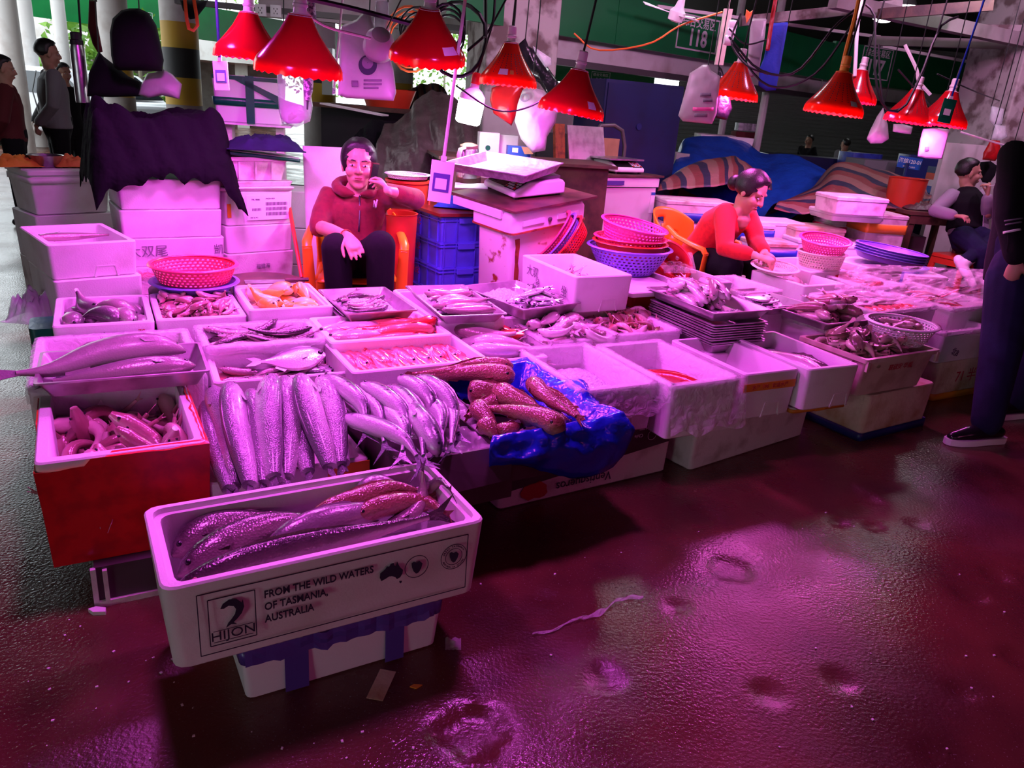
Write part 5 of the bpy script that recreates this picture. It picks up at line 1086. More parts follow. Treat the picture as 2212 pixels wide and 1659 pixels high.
def figure(label, J, fwd, upc, face_dir, face_up=(0,0,1), top='black_cloth', legs='black_cloth', skin='skin', hs=1., hair='short', tw=.165, sleeves=(1., 1.), shoes='black', hands=None, vox=.0065, shirt=None, simple=False, top_name='jacket', legw=1., neckw=.052, hairm='hair', topr=1., hem=None):
    "J: joint name -> world point. Body is one remeshed surface; clothes are children"
    org = V((J['hip'].x, J['hip'].y, 0)); b = MB(); f = V(fwd)
    M = frame(face_dir, face_up); headgeo(b, J['head'], M, hs)
    nb = J['neck']; b.tube([nb-V((0,0,.05)), nb, J['head']-M.col[1]*.02*hs-M.col[2]*.05*hs], [neckw*1.5, neckw*1.05, neckw], 12, dome=True)
    hip, chest = J['hip'], J['chest']
    b.tube([hip, hip.lerp(chest, .5), chest, nb], [tw*.88, tw*.78, tw*.85, tw*.45], 16, flat=.68, up=f, dome=True)
    for s in 'LR':
        b.tube([J['sh'+s].lerp(chest, .3), J['sh'+s], J['el'+s]], [.045, .048, .040], 12, dome=True); b.tube([J['el'+s], J['el'+s].lerp(J['wr'+s], .4), J['wr'+s]], [.041, .040, .026], 12, dome=True)
        b.tube([hip.lerp(J['hi'+s], .6), J['hi'+s], J['kn'+s]], [.07, .075, .052], 12, dome=True); b.tube([J['kn'+s], J['kn'+s].lerp(J['an'+s], .35), J['an'+s]], [.052, .050, .036], 12, dome=True)
    if hands:
        for hnd in hands: hand(b, *hnd[0], **hnd[1])
    b.xf(Matrix.Translation(-org)); root = b.build('person', skin, None, org, label=label, cat='person', smooth=180); remesh(root, vox)
    face(root, J['head'], M, hs, hair, hairm)
    def garment(name, m, parts, vx=.010, it=5):
        g = MB()
        for a in parts: g.tube(*a[:2], **a[2])
        g.xf(Matrix.Translation(-org)); o = g.build(name, m, root, smooth=180); remesh(o, vx, it); return o
    T = tw*topr; pr = []
    hm = hem if hem is not None else hip-(chest-hip).normalized()*.04
    pr.append(([hm, hip, hip.lerp(chest, .5), chest, chest.lerp(nb, .62), nb+V((0,0,.0))], [T*1.04, T*1.06, T*.98, T*1.04, T*.88, neckw*1.45], dict(n=20, flat=.74, up=f)))
    for s, sl in zip('LR', sleeves):
        sh, el, wr = J['sh'+s], J['el'+s], J['wr'+s]; e = el.lerp(wr, max(0, sl-.5)*2) if sl > .5 else sh.lerp(el, sl*2)
        path = [sh.lerp(chest, .55), sh, sh.lerp(el, .5), el] + ([el.lerp(wr, (sl-.5)), e] if sl > .55 else []); rad = [.085, .075, .066, .060] + ([.054, .050] if sl > .55 else [])
        pr.append((path, [r_*topr for r_ in rad], dict(n=14, dome=True)))
    topo = garment(top_name, top, pr)
    pr = [([hip+(chest-hip)*.25, hip, hip-(chest-hip).normalized()*.06], [T*.97, T*1.0, T*.9], dict(n=18, flat=.8, up=f, dome=True))]
    for s in 'LR':
        hi, kn, an = J['hi'+s], J['kn'+s], J['an'+s]; pr.append(([hip.lerp(hi, .7), hi.lerp(kn, .12), hi.lerp(kn, .6), kn], [.10*legw, .098*legw, .084*legw, .074*legw], dict(n=14, dome=True))); pr.append(([kn, kn.lerp(an, .45), an+V((0,0,.02))], [.073*legw, .066*legw, .056*legw], dict(n=14, dome=True)))
    tro = garment('trousers', legs, pr)
    if shoes:
        for s in 'LR':
            a = J['an'+s]; td = J.get('toe'+s, f); td = V((td.x, td.y, 0)).normalized(); g = MB(); g.tube([V((a.x,a.y,.045))-td*.06, V((a.x,a.y,.05)), V((a.x,a.y,.042))+td*.09, V((a.x,a.y,.032))+td*.17], [.042,.046,.044,.030], 12, flat=.9, dome=True); g.xf(Matrix.Translation(-org)); o = g.build('shoe', shoes, root, smooth=180)
    return root, topo, tro, M
from mathutils.bvhtree import BVHTree
def surf(o, px, py):
    "where the line of sight through the photograph's pixel meets the object"
    dg = bpy.context.evaluated_depsgraph_get(); e = o.evaluated_get(dg); me = e.to_mesh(); mw = o.matrix_world if o.parent is None else Matrix.Translation(o.parent.location) @ o.matrix_local
    bv = BVHTree.FromPolygons([mw @ v.co for v in me.vertices], [p.vertices[:] for p in me.polygons]); h = bv.ray_cast(CAMP, ray(px, py).normalized()); e.to_mesh_clear(); return h[0], h[1]
def ribbon_on(o, pix, w_, m, name, root, off=.004):
    pts = [surf(o, *q) for q in pix]; pts = [(p+n*off, n) for p, n in pts if p]; 
    if len(pts) < 2: return
    b = MB(); L = []
    for i, (p, n) in enumerate(pts):
        d = (pts[min(i+1, len(pts)-1)][0]-pts[max(i-1, 0)][0]).normalized(); s = d.cross(n).normalized()*w_/2; L.append([p-s-root.location, p+s-root.location])
    vs_ = [q for a in L for q in a]; b.add(vs_, [(2*i, 2*i+1, 2*i+3, 2*i+2) for i in range(len(L)-1)]); q = b.build(name, m, root, smooth=180); mod(q, 'SOLIDIFY', thickness=.002); return q
def ground(p, dx=0, dy=0, z=.085): return V((p.x+dx, p.y+dy, z))
# -- seated woman with the phone
J = dict(hip=D(768, 562, 4.62), chest=D(768, 462, 4.56), neck=D(772, 417, 4.50), head=D(775, 358, 4.42), shL=D(708, 428, 4.50), elL=D(690, 490, 4.40), wrL=D(752, 511, 4.08), shR=D(834, 422, 4.50), elR=D(898, 430, 4.34), wrR=D(838, 412, 4.15), hiL=D(738, 560, 4.55), hiR=D(802, 556, 4.55), knL=D(727, 535, 4.10), knR=D(822, 530, 4.10))
J['anL'] = ground(J['knL'], .02, .04); J['anR'] = ground(J['knR'], 0, .04)
tocam = (CAMP-J['head']).normalized(); fw = V((tocam.x, tocam.y, 0)).normalized()
wd = (D(776, 552, 3.96)-J['wrL']); hR = (D(812, 384, 4.22)-J['wrR'])
w1, hood, tr1, M1 = figure('seated woman in a maroon zip hoodie holding a phone to her ear', J, fw, None, (tocam+V((0,0,-.05))), (.03,0,1), 'maroon', 'black_cloth', hs=1.13, hair='tail', tw=.185, sleeves=(.48, .80), topr=1.02, legw=1.12, top_name='zip_hoodie',
    hands=[((J['wrL'], wd, V((.2, .3, -1)), -1), dict(curl=(.35, .3, .2), s=1.08)), ((J['wrR'], D(818, 388, 4.22)-J['wrR'], V((-.75, .62, .2)), 1), dict(curl=(.45, .75, .6), s=1.0, thumb=(.35, .4), spread=.3))], vox=.0055)
nb = J['neck']; g = MB(); ringp = []
for k in range(13):
    a = -pi*.95+2*pi*.95*k/12; v = fw*cos(a+pi)*.105+fw.cross(V((0,0,1)))*sin(a+pi)*.12; ringp.append(nb+v-w1.location+V((0,0,.035+.03*(-cos(a+pi)))))
g.tube(ringp, [.012]+[.034]*11+[.012], 10, dome=True); o = g.build('hood', 'maroon', w1, smooth=180); remesh(o, .009)
ribbon_on(hood, [(776, 425), (777, 440), (777, 460), (776, 480), (775, 500)], .009, 'dark_steel', 'zipper', w1); ribbon_on(hood, [(778, 413), (779, 419), (779, 426)], .014, 'chrome', 'zipper_pull', w1, .010)
for pix in ([(807, 447), (808, 436), (813, 446), (814, 435)], [(808, 433), (812, 440), (816, 431)], [(812, 440), (811, 449)]): ribbon_on(hood, pix, .010, 'sign_white', 'chest_emblem', w1, .008)
pc_ = D(806, 381, 4.27); g = MB(); g.rings([rr(-.037, -.005, .037, .005, .004, -.075), rr(-.037, -.005, .037, .005, .004, .075)]); ph = g.build('mobile_phone', 'darkred_cloth', None, pc_, (R(8), R(6), R(70)), label='dark red mobile phone held to the ear of the woman in maroon', cat='phone'); MB().box(-.033, -.0062, -.068, .033, -.0052, .068).build('phone_screen', 'black_gloss', ph)
g = MB(); q = J['wrL'].lerp(J['elL'], .06); d_ = (J['elL']-J['wrL']).normalized(); u_ = d_.orthogonal().normalized(); v_ = d_.cross(u_)
g.tube([q+(u_*cos(2*pi*k/18)+v_*sin(2*pi*k/18))*.033 for k in range(19)], .0035, 6, c0=False, c1=False); g.build('bracelet', 'rust', None, label='thin red bracelet on the wrist of the woman in maroon', cat='bracelet')
# -- woman in the red sweater bending over the boxes
J = dict(hip=D(1512, 552, 5.42), chest=D(1556, 488, 5.28), neck=D(1600, 456, 5.16), head=D(1622, 416, 5.08), shL=D(1566, 462, 5.12), elL=D(1566, 538, 4.98), wrL=D(1632, 552, 4.88), shR=D(1622, 472, 5.30), elR=D(1634, 524, 5.22), wrR=D(1652, 546, 5.02), hiL=D(1520, 566, 5.30), hiR=D(1540, 560, 5.50), knL=D(1580, 572, 5.02), knR=D(1640, 570, 5.12))
J['anL'] = ground(J['knL'], .03, .06); J['anR'] = ground(J['knR'], .03, .06)
fd = V((.62, -.60, -.42)); fw2 = V((.75, -.62, 0)).normalized()
w2, sw, tr2, M2 = figure('woman in a bright red sweater bending forward in an orange chair', J, fw2, None, fd, (.30, -.15, .9), 'red_knit', 'black_cloth', hs=1.08, hair='bun', tw=.18, sleeves=(.86, .90), topr=1.0, legw=1.08, top_name='red_sweater',
    hands=[((J['wrL'], D(1664, 562, 4.84)-J['wrL'], V((0, .2, -1)), 1), dict(curl=(.5, .6, .4), s=1.05)), ((J['wrR'], D(1672, 560, 4.9)-J['wrR'], V((-.3, -.3, -.9)), -1), dict(curl=(.5, .6, .4), s=1.05))])
# -- man in the vest on the red stool
J = dict(hip=D(2084, 500, 6.95), chest=D(2088, 448, 6.95), neck=D(2090, 410, 6.95), head=D(2093, 375, 6.92), shL=D(2054, 424, 6.92), elL=D(2020, 456, 6.80), wrL=D(2062, 466, 6.66), shR=D(2120, 424, 6.95), elR=D(2133, 462, 6.82), wrR=D(2133, 424, 6.72), hiL=D(2076, 506, 6.88), hiR=D(2100, 506, 6.92), knL=D(2122, 545, 6.55), knR=D(2146, 520, 6.70), anL=D(2118, 590, 6.62), anR=D(2086, 566, 6.55))
m3, vest, tr3, M3 = figure('man in a dark vest over a grey shirt smoking on a red stool', J, (.55, -.83, 0), None, (.97, -.22, .02), (0,0,1), 'grey_shirt', 'denim', 'skin_m', 1.02, tw=.165, sleeves=(.93, .93), shoes=None, top_name='grey_shirt',
    hands=[((J['wrL'], D(2080, 468, 6.6)-J['wrL'], V((0, .1, -1)), 1), dict(curl=(.4, .5, .3))), ((J['wrR'], D(2136, 402, 6.7)-J['wrR'], V((-.8, .3, 0)), -1), dict(curl=(.8, .9, .6)))])
g = MB(); f = V((.55,-.83,0)); c_, h_ = J['chest'], J['hip']; n_ = J['neck']
sidev = V((.83,.55,0))
g.tube([h_+V((0,0,-.0)), h_.lerp(c_,.5), c_, c_.lerp(n_,.6), n_+V((0,0,.02))], [.188,.178,.190,.165,.082], 20, flat=.80, up=f); g.xf(Matrix.Translation(-m3.location)); o = g.build('dark_vest', 'black_cloth', m3, smooth=180); remesh(o, .011)
for t_ in (0,):
    g = MB(); g.prism([V(p)-m3.location for p in (c_.lerp(n_,.75)+f*.130-sidev*.015, c_+f*.163+sidev*.045, h_+f*.165+sidev*.09, h_+f*.165-sidev*.02, c_+f*.163-sidev*.02)], f*.008); g.build('shirt_front', 'grey_shirt', m3)
for s in 'LR':
    a, k = J['an'+s], J['kn'+s]; d_ = (a-k).normalized(); td = V((.5,-.75,-.1)) if s == 'L' else V((.45,-.5,-.75)); g = MB()
    g.tube([k.lerp(a,.45), a-d_*.02, a+d_*.05], [.060,.052,.054], 12, dome=True); g.tube([a+d_*.06-td*.05, a+d_*.06+td.normalized()*.10, a+d_*.06+td.normalized()*.19], [.048,.046,.036], 12, flat=.85, dome=True); g.xf(Matrix.Translation(-m3.location)); o = g.build('rubber_boot', 'white_plastic', m3, smooth=180); remesh(o, .009)
g = MB(); a = D(2137, 402, 6.62); g.tube([a, a+V((.05,-.03,.02))], .004, 6); g.build('cigarette', 'paper', None, label='lit cigarette between the fingers of the man in the vest', cat='cigarette')
# -- standing customer cut by the right edge
fa = P(2118, 955); J = dict(hip=D(2222, 560, 4.18), chest=D(2240, 400, 4.2), neck=D(2252, 300, 4.2), head=D(2258, 226, 4.12), shL=D(2192, 335, 4.10), elL=D(2180, 470, 4.0), wrL=D(2196, 560, 3.95), shR=D(2306, 330, 4.3), elR=D(2340, 450, 4.2), wrR=D(2330, 560, 4.1), hiL=D(2190, 580, 4.1), hiR=D(2250, 575, 4.25), knL=D(2160, 770, 4.0), knR=D(2225, 760, 4.3))
J['anL'] = V((fa.x, fa.y, .09)); q = P(2185, 900); J['anR'] = V((q.x, q.y, .09)); J['toeL'] = J['toeR'] = V((-.95, -.30, 0))
m4, jk, tr4, M4 = figure('standing customer in a black jacket and dark jeans at the right edge', J, (-.85, -.5, 0), None, (-.9, -.2, 0), (0,0,1), 'black_cloth', 'denim', 'skin_m', 1.03, tw=.18, sleeves=(.95, .95), shoes=None, topr=1.16, legw=1.32, hem=D(2216, 605, 4.18), top_name='black_jacket', hands=[((J['wrL'], V((0,0,-1)), V((.3,.3,0)), 1), dict(curl=(.4,.4,.3)))], vox=.008)
for s in 'LR':
    a = J['an'+s]; td = V((-.95,-.30,0)).normalized(); sd = V((-td.y, td.x, 0)); k = V((a.x, a.y, 0))
    g = MB(); g.tube([k-td*.085+V((0,0,.055)), k+V((0,0,.062)), k+td*.10+V((0,0,.05)), k+td*.19+V((0,0,.038))], [.044,.050,.047,.032], 14, flat=.85, dome=True); g.tube([k+V((0,0,.07)), k+V((0,0,.13))], [.046,.05], 12, dome=True); g.xf(Matrix.Translation(-m4.location)); o = g.build('sneaker', 'black_gloss', m4, smooth=180); remesh(o, .007)
    g = MB(); out = [(-.135,.030),(-.11,.045),(0,.046),(.10,.052),(.17,.046),(.222,.024),(.232,0),(.222,-.024),(.17,-.046),(.10,-.052),(0,-.046),(-.11,-.045),(-.135,-.03)]; g.prism([k+td*x+sd*y-m4.location+V((0,0,.002)) for x, y in out], (0,0,.032)); g.build('sneaker_sole', 'sign_white', m4)
ribbon_on(jk, [(2177, 497), (2178, 520), (2176, 545)], .001, 'black', 'sleeve_seam', m4)
for pix in ([(2170, 478), (2208, 472)], [(2172, 486), (2206, 480)]):
    ribbon_on(jk, [(pix[0][0]+(pix[1][0]-pix[0][0])*k/6, pix[0][1]+(pix[1][1]-pix[0][1])*k/6) for k in range(7)], .008, 'ink_grey', 'sleeve_print', m4, .006)
ribbon_on(jk, [(2168+k*6, 503-k*1.2) for k in range(7)], .012, 'sign_white', 'sleeve_print', m4, .006)
# -- people in the left background
def stand(px, py, d, hgt, face_dir, label, top, legs, pose=0, hs=1., skin='skin_m', tw=.17):
    "px, py: pixel of the head centre"
    h = D(px, py, d); k = (h.z)/(1.58); f = V((face_dir[0], face_dir[1], 0)).normalized(); sd = V((-f.y, f.x, 0)); c = V((h.x, h.y, 0)); Z = lambda z, a=0, b_=0: c+V((0,0,z*k))+sd*a*k+f*b_*k
    J = dict(head=h, neck=Z(1.42), chest=Z(1.22), hip=Z(.92), shL=Z(1.38, .18), shR=Z(1.38, -.18), elL=Z(1.10, .25, -.05), elR=Z(1.10, -.25, -.05), wrL=Z(.90, .10, -.19) if pose else Z(.88, .24, .06), wrR=Z(.90, -.06, -.19) if pose else Z(.88, -.24, .06), hiL=Z(.90, .09), hiR=Z(.90, -.09), knL=Z(.48, .10), knR=Z(.48, -.10), anL=V((*(Z(0, .11)).xy, .09)), anR=V((*(Z(0, -.11)).xy, .09)))
    hd = [((J['wrL'], V((0,0,-1)) if not pose else -sd*.8-V((0,0,.6)), f, 1), dict(curl=(.4,.4,.3))), ((J['wrR'], V((0,0,-1)) if not pose else sd*.8-V((0,0,.6)), f, -1), dict(curl=(.4,.4,.3)))]
    return figure(label, J, f, None, face_dir, (0,0,1), top, legs, skin, hs*k, tw=tw*k, sleeves=(.9, .9), hands=hd, vox=.009, top_name='shirt')
m5 = stand(104, 116, 7.6, 1.7, (.75, .6, -.05), 'man in a grey long-sleeved shirt seen from behind, hands behind his back', 'grey_cloth', 'black_cloth', 1, 1.05, tw=.185)
b = MB(); c_ = D(104, 116, 7.6); f_ = V((.75,.6,0)).normalized(); s_ = V((-f_.y, f_.x, 0))
b.tube([c_+s_*.12+V((0,0,-.17))-f_*.11, c_+s_*.02+V((0,0,-.36))-f_*.175, c_-s_*.12+V((0,0,-.62))-f_*.15], .018, 6, flat=.3, up=f_); b.build('bag_strap', 'black', None, label='dark bag strap across the back of the man in grey', cat='strap')
stand(8, 150, 7.0, 1.65, (.85, .45, -.1), 'man in a dark red shirt at the left edge', 'darkred_cloth', 'black_cloth', 1, 1.05)
stand(138, 158, 9.2, 1.6, (.8, -.4, -.1), 'person in black standing beyond the man in grey', 'black_cloth', 'black_cloth', 0)
stand(1748, 304, 14, 1.5, (-.8, -.4, 0), 'distant person in black before the grey shutters', 'black_cloth', 'black_cloth', 0)
stand(1826, 312, 13.5, 1.5, (-.5, .8, 0), 'distant person in a pale shirt right of the one in black', 'grey_cloth', 'black_cloth', 0)
# ------------------------------------------------------------------ chairs, stools
def armchair(c, rz, label, s=1.):
    t = thing('plastic_armchair', (c.x, c.y, 0), rz, label, 'chair')
    b = MB(); b.grid(lambda u, v: ((u-.5)*.44*(1-.08*v), -.22+.44*v, .43-.018*sin(pi*u)*sin(pi*v)+(-.02*max(0, .12-v)/.12)), 12, 12); o = b.build('seat', 'orange_plastic', t, smooth=180); mod(o, 'SOLIDIFY', thickness=.012)
    b = MB(); nu, nv = 26, 16
    def bk(u, v):
        a = (u-.5)*2*1.25; zt = .84-.10*abs(2*u-1)**2.2; z = .46+(zt-.46)*v; r_ = .235+.02*v; return V((r_*sin(a), .02+r_*cos(a)*.92+.05*v, z))
    vs_ = [bk(i/nu, j/nv) for j in range(nv+1) for i in range(nu+1)]; fs = []
    for j in range(nv):
        for i in range(nu):
            u, v = (i+.5)/nu, (j+.5)/nv; hole = any(((u-cx)/rx)**2+((v-cy)/ry)**2 < 1 for cx, cy, rx, ry in ((.5,.74,.09,.09),(.5,.28,.13,.12),(.27,.5,.05,.07),(.73,.5,.05,.07)))
            if not hole: fs.append((j*(nu+1)+i, j*(nu+1)+i+1, (j+1)*(nu+1)+i+1, (j+1)*(nu+1)+i))
    b.add(vs_, fs); o = b.build('backrest', 'orange_plastic', t, smooth=180); mod(o, 'SOLIDIFY', thickness=.010)
    for q in (-1, 1):
        b = MB(); b.tube([(q*.22,.10,.74), (q*.255,.0,.69), (q*.27,-.12,.66), (q*.275,-.22,.64), (q*.272,-.25,.60)], [.022,.026,.028,.028,.024], 10, flat=.55, up=(0,0,1)); b.build('armrest', 'orange_plastic', t, smooth=60)
        b = MB(); b.tube([(q*.272,-.245,.62), (q*.262,-.225,.40), (q*.265,-.245,.0)], [.028,.034,.024], 10, flat=.5, up=(0,1,0)); b.build('leg', 'orange_plastic', t, smooth=60)
        b = MB(); b.tube([(q*.205,.16,.48), (q*.225,.22,.25), (q*.245,.27,0)], [.034,.03,.024], 10, flat=.5, up=(0,1,0)); b.build('leg', 'orange_plastic', t, smooth=60)
        b = MB(); b.tube([(q*.262,-.23,.40), (q*.22,-.1,.42), (q*.21,.14,.44)], .016, 8, flat=.7); b.build('seat_rail', 'orange_plastic', t, smooth=60)
    return t
h = D(768, 562, 4.62); armchair(V((h.x, h.y+.02, 0)), atan2(fw.y, fw.x)+pi/2, 'orange plastic armchair under the woman in maroon')
h = D(1512, 552, 5.42); armchair(V((h.x-.05, h.y+.05, 0)), atan2(fw2.y, fw2.x)+pi/2, 'orange plastic armchair under the woman in red')
def stool(c, rz, label, hgt=.46, m='bucket_red'):
    t = thing('plastic_stool', (c.x, c.y, 0), rz, label, 'stool'); b = MB(); b.rings([rr(-.17,-.17,.17,.17,.04,hgt-.03), rr(-.165,-.165,.165,.165,.04,hgt-.004), rr(-.15,-.15,.15,.15,.04,hgt)]); b.build('seat', m, t)
    for sx in (-1, 1):
        for sy in (-1, 1):
            b = MB(); b.tube([(sx*.135,sy*.135,hgt-.02), (sx*.165,sy*.165,.15), (sx*.185,sy*.185,0)], [.034,.030,.028], 8, flat=.6); b.build('leg', m, t)
    for a in range(4):
        b = MB(); b.box(-.16, -.168, .13, .16, -.158, .19); b.build('stretcher', m, t, rot=(0,0,a*pi/2))
        b = MB(); b.box(-.14, -.160, hgt-.09, .14, -.150, hgt-.02); b.build('apron', m, t, rot=(0,0,a*pi/2))
    return t
h = D(2080, 520, 6.98); stool(V((h.x, h.y, 0)), R(28), 'red plastic stool under the man in the vest', max(.40, h.z-.13))
# ------------------------------------------------------------------ colanders and basins
def basin(name, c, r, h, label, m, holes=True, tilt=(0,0,0), n=48, br=.72, rows=6, cat='colander', rim=.012, group=None, pitch=2, hole_rows=None):
    prof = [(r*br*.98, 0)] + [(r*(br+(1-br)*(k/rows)**.8), h*k/rows) for k in range(1, rows+1)]
    b = MB(); fine = rows*2; pf = [(r*(br+(1-br)*(k/fine)**.8), .004+(h-.004)*k/fine) for k in range(fine+1)]
    b.lathe(pf, n*2, skip=(lambda i, j: holes and 0 < i < fine-2 and i % 2 == 1 and (j+(i//2 % 2)*(pitch//2)) % pitch == 0))
    b.lathe([(.002, .004), (r*br*.5, .004), (r*br, .004)], n*2); o = b.build(name, m, None, c, tilt, label=label, cat=cat, group=group, smooth=60); mod(o, 'SOLIDIFY', thickness=.003, offset=0)
    q = MB(); q.lathe([(r-.004, h-.004), (r+rim, h-.003), (r+rim+.003, h-.001), (r+rim, h+.003), (r-.004, h+.004), (r-.006, h)], n); q.rings; q.build('rim', m, o, smooth=60); return o
def bas(px, py, z, *a, **k): c = P(px, py, z); return basin(a[0], (c.x, c.y, z), *a[1:], **k)
c = P(420, 640, .47); c.z = .50
t = thing('plastic_basin_stand', (c.x, c.y, 0), 0, 'dark drum under the red colander and purple basin', 'drum'); b = MB(); b.lathe([(.20,0),(.20,.51),(.19,.515)], 28, c0=True, c1=True); b.build('drum_body', 'card_dark', t)
c = P(422, 622, .535); basin('plastic_basin', (c.x, c.y, .515), .185, .055, 'purple basin under the red colander by the stacked foam boxes', 'purple_plastic', False, cat='basin'); basin('colander', (c.x, c.y, .565), .185, .085, 'red perforated colander in the purple basin', 'pink_plastic', True, br=.82)
# purple colander pile on the foam lid
c = P(1354, 583, .60); c.z = .60
basin('colander', (c.x, c.y, .587), .235, .15, 'large purple colander on the foam lid', 'purple_plastic', True, br=.60, rows=8); basin('colander', (c.x, c.y, .665), .205, .10, 'orange basin nested in the large purple colander', 'bucket_red', False, cat='basin'); basin('colander', (c.x, c.y+.01, .70), .20, .09, 'red colander nested above the orange basin', 'pink_plastic', True); basin('colander', (c.x+.0, c.y+.02, .755), .185, .11, 'pink colander on top of the pile, tipped to the right', 'hotpink_plastic', True, tilt=(R(4), R(8), 0), br=.8)
for k, (dx, m, l, hl) in enumerate(((0, 'pink_plastic', 'rear red colander leaning on the old freezer', True), (.045, 'purple_plastic', 'middle purple colander leaning on the old freezer', True), (.09, 'red_plastic', 'front red colander leaning on the old freezer', True))):
    c = D(1212, 520, 4.5); basin('colander', (c.x+dx*.75+.02, c.y-dx*.5, c.z-.005-dx*.2), .15, .085, l, m, hl, tilt=(R(16), R(-56), R(-14)))
c = P(1435, 590, .56); basin('plastic_basin', (c.x, c.y+.05, .58), .13, .10, 'shiny red bowl tipped beside the purple colander', 'red_plastic', False, tilt=(R(38), R(28), 0), cat='bowl')
c = P(1770, 572, .60); basin('colander', (c.x, c.y, .585), .15, .10, 'cream colander in the foam box right of the woman in red', 'cream_plastic', True, br=.85); basin('colander', (c.x, c.y, .675), .155, .10, 'bright pink colander standing in the cream one', 'hotpink_plastic', True, br=.75, tilt=(R(8), 0, 0))
c = P(1672, 590, .57); basin('colander', (c.x, c.y, .58), .14, .035, 'shallow cream colander in front of the woman in red', 'cream_plastic', True, tilt=(R(6), 0, 0))
c = P(1918, 566, .50); 
for k in range(4): basin('colander', (c.x, c.y, .50+k*.02), .26, .05, ['lowest', 'second', 'third', 'topmost'][k]+' broad purple colander in the nest at the far side', 'purple_plastic', False, tilt=(0, R(6), 0), br=.9, group='nested broad purple colanders', cat='colander')
foam('support_foam_box', (c.x-.22, c.y-.16, 0), .44, .4, .47, 'foam box under the nested purple colanders', R(29), solid=True)
c = P(1943, 735, .47); basin('colander', (c.x, c.y+.02, .455), .165, .105, 'white round-holed colander of small fish on the plastic crate', 'white_plastic', True, br=.68, rows=8); BX['col'] = (V((c.x-.12, c.y-.10, .47)), .24, .24, .1, 0, None); pile('col', 'dull', 12, (.1, .1, .9, .9), .01, 'dull small fish in the white colander', 'fish in the white colander', (0, 2*pi), .8, .4, seed=41, sc=(.9, 1.1))
# ------------------------------------------------------------------ blue crates, red board
def bcrate(c, z, rz, label, L=.37, W=.56, h=.158):
    t = thing('stacking_crate', (c.x, c.y, z), rz, label, 'crate'); b = MB(); ins = .018
    b.rings([rr(ins,ins,L-ins,W-ins,.012,0), rr(.010,.010,L-.010,W-.010,.012,h-.03), rr(.010,.010,L-.010,W-.010,.012,h), rr(.02,.02,L-.02,W-.02,.012,h), rr(ins+.01,ins+.01,L-ins-.01,W-ins-.01,.012,.01)]); b.build('crate_body', 'crate_blue', t)
    for z0 in (h-.012, h-.032): b = MB(); b.rings([rr(0,0,L,W,.012,z0), rr(0,0,L,W,.012,z0+.006), rr(.011,.011,L-.011,W-.011,.01,z0+.006), rr(.011,.011,L-.011,W-.011,.01,z0)]); b.build('crate_rim', 'crate_blue', t)
    for x in (.03, .115, L-.12, L-.035): MB().box(x-.003, .0015, .0, x+.003, .014, h-.012).build('crate_rib', 'crate_blue', t)
    for y in (.05, .17, .29, .41, W-.05): MB().box(.0015, y-.003, 0, .014, y+.003, h-.012).build('crate_rib', 'crate_blue', t)
    b = MB(); b.rings([rr(.125,-.012,L-.13,.006,.004,h-.042), rr(.125,-.012,L-.13,.006,.004,h-.012)]); b.build('handle', 'crate_blue', t); return t
c = P(953, 468, .79); rzc = R(34)
for k, l in enumerate(('topmost blue stacking crate under the red board', 'second blue stacking crate below the red board', 'third blue stacking crate below the red board', 'fourth blue stacking crate, mostly hidden by fish trays', 'lowest blue stacking crate on the floor')):
    q = bcrate(c, .79-.158*(k+1), rzc, l)
    if k < 3: text('大纪', .05, 'ink_red', q, (.001, .32, .085), (pi/2, 0, -pi/2))
o = MB(); o.rings([rr(-.02,-.02,.41,.60,.01,0), rr(-.02,-.02,.41,.60,.01,.018)]); o.build('table_board', 'red_board', None, (c.x, c.y, .791), (0,0,rzc), label='dark red wooden board lying on the blue crates', cat='board')
def crumple(c, sx, sy, h, m, name, label, seed=1, cat='cloth', rz=0., n=26, sag=0.):
    "a dropped, rumpled cloth"
    def f(u, v):
        x, y = (u-.5)*sx, (v-.5)*sy; e = max(0, 1-(abs(2*u-1)**3+abs(2*v-1)**3)); ed = noise.noise(V((u*3, v*3, seed)))*.12
        return (x*(1+ed), y*(1+ed), .006+h*e*(.45+.55*abs(noise.noise(V((u*4, v*4, seed*2.3))))+.5*abs(noise.noise(V((u*9, v*9, seed)))))-sag*max(0, abs(2*u-1)-.8)*5)
    b = MB(); b.grid(f, n, n); o = b.build(name, m, None, c, (0,0,rz), smooth=180, label=label, cat=cat); mod(o, 'SOLIDIFY', thickness=.004, offset=1); return o
q = P(1000, 448, .81); crumple((q.x, q.y, .81), .34, .26, .07, 'blue_cloth', 'rag', 'bright blue rag dropped on the red board', 4)
# ------------------------------------------------------------------ old freezer with the scale
def planeframe(o, x, y):
    e1 = (x-o).normalized(); e2 = y-o; e2 = (e2-e1*e2.dot(e1)).normalized(); n = e1.cross(e2); return Matrix((e1, e2, n)).transposed(), n
def hit(px, py, o, n): r = ray(px, py); return CAMP+r*((o-CAMP).dot(n)/r.dot(n))
PO = D(1112, 461, 4.2); PM, PN = planeframe(PO, D(1285, 427, 4.6), D(1003, 413, 4.62)); PW = (D(1285, 427, 4.6)-PO).length; PD = .50
t = place('chest_freezer', None, None, PO, PM, label='old rusty chest freezer under the plywood with the scale', cat='freezer')
hz = PO.z-.01
b = MB(); b.rings([rr(.02,.05,PW-.06,.34,.03,-hz+.03), rr(.02,.05,PW-.06,.34,.03,-.13)]); b.build('freezer_body', 'freezer_rust', t)
b = MB(); b.rings([rr(.0,.02,PW-.04,.38,.04,-.125), rr(.0,.02,PW-.04,.38,.04,-.045), rr(.015,.035,PW-.055,.365,.04,-.012)]); fl_ = b.build('freezer_lid', 'freezer', t)
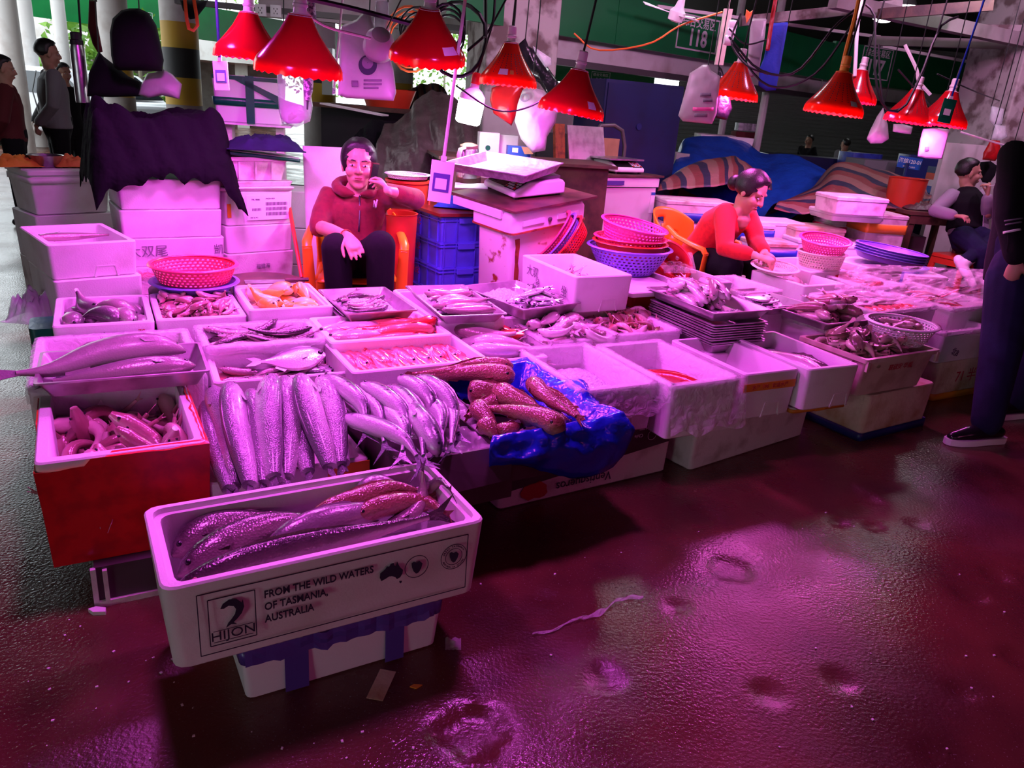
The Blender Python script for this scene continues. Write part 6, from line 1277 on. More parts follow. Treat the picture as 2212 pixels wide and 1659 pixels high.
b = MB(); b.rings([rr(-.004,.012,PW-.036,.385,.04,-.132), rr(-.004,.012,PW-.036,.385,.04,-.122)]); b.build('lid_gasket', 'rust', t)
b = MB(); b.lathe([(.012,0),(.014,.008),(.006,.012)], 14, c1=True); b.build('lid_lock', 'dark_steel', fl_, (PW*.45, .018, -.08), (pi/2,0,0))
for x0, x1 in ((.08, PW*.38), (PW*.55, PW-.12)): MB().box(x0, .010, -.09, x1, .022, -.06).build('lid_grip', 'freezer', fl_)
rs_ = random.Random(5)
for x, z0, z1, w_ in ((.075, -.60, -.17, .02), (.07, -.62, -.42, .06), (.16, -.50, -.36, .03), (PW-.11, -.40, -.15, .014), (PW-.09, -.52, -.3, .02), (.03, -.62, -.50, .03)):
    g = MB(); L = 9; g.prism([(x+w_*(.5+.5*rs_.random()), .047, z0+(z1-z0)*k/L) for k in range(L+1)]+[(x-w_*(.5+.5*rs_.random()), .047, z0+(z1-z0)*k/L) for k in range(L, -1, -1)], (0,.004,0)); g.build('rust_streak', 'rust', t)
b = MB(); b.rings([rr(-.01,-.015,PW+.01,PD+.06,.008,0), rr(-.01,-.015,PW+.01,PD+.06,.008,.012)]); b.build('plywood_sheet', 'ply', None, PO, PM, label='worn brown plywood sheet on the old freezer', cat='board')
MB().box(-.02,.10,-.05,.02,PD+.02,-.004).build('foam_strip', 'foam', None, PO, PM, label='white foam strip along the left edge of the plywood', cat='foam strip')
# weighing scale with its pan
TOP = PO+PN*.012
def scale(o, fm_, label, L=.33, W=.33, display='screen_red', h=.095):
    t = place('weighing_scale', None, None, o, fm_, label=label, cat='scale')
    b = MB(); prof = [(0,.012),(0,.045),(.11,h),(W-.02,h),(W,h-.02),(W,.012)]; b.prism([(0, y, z) for y, z in prof], (L,0,0)); q = b.build('scale_body', 'white_plastic', t); mod(q, 'BEVEL', width=.012, segments=3)
    sl = atan2(h-.045, .11); M = Matrix.Rotation(sl, 3, 'X')
    def on(u0, u1, v0, v1, m, nm, th=.002, pa=None):
        bb = MB(); bb.box(u0, v0, 0, u1, v1, th)
        return bb.build(nm, m, pa) if pa else bb.build(nm, m, t, V((0, 0, .045))+V((0,-sin(sl)*.0015,cos(sl)*.0015)), M)
    dw = on(.03, L*.60, .02, .105, display, 'display_window'); kp = on(L*.62, L-.02, .015, .108, 'black', 'keypad')
    for i in range(5):
        for j in range(4): on(L*.64+i*.0215, L*.64+i*.0215+.015, .022+j*.021, .022+j*.021+.013, 'sign_white' if (i+j) % 4 else 'bucket_red', 'key', .005, kp)
    for i in range(3): on(.045+(i % 2)*.075, .105+(i % 2)*.075, .065-(i//2)*.035, .092-(i//2)*.035, 'black_gloss', 'digit_window', .003, dw)
    for x in (.03, L-.03):
        for y in (.03, W-.03): b = MB(); b.lathe([(.014,0),(.014,.014)], 10, c0=True, c1=True); b.build('foot', 'black', t, (x, y, 0))
    MB().box(L-.0005, .14, .035, L+.001, .26, .085).build('rating_label', 'paper', t)
    return t
A_, B_, C_ = hit(1044, 405, TOP, PN), hit(1110, 434, TOP, PN), hit(1198, 415, TOP, PN); fm_, _ = planeframe(A_, B_, A_+(C_-B_)); SL = min(.36, (B_-A_).length); SW = min(.36, (C_-B_).length)
sc1 = scale(A_, fm_, 'white digital scale carrying a galvanised pan on the plywood', SL, SW)
MB().box(SL*.15, SW*.2, .097, SL*.9, SW*.95, .112).build('platter', 'dark_steel', sc1)
P0, P1, P2 = D(1133, 392, A_.y*.94+.35), 0, 0
pz = TOP+PN*.135; f0, f1, f3 = hit(1133, 399, pz, PN), hit(1214, 371, pz, PN), hit(1036, 358, pz, PN); pm_, _ = planeframe(f0, f1, f3); e1_ = (f1-f0); 
tray('scale_pan', f0, min(.52, e1_.length), min(.55, (f3-f0).length), .05, 'galvanised sheet pan resting on the white scale', rot=pm_, m='galv', fl=.025, cat='pan')
q = hit(1040, 408, TOP, PN); q2 = hit(1018, 402, TOP, PN); MB().box(-.10,-.07,0,.10,.07,.004).build('notepad', 'paper', None, q2, PM @ Matrix.Rotation(R(-40), 3, 'Z'), label='white notepad beside the scale', cat='notepad')
q = hit(1047, 383, TOP, PN); b = MB(); b.lathe([(.03,0),(.034,.09),(.031,.09),(.028,.006)], 18, c0=True, c1=True); o = b.build('plastic_cup', 'film_thick', None, q, label='clear cup with a yellow drink behind the scale', cat='cup'); b = MB(); b.lathe([(.027,.004),(.029,.055)], 18, c0=True, c1=True); b.build('drink', 'tape_yellow', o)
# kettle
q = hit(1012, 392, TOP, PN); t = place('electric_kettle', None, None, q, PM @ Matrix.Rotation(R(20), 3, 'Z'), label='steel electric kettle with a cream handle behind the scale', cat='kettle')
b = MB(); b.lathe([(.075,.03),(.078,.04),(.072,.12),(.060,.20),(.056,.205)], 28, c0=True, c1=True); b.build('kettle_body', 'steel', t)
b = MB(); b.lathe([(.078,0),(.08,.012),(.077,.032),(.07,.034)], 28, c0=True, c1=True); b.build('kettle_base', 'wood_dark', t); b = MB(); b.lathe([(.057,.205),(.055,.222),(.03,.232),(.012,.234)], 24, c0=True, c1=True); b.build('kettle_lid', 'wood_dark', t)
b = MB(); b.tube([(-.05,0,.212), (-.10,0,.21), (-.118,0,.18), (-.112,0,.10), (-.10,0,.05), (-.085,0,.045)], [.014,.016,.016,.014,.012,.01], 10, flat=.7); b.build('kettle_handle', 'cream_plastic', t); b = MB(); b.tube([(.05,0,.18), (.085,0,.205)], [.02,.008], 8); b.build('kettle_spout', 'steel', t)
# cartons beside the pillar
def boxat(name, px, py, d, L, W, h, rz, m, label, cat, zb=None):
    c = D(px, py, d); z = zb if zb is not None else c.z; b = MB(); b.rings([rr(0,0,L,W,.006,0), rr(0,0,L,W,.006,h)]); return b.build(name, m, None, (c.x, c.y, z), (0,0,rz), label=label, cat=cat)
zc = hit(1040, 345, TOP, PN)
zb = D(1035, 341, 5.3).z
MB().box(-.3,-.1,0,1.0,.5,.02).build('table_board', 'wood_dark', None, (D(1035,345,5.35).x, D(1035,345,5.35).y, zb-.021), (0,0,R(15)), label='dark board behind the plywood carrying the cartons', cat='board')
MB().box(-.25,-.05,0,.95,.45,zb-.022).build('cabinet', 'wood_dark', None, (D(1035,345,5.35).x, D(1035,345,5.35).y, 0), (0,0,R(15)), label='dark cabinet hidden under the carton board', cat='cabinet')
o = boxat('carton', 1034, 339, 5.3, .14, .12, .17, R(12), 'foam', 'white carton with a green tick mark beside the pillar', 'carton', zb); g = MB(); g.lathe([(.018,0),(.018,.002)], 20, c0=True, c1=True); g.build('green_tick_disc', 'tape_green', o, (.06,-.002,.07), (pi/2,0,0))
boxat('carton', 1075, 338, 5.4, .14, .12, .16, R(10), 'wall_white', 'plain torn white carton right of the ticked one', 'carton', zb)
o = boxat('carton', 1096, 338, 5.2, .16, .11, .10, R(8), 'sign_blue', 'small blue carton with an open brown flap', 'carton', zb); MB().box(.03,-.002,.06,.07,0,.09).build('paper_label', 'paper', o); g = MB(); g.prism([(.09,0,.10),(.16,0,.10),(.17,-.05,.06),(.11,-.05,.055)], (0,.002,0)); g.build('flap', 'card', o)
# ------------------------------------------------------------------ second freezer
c = D(1205, 388, 5.9); e = D(1428, 376, 6.5); rz2 = atan2(e.y-c.y, e.x-c.x); L2 = sqrt((e.x-c.x)**2+(e.y-c.y)**2); zt = .965
t = thing('chest_freezer', (c.x, c.y, 0), rz2, 'tall white chest freezer behind the colanders', 'freezer')
b = MB(); b.rings([rr(-.25,.02,L2,.62,.03,.05), rr(-.25,.02,L2,.62,.03,zt-.09)]); b.build('freezer_body', 'freezer', t); b = MB(); b.rings([rr(-.26,0,L2+.01,.64,.03,zt-.08), rr(-.26,0,L2+.01,.64,.03,zt-.015), rr(-.25,.01,L2,.63,.03,zt)]); b.build('freezer_lid', 'freezer', t)
MB().box(L2*.44,-.012,zt-.065,L2*.62,.004,zt-.03).build('lid_handle', 'tape_purple', t); MB().box(L2-.07,.016,zt-.30,L2-.02,.021,zt-.12).build('energy_label', 'paper', t); MB().box(L2-.068,.014,zt-.15,L2-.022,.017,zt-.125).build('energy_label', 'sign_blue', t)
for k, (x, z, r_) in enumerate(((.62, zt-.50, .03), (.70, zt-.58, .022), (.78, zt-.62, .018))):
    g = MB()
    for a in range(3):
        s = len(g.v); g.box(-r_,-.001,-.002,r_,.001,.002); g.xf(Matrix.Rotation(a*pi/3, 4, 'Y'), s)
    g.build('printed_snowflake', 'tape_purple', t, (x,.018,z))
b = MB(); b.rings([rr(-.2,-.02,L2+.03,.66,.01,zt+.001), rr(-.2,-.02,L2+.03,.66,.01,zt+.016)]); b.build('plywood_sheet', 'ply', None, (c.x,c.y,0), (0,0,rz2), label='dark board on the white freezer under the second scale', cat='board')
def f2(x, y, z=0.): return V((c.x+x*cos(rz2)-y*sin(rz2), c.y+x*sin(rz2)+y*cos(rz2), zt+.017+z))
s2 = scale(f2(L2-.47, .06), Matrix.Rotation(rz2, 3, 'Z'), 'grimy second scale on the white freezer', .33, .32, 'black_gloss'); MB().box(-.04,.03,.105,.34,.34,.118).build('platter', 'steel', s2)
o = foam('foam_slab', f2(-.05, .10), .34, .22, .04, 'small foam slab with a yellow cloth on the white freezer', rz2, solid=True)
crumple(f2(.06, .18, .042), .26, .17, .06, 'yellow_cloth', 'rag', 'yellow rag on the small foam slab', 6)
g = MB(); g.box(0,0,0,.42,.012,.36); g.build('metal_sheet', 'tray_steel', None, f2(.36, .30), (R(-14), 0, rz2+R(4)), label='purplish steel sheet leaning behind the second scale', cat='metal sheet')
g = MB(); g.box(0,0,0,.10,.03,.36); g.build('wooden_plank', 'rust', None, f2(.24, .34), (R(-10), 0, rz2), label='reddish plank beside the leaning steel sheet', cat='plank')
g = MB(); g.box(.0,0,0,.18,.14,.10); g.build('carton', 'tape_purple', None, f2(.02, .36), (R(-30), 0, rz2), label='small dark scale housing with a blue plate left of the steel sheet', cat='scale')
q0 = f2(L2-.35, .50); g = MB(); g.tube([q0+V((0,0,-.02)), q0+V((0,0,.28)), q0+V((.04,.02,.36)), q0+V((.16,.06,.37)), q0+V((.24,.10,.33)), q0+V((.28,.12,.2)), q0+V((.28,.12,-.9))], .018, 10); g.build('pipe_hoop', 'dark_steel', None, label='bent steel pipe hoop rising behind the white freezer', cat='pipe')
g = MB(); g.box(0,0,0,.18,.10,.26); g.build('carton', 'card', None, f2(L2-.33, .40), (0,0,rz2), label='brown taped carton inside the pipe hoop', cat='carton')
# big blue cabinet behind
c = D(1288, 383, 7.0); e = D(1453, 380, 7.4); rz3 = atan2(e.y-c.y, e.x-c.x); Lc = sqrt((e.x-c.x)**2+(e.y-c.y)**2)
t = thing('cabinet', (c.x, c.y, 0), rz3, 'large dark blue cabinet behind the white freezer', 'cabinet'); b = MB(); b.rings([rr(0,0,Lc,.5,.02,0), rr(0,0,Lc,.5,.02,1.73)]); b.build('cabinet_body', 'navy', t); cdr = MB().box(.02,-.012,.06,Lc-.02,0,1.70).build('cabinet_door', 'navy', t); b = MB(); b.lathe([(.03,0),(.03,.008)], 16, c0=True, c1=True); b.build('door_badge', 'tape_navy', cdr, (Lc*.45,-.013,1.35), (pi/2,0,0))
# ------------------------------------------------------------------ buckets, panel and left stack tops
c = D(880, 400, 4.95)
t = thing('plastic_bucket', (c.x, c.y, 0), 0, 'orange red bucket with a white colander on top behind the woman in maroon', 'bucket')
b = MB(); b.lathe([(.11,.0),(.135,.93),(.143,.935),(.143,.95),(.13,.95),(.105,.02)], 32, c0=True); b.build('bucket_wall', 'bucket_red', t); q = basin('colander', (c.x, c.y, .955), .135, .03, 'white colander lid on the orange red bucket', 'white_plastic', True, br=.9)
b = MB(); b.tube([(.145,0,.92),(.155,-.05,.86),(.15,-.09,.74),(.14,-.10,.70)], .006, 6); b.build('bucket_handle', 'bucket_red', t)
c = D(855, 560, 4.75); t = thing('plastic_bucket', (c.x, c.y, 0), 0, 'tall dark red bin between the woman in maroon and the blue crates', 'bin'); b = MB(); b.lathe([(.10,0),(.125,.78),(.13,.785),(.12,.785),(.10,.02)], 28, c0=True); b.build('bin_wall', 'bucket_red', t)
c = D(868, 600, 4.45); boxat('carton', 858, 660, 4.5, .15, .14, .34, R(20), 'card', 'orange brown carton standing beside the blue crates', 'carton', 0.)
# white foam panel leaning behind the woman
a = D(672, 592, 4.95); b = MB(); b.rings([rr(0,0,.345,.055,.02,0), rr(0,0,.345,.055,.02,1.02)]); o = b.build('foam_sheet', 'foam', None, (a.x-.02, a.y, .10), (R(-3), R(-1.5), R(10)), label='tall white foam panel standing behind the woman in maroon', cat='foam panel')
foam('support_foam_box', (a.x-.10, a.y-.05, 0), .50, .36, .098, 'foam box under the tall white panel', R(10), solid=True)
for k, (zz, l) in enumerate(((.0, 'lowest white foam box in the shade behind the chair'), (.26, 'second white foam box in the shade behind the chair'), (.52, 'upper white foam box in the shade behind the chair'))):
    c = D(636, 600, 5.5); foam('foam_box', (c.x-.16, c.y, zz), .36, .36, .255, l, R(12), solid=True, m='foam')
c = D(665, 365, 5.6); 
g = MB(); g.tube([D(622, 430, 4.75), D(652, 600, 4.55)], .012, 8); g.build('broom_stick', 'bucket_red', None, label='red wooden stick leaning beside the label box stack', cat='stick')
# items on the label box stack: tub, lid, cooler
c = P(484, 414, .86); zt_ = .917
t = thing('plastic_tub', (c.x+.0, c.y+.02, zt_), R(42), 'pinkish translucent tub on the loose foam lids', 'tub'); b = MB(); b.rings([rr(.03,.03,.37,.29,.03,0), rr(.01,.01,.39,.31,.03,.11), rr(-.005,-.005,.405,.325,.03,.115), rr(-.005,-.005,.405,.325,.03,.135), rr(.015,.015,.385,.305,.03,.135), rr(.035,.035,.365,.285,.03,.01)]); b.build('tub_body', 'foam_dirty', t)
for x in (.09, .19, .29): MB().box(x-.005, .002, .01, x+.005, .03, .11).build('tub_rib', 'foam_dirty', t)
o = foam('foam_slab', (c.x-.01, c.y+.02, zt_+.150), .47, .33, .028, 'foam lid edged in green tape lying on the tub', R(24), solid=True); o.rotation_euler = (0, R(5), R(38)); band(o, .47, .33, .002, .022, 'tape_green')
crumple((c.x+.16, c.y+.22, zt_+.175), .44, .32, .10, 'denim', 'cloth', 'dark blue fringed cloth under the green taped cooler', 8, rz=R(27))
c5 = D(462, 262, 4.75); o = foam('foam_cooler', (c5.x, c5.y, c5.z), .42, .32, .265, 'white foam cooler bound in green tape', R(14), solid=True, m='foam_clean', tp=.016, cat='cooler'); lid(o, .42, .32, .265, .012, .002)
band(o, .42, .32, .10, .148, 'tape_green', tp=.004, off=.004); strip(o, .195, .245, .0, .28, 'tape_green', y=-.006); strip(o, .03, .10, .255, .275, 'tape_green', y=-.006)
g = MB(); g.prism([(.10,-.006,.268),(.16,-.006,.268),(.42,-.006,.16),(.42,-.006,.115)], (0,.002,0)); g.build('tape', 'tape_green', o); MB().box(.0,-.007,.252,.42,-.004,.275).build('tape', 'tape_green', o)
pz_ = c5.z; MB().box(-.02,.02,0,.46,.36,.012).build('shelf_board', 'foam', None, (c5.x, c5.y, pz_-.013), (0,0,R(14)), label='thin white board under the green taped cooler', cat='board')
for k in range(2): MB().box(.04+k*.32, .12, 0, .09+k*.32, .30, pz_-.014).build('foam_block', 'foam_dirty', None, (c5.x, c5.y, 0), (0,0,R(14)), label=('left' if not k else 'right')+' foam block propping the cooler above the cloth', cat='foam block')
# bowl and cloths on the white bin
c = P(62, 368, .87); zt_ = .872
def binp(x, y): return V((c.x+x*cos(R(50))-y*sin(R(50)), c.y+x*sin(R(50))+y*cos(R(50)), zt_))
b = MB(); b.lathe([(.05,0),(.075,.02),(.10,.07),(.103,.072),(.098,.07),(.072,.022),(.048,.004)], 28, c0=True, c1=True); b.build('steel_bowl', 'steel', None, binp(.16, .18), label='steel bowl on the white lidded bin', cat='bowl')
crumple(binp(.0, .20)+V((0,0,.001)), .24, .22, .07, 'yellow_cloth', 'rag', 'yellow plastic rag at the left end of the white bin', 3, rz=R(50)); crumple(binp(.32, .17), .26, .18, .07, 'orange_cloth', 'glove', 'brown orange rubber gloves on the white bin', 9, rz=R(50), cat='gloves')
# dark round tray with a cleaver in front of the chair
c = P(560, 612, .50); t = thing('round_tray', (c.x, c.y+.06, .47), 0, 'dark round chopping board behind the orange croakers', 'chopping board'); b = MB(); b.lathe([(.21,0),(.21,.028),(.20,.032)], 36, c0=True, c1=True); b.build('board_disc', 'wood_dark', t); MB().lathe([(.16,-.469),(.17,-.002)], 24, c0=True, c1=True).build('board_stand', 'card_dark', t)
c2_ = V((c.x+.06, c.y+.04, .503)); t = thing('cleaver', c2_, R(24), 'cleaver lying on the dark round chopping board', 'knife'); MB().box(-.14,-.04,0,.06,.04,.004).build('blade', 'steel', t); b = MB(); b.tube([(.06,.02,.004),(.18,.02,.006)], .011, 8); b.build('handle', 'wood_dark', t)
# black tarp over the tall stack
def tarp_black(u, v):
    q = P(252, 386, .93); a = R(36); x = -.12+.78*u; y = -.03+.54*v; top = .935
    hump = .33*(min(1, v/.22)**.7)*min(1, (1-v)/.12+.3)*min(1, min(u, 1-u)/.10+.25)*(.94+.06*sin(u*9+1))
    lip = .05*(.5+noise.noise(V((u*3.2, 1, 4))))*max(0, 1-v/.08)
    side = (max(0, .08-u)+max(0, u-.92))*1.6
    flap = .16*max(0, 1-abs(u-.93)/.10)*max(0, 1-v/.35)
    z = top+.014+hump-lip-side-flap+.05*noise.noise(V((u*5, v*5, 3)))*min(1, v/.1)+.02*noise.noise(V((u*12, v*12, 1)))+.07*abs(noise.noise(V((u*7+v*4, v*2, 6))))-.02
    if v > .06 and .16 < u < .82: z = max(z, top+.012)
    if v < .08: y -= .04*(1-v/.08)
    return (q.x+x*cos(a)-y*sin(a), q.y+x*sin(a)+y*cos(a), z)
cloth(tarp_black, 44, 36, 'tarp_black', 'tarpaulin', th=.004, label='black tarpaulin rumpled over the tall stack of foam boxes', cat='tarpaulin')
c = P(85, 640, .42); crumple((c.x-.04, c.y, .30), .2, .2, .16, 'bag_clear', 'plastic_bag', 'grey clear bag hanging at the left side of the front stack', 5, cat='plastic bag')
t = thing('striped_bag', (D(98, 690, 3.3).x, D(98, 690, 3.3).y, 0), R(30), 'green and white striped bag standing by the left stack', 'bag')
for k in range(6): b = MB(); b.rings([rr(-.06,-.10,.06,.10,.03,.07*k), rr(-.062,-.10,.062,.10,.03,.07*k+.07)]); b.build('stripe', 'tape_green' if k % 2 else 'foam', t)
# ------------------------------------------------------------------ foam boxes behind the woman in red
def rbox(pfl, zt, L, W, h, label, ang=R(24), m='foam', bandm=None, bz=None, lidm=None, txt=None, zb=None):
    c = P(*pfl, zt); z0 = zt-h if zb is None else zb
    o = foam('foam_box', (c.x, c.y, z0), L, W, zt-z0-.03, label, ang, solid=True, m=m); lid(o, L, W, zt-z0-.03, .03, .006, lidm or m)
    if bandm: band(o, L, W, (zt-z0)*bz[0], (zt-z0)*bz[1], bandm, off=.008)
    if txt: text(txt, .085, 'ink_red', o, (L*.5, -.006, (zt-z0)*.28))
    return o
o = rbox((1640, 524), .56, .36, .36, .56, 'foam box with red writing and a blue band beside the woman in red', R(14), 'foam', 'tape_blue', (.74, .90), 'foam_old'); text('海水产', .10, 'ink_red', o, (.18, -.006, .28))
rbox((1727, 517), .57, .40, .36, .57, 'clean white foam box right of the one with red writing', R(12), 'foam_clean'); rbox((1817, 528), .56, .36, .36, .56, 'clean pale foam box at the right of the pair', R(14), 'foam_clean')
rbox((1560, 482), .66, .50, .34, .66, 'large foam box with a blue band behind the woman in red', R(14), 'foam_dirty', 'tape_blue', (.80, .93)); rbox((1645, 478), .67, .42, .34, .67, 'white lidded foam box behind the woman in red', R(12), 'foam')
rbox((1440, 432), .80, .62, .40, .80, 'wide foam box with a blue band under the left striped tarpaulin', R(10), 'foam_dirty', 'tape_blue', (.78, .88))
rbox((1722, 490), .66, .46, .34, .66, 'dirty brown-topped foam box with a purple edge', R(10), 'foam_old'); o = rbox((1805, 478), .68, .42, .38, .68, 'foam box with a red band under the lidded box', R(10), 'foam_dirty', 'tape_pink', (.80, .93))
rbox((1800, 458), .80, .48, .40, .075, 'flat white lid pair between the banded and the topmost box', R(10), 'foam'); rbox((1812, 424), .95, .46, .36, .14, 'topmost grimy lidded foam box right of the woman in red', R(10), 'foam_dirty', zb=.805)
rbox((1880, 462), .80, .36, .36, .80, 'foam box with an orange band right of the topmost box', R(6), 'foam_dirty', 'tape_orange', (.80, .90)); rbox((1890, 415), .92, .36, .3, .11, 'loose pale foam lid beside the orange banded box', R(6), 'foam', zb=.81)
o = rbox((1424, 470), .62, .28, .5, .62, 'white foam box leaning beside the second freezer', R(38), 'foam'); 
cloth(lambda u, v: P(1418+55*u, 452-24*v+8*noise.noise(V((u*4, v*4, 2))), .655+.06*abs(noise.noise(V((u*5, v*5, 1))))), 16, 12, 'film_thick', 'plastic_bag', th=0, label='clear plastic bag crumpled on the leaning foam box', cat='plastic bag')
cloth(lambda u, v: P(1435+70*u-10*v, 590-45*v, .61+.09*abs(noise.noise(V((u*5, v*5, 7))))*(1-abs(2*u-1))), 20, 16, 'film_thick', 'plastic_bag', th=0, label='crumpled clear bag at the feet of the woman in red', cat='plastic bag')
# creased film over the far right boxes
cloth(lambda u, v: P(1790+340*u+30*v, 668-(8+92*v)*(1-.15*u)-10*u*(1-v), .60+.035*noise.noise(V((u*7, v*5, 3)))+.02*noise.noise(V((u*22, v*16, 1)))), 60, 36, 'film_thick', 'plastic_sheet', th=0, label='wide creased clear film covering the far right fish boxes', cat='plastic sheet')
# brown table by the man, bin, small items
c = D(1965, 470, 6.9); t = thing('wooden_table', (c.x, c.y, 0), R(8), 'dark wooden table beside the man in the vest', 'table'); zt_ = D(1990, 458, 6.9).z
MB().box(0,0,zt_-.03,.62,.45,zt_).build('table_top', 'wood_dark', t); MB().box(.02,.01,zt_-.11,.60,.04,zt_-.03).build('apron', 'wood_dark', t); MB().box(.02,.02,.25,.60,.05,.30).build('rail', 'wood_dark', t)
for x in (.02, .55):
    for y in (.02, .40): MB().box(x,y,0,x+.05,y+.05,zt_-.03).build('leg', 'wood_dark', t)
crumple((c.x+.20, c.y+.25, zt_), .34, .26, .07, 'tarp_brown', 'cloth', 'brown cloth heap on the wooden table', 12)
c = D(1940, 480, 7.3); b = MB(); b.lathe([(.14,0),(.17,.50),(.178,.505),(.165,.505),(.135,.02)], 28, c0=True); b.build('plastic_bucket', 'bucket_red', None, (c.x, c.y, .58), label='orange red bucket behind the orange banded box', cat='bucket'); MB().box(-.2,-.2,0,.2,.2,.578).build('crate_stand', 'card_dark', None, (c.x, c.y, 0), label='dark crate under the orange red bucket', cat='crate')
c = D(2010, 596, 6.4); foam('foam_box', (c.x-.16, c.y, 0), .34, .28, .36, 'small upright foam box beside the red stool', R(6), solid=True, m='foam_dirty'); c = D(1962, 560, 6.6); basin('plastic_basin', (c.x, c.y, 0), .17, .40, 'deep blue tub under the wooden table', 'blue_plastic', False, cat='tub')
c = D(2150, 470, 7.6); basin('colander', (c.x, c.y, .86), .14, .09, 'white basket behind the man in the vest', 'white_plastic', True); MB().box(-.25,-.2,0,.25,.2,.858).build('foam_block', 'foam', None, (c.x, c.y, 0), label='pale foam block holding the white basket', cat='foam block')
# ------------------------------------------------------------------ things hung above the stall
def pillow(name, pix, d, bulge, m, label, cat, seed=1, cord=True, amp=.01, sub=3, group=None, cordm='cable', rings=(1, .9, .7, .45, .2)):
    "soft bag or cloth with real thickness, outline traced at its own distance d"
    pts = [D(x, y, d) for x, y in pix]; n0 = len(pts); fine = []
    for i in range(n0):
        a, b_ = pts[i], pts[(i+1) % n0]
        for k in range(sub): fine.append(a.lerp(b_, k/sub))
    c = sum(fine, V((0,0,0)))/len(fine); nrm = (CAMP-c).normalized(); b = MB()
    def ring(k, s):
        o = []
        for p in fine:
            q = c+(p-c)*k; w_ = noise.noise(q*9+V((seed, 0, 0)))*amp+noise.noise(q*25+V((0, seed, 0)))*amp*.5; o.append(q+nrm*s*(bulge*sqrt(max(0, 1-k*k))+w_*(1.4-k))-c)
        return o
    L = [ring(k, -1) for k in rings[::-1][:-1]] + [ring(1, 0)] + [ring(k, 1) for k in rings[1:]]
    b.rings(L); o = b.build(name, m, None, c, smooth=180, label=label, cat=cat, group=group)
    if cord:
        t = max(fine, key=lambda p: p.z)-c; q = MB(); q.tube([t-V((0,0,.01)), t+V((.01,.01,.4)), V((t.x, t.y, max(4.0-c.z, t.z+.5)))], .004, 5); q.build('hanging_cord', cordm, o)
    return o
pillow('backpack', [(280, 18), (262, 22), (243, 40), (237, 70), (240, 120), (246, 145), (256, 152), (350, 154), (354, 130), (347, 95), (338, 55), (322, 28), (300, 18)], 4.3, .11, 'black_cloth', 'black backpack hanging over the tarpaulin', 'backpack', 2)
pillow('tote_bag', [(213, 110), (206, 125), (192, 158), (188, 208), (240, 210), (305, 208), (306, 178), (278, 165), (250, 142), (224, 122)], 4.5, .08, 'black_cloth', 'black cloth tote bag left of the backpack', 'bag', 4)
pillow('scarf', [(192, 0), (190, 60), (200, 95), (212, 115), (222, 112), (216, 80), (208, 40), (208, 0)], 4.6, .03, 'darkred_cloth', 'dark red strap hanging above the tote bag', 'strap', 5)
pillow('plastic_bag', [(318, 158), (306, 180), (299, 205), (320, 212), (350, 206), (388, 214), (393, 182), (372, 160), (350, 148), (335, 156)], 4.4, .05, 'bag_white', 'dull white bag behind the backpack', 'plastic bag', 6, cord=False)
for k, (p, l) in enumerate((([(388, 0), (395, 22), (410, 42), (424, 40), (444, 14), (448, 0)], 'dark folded cloth behind the orange lanyard'),)): pillow('cloth', p, 5.2, .05, 'black_cloth', l, 'cloth', 7)
q = MB(); q.tube([D(399, -6, 4.3), D(403, 40, 4.3), D(408, 62, 4.3), D(418, 66, 4.3), D(427, 55, 4.3), D(424, 30, 4.3), D(418, -6, 4.3)], .010, 6, flat=.25, up=FWD); q.build('lanyard', 'cable_orange', None, label='orange lanyard loop hanging at the top left', cat='lanyard')
# thermos
c = D(180, 222, 4.6); t = thing('thermos_flask', c, 0, 'steel thermos flask with a black lid beside the man in grey', 'flask'); b = MB(); b.lathe([(.038,0),(.04,.01),(.04,.29),(.034,.32)], 22, c0=True, c1=True); b.build('flask_body', 'steel', t); b = MB(); b.lathe([(.034,.32),(.036,.325),(.036,.345),(.03,.35),(.03,.385),(.02,.39)], 22, c0=True, c1=True); b.build('flask_lid', 'black', t)
b = MB(); b.tube([(.03,0,.37),(.04,0,.6),(.03,0,4.0-c.z)], .006, 6); b.build('hanging_strap', 'black', t)
# payment cards (blank where a code would be)
def card(px, py, d, w_, h, label, m, rot, top=None, strapm='cable', framem='tape_purple'):
    c = D(px, py, d); t = place('payment_card', None, None, c, (R(-4), rot, R(2)), label=label, cat='card'); b = MB(); b.rings([rr(-w_/2,-.002,w_/2,.002,.002,-h), rr(-w_/2,-.002,w_/2,.002,.002,0)]); b.build('card_sleeve', m, t)
    MB().box(-w_*.36,-.0045,-h*.74,w_*.36,-.002,-h*.30).build('printed_square', framem, t); MB().box(-w_*.25,-.006,-h*.68,w_*.25,-.004,-h*.42).build('white_patch', 'paper', t); MB().box(-w_*.12,-.004,0,w_*.12,.004,h*.12).build('clip', 'white_plastic', t)
    q = MB(); q.tube([(0,0,h*.12), (.01,.0,.5), (.02,.0,1.0), (.02,0,4.0-c.z)], .007, 6, flat=.3, up=(0,1,0)); q.build('lanyard_strap', strapm, t); return t
card(475, 132, 3.7, .072, .132, 'payment card hanging at the left below the first red lamp', 'foam_clean', R(-3), strapm='tape_navy'); card(958, 348, 3.3, .100, .175, 'large payment card hanging before the kettle', 'foam_clean', R(4), strapm='cable_white'); card(2054, 214, 5.2, .092, .155, 'green payment card in front of the rightmost lamp', 'tape_green', R(6), strapm='tape_blue', framem='tape_green')
card(722, 190, 4.6, .02, .035, 'tiny tag on a thread beside the printed bag', 'paper', R(4), strapm='cable_white')
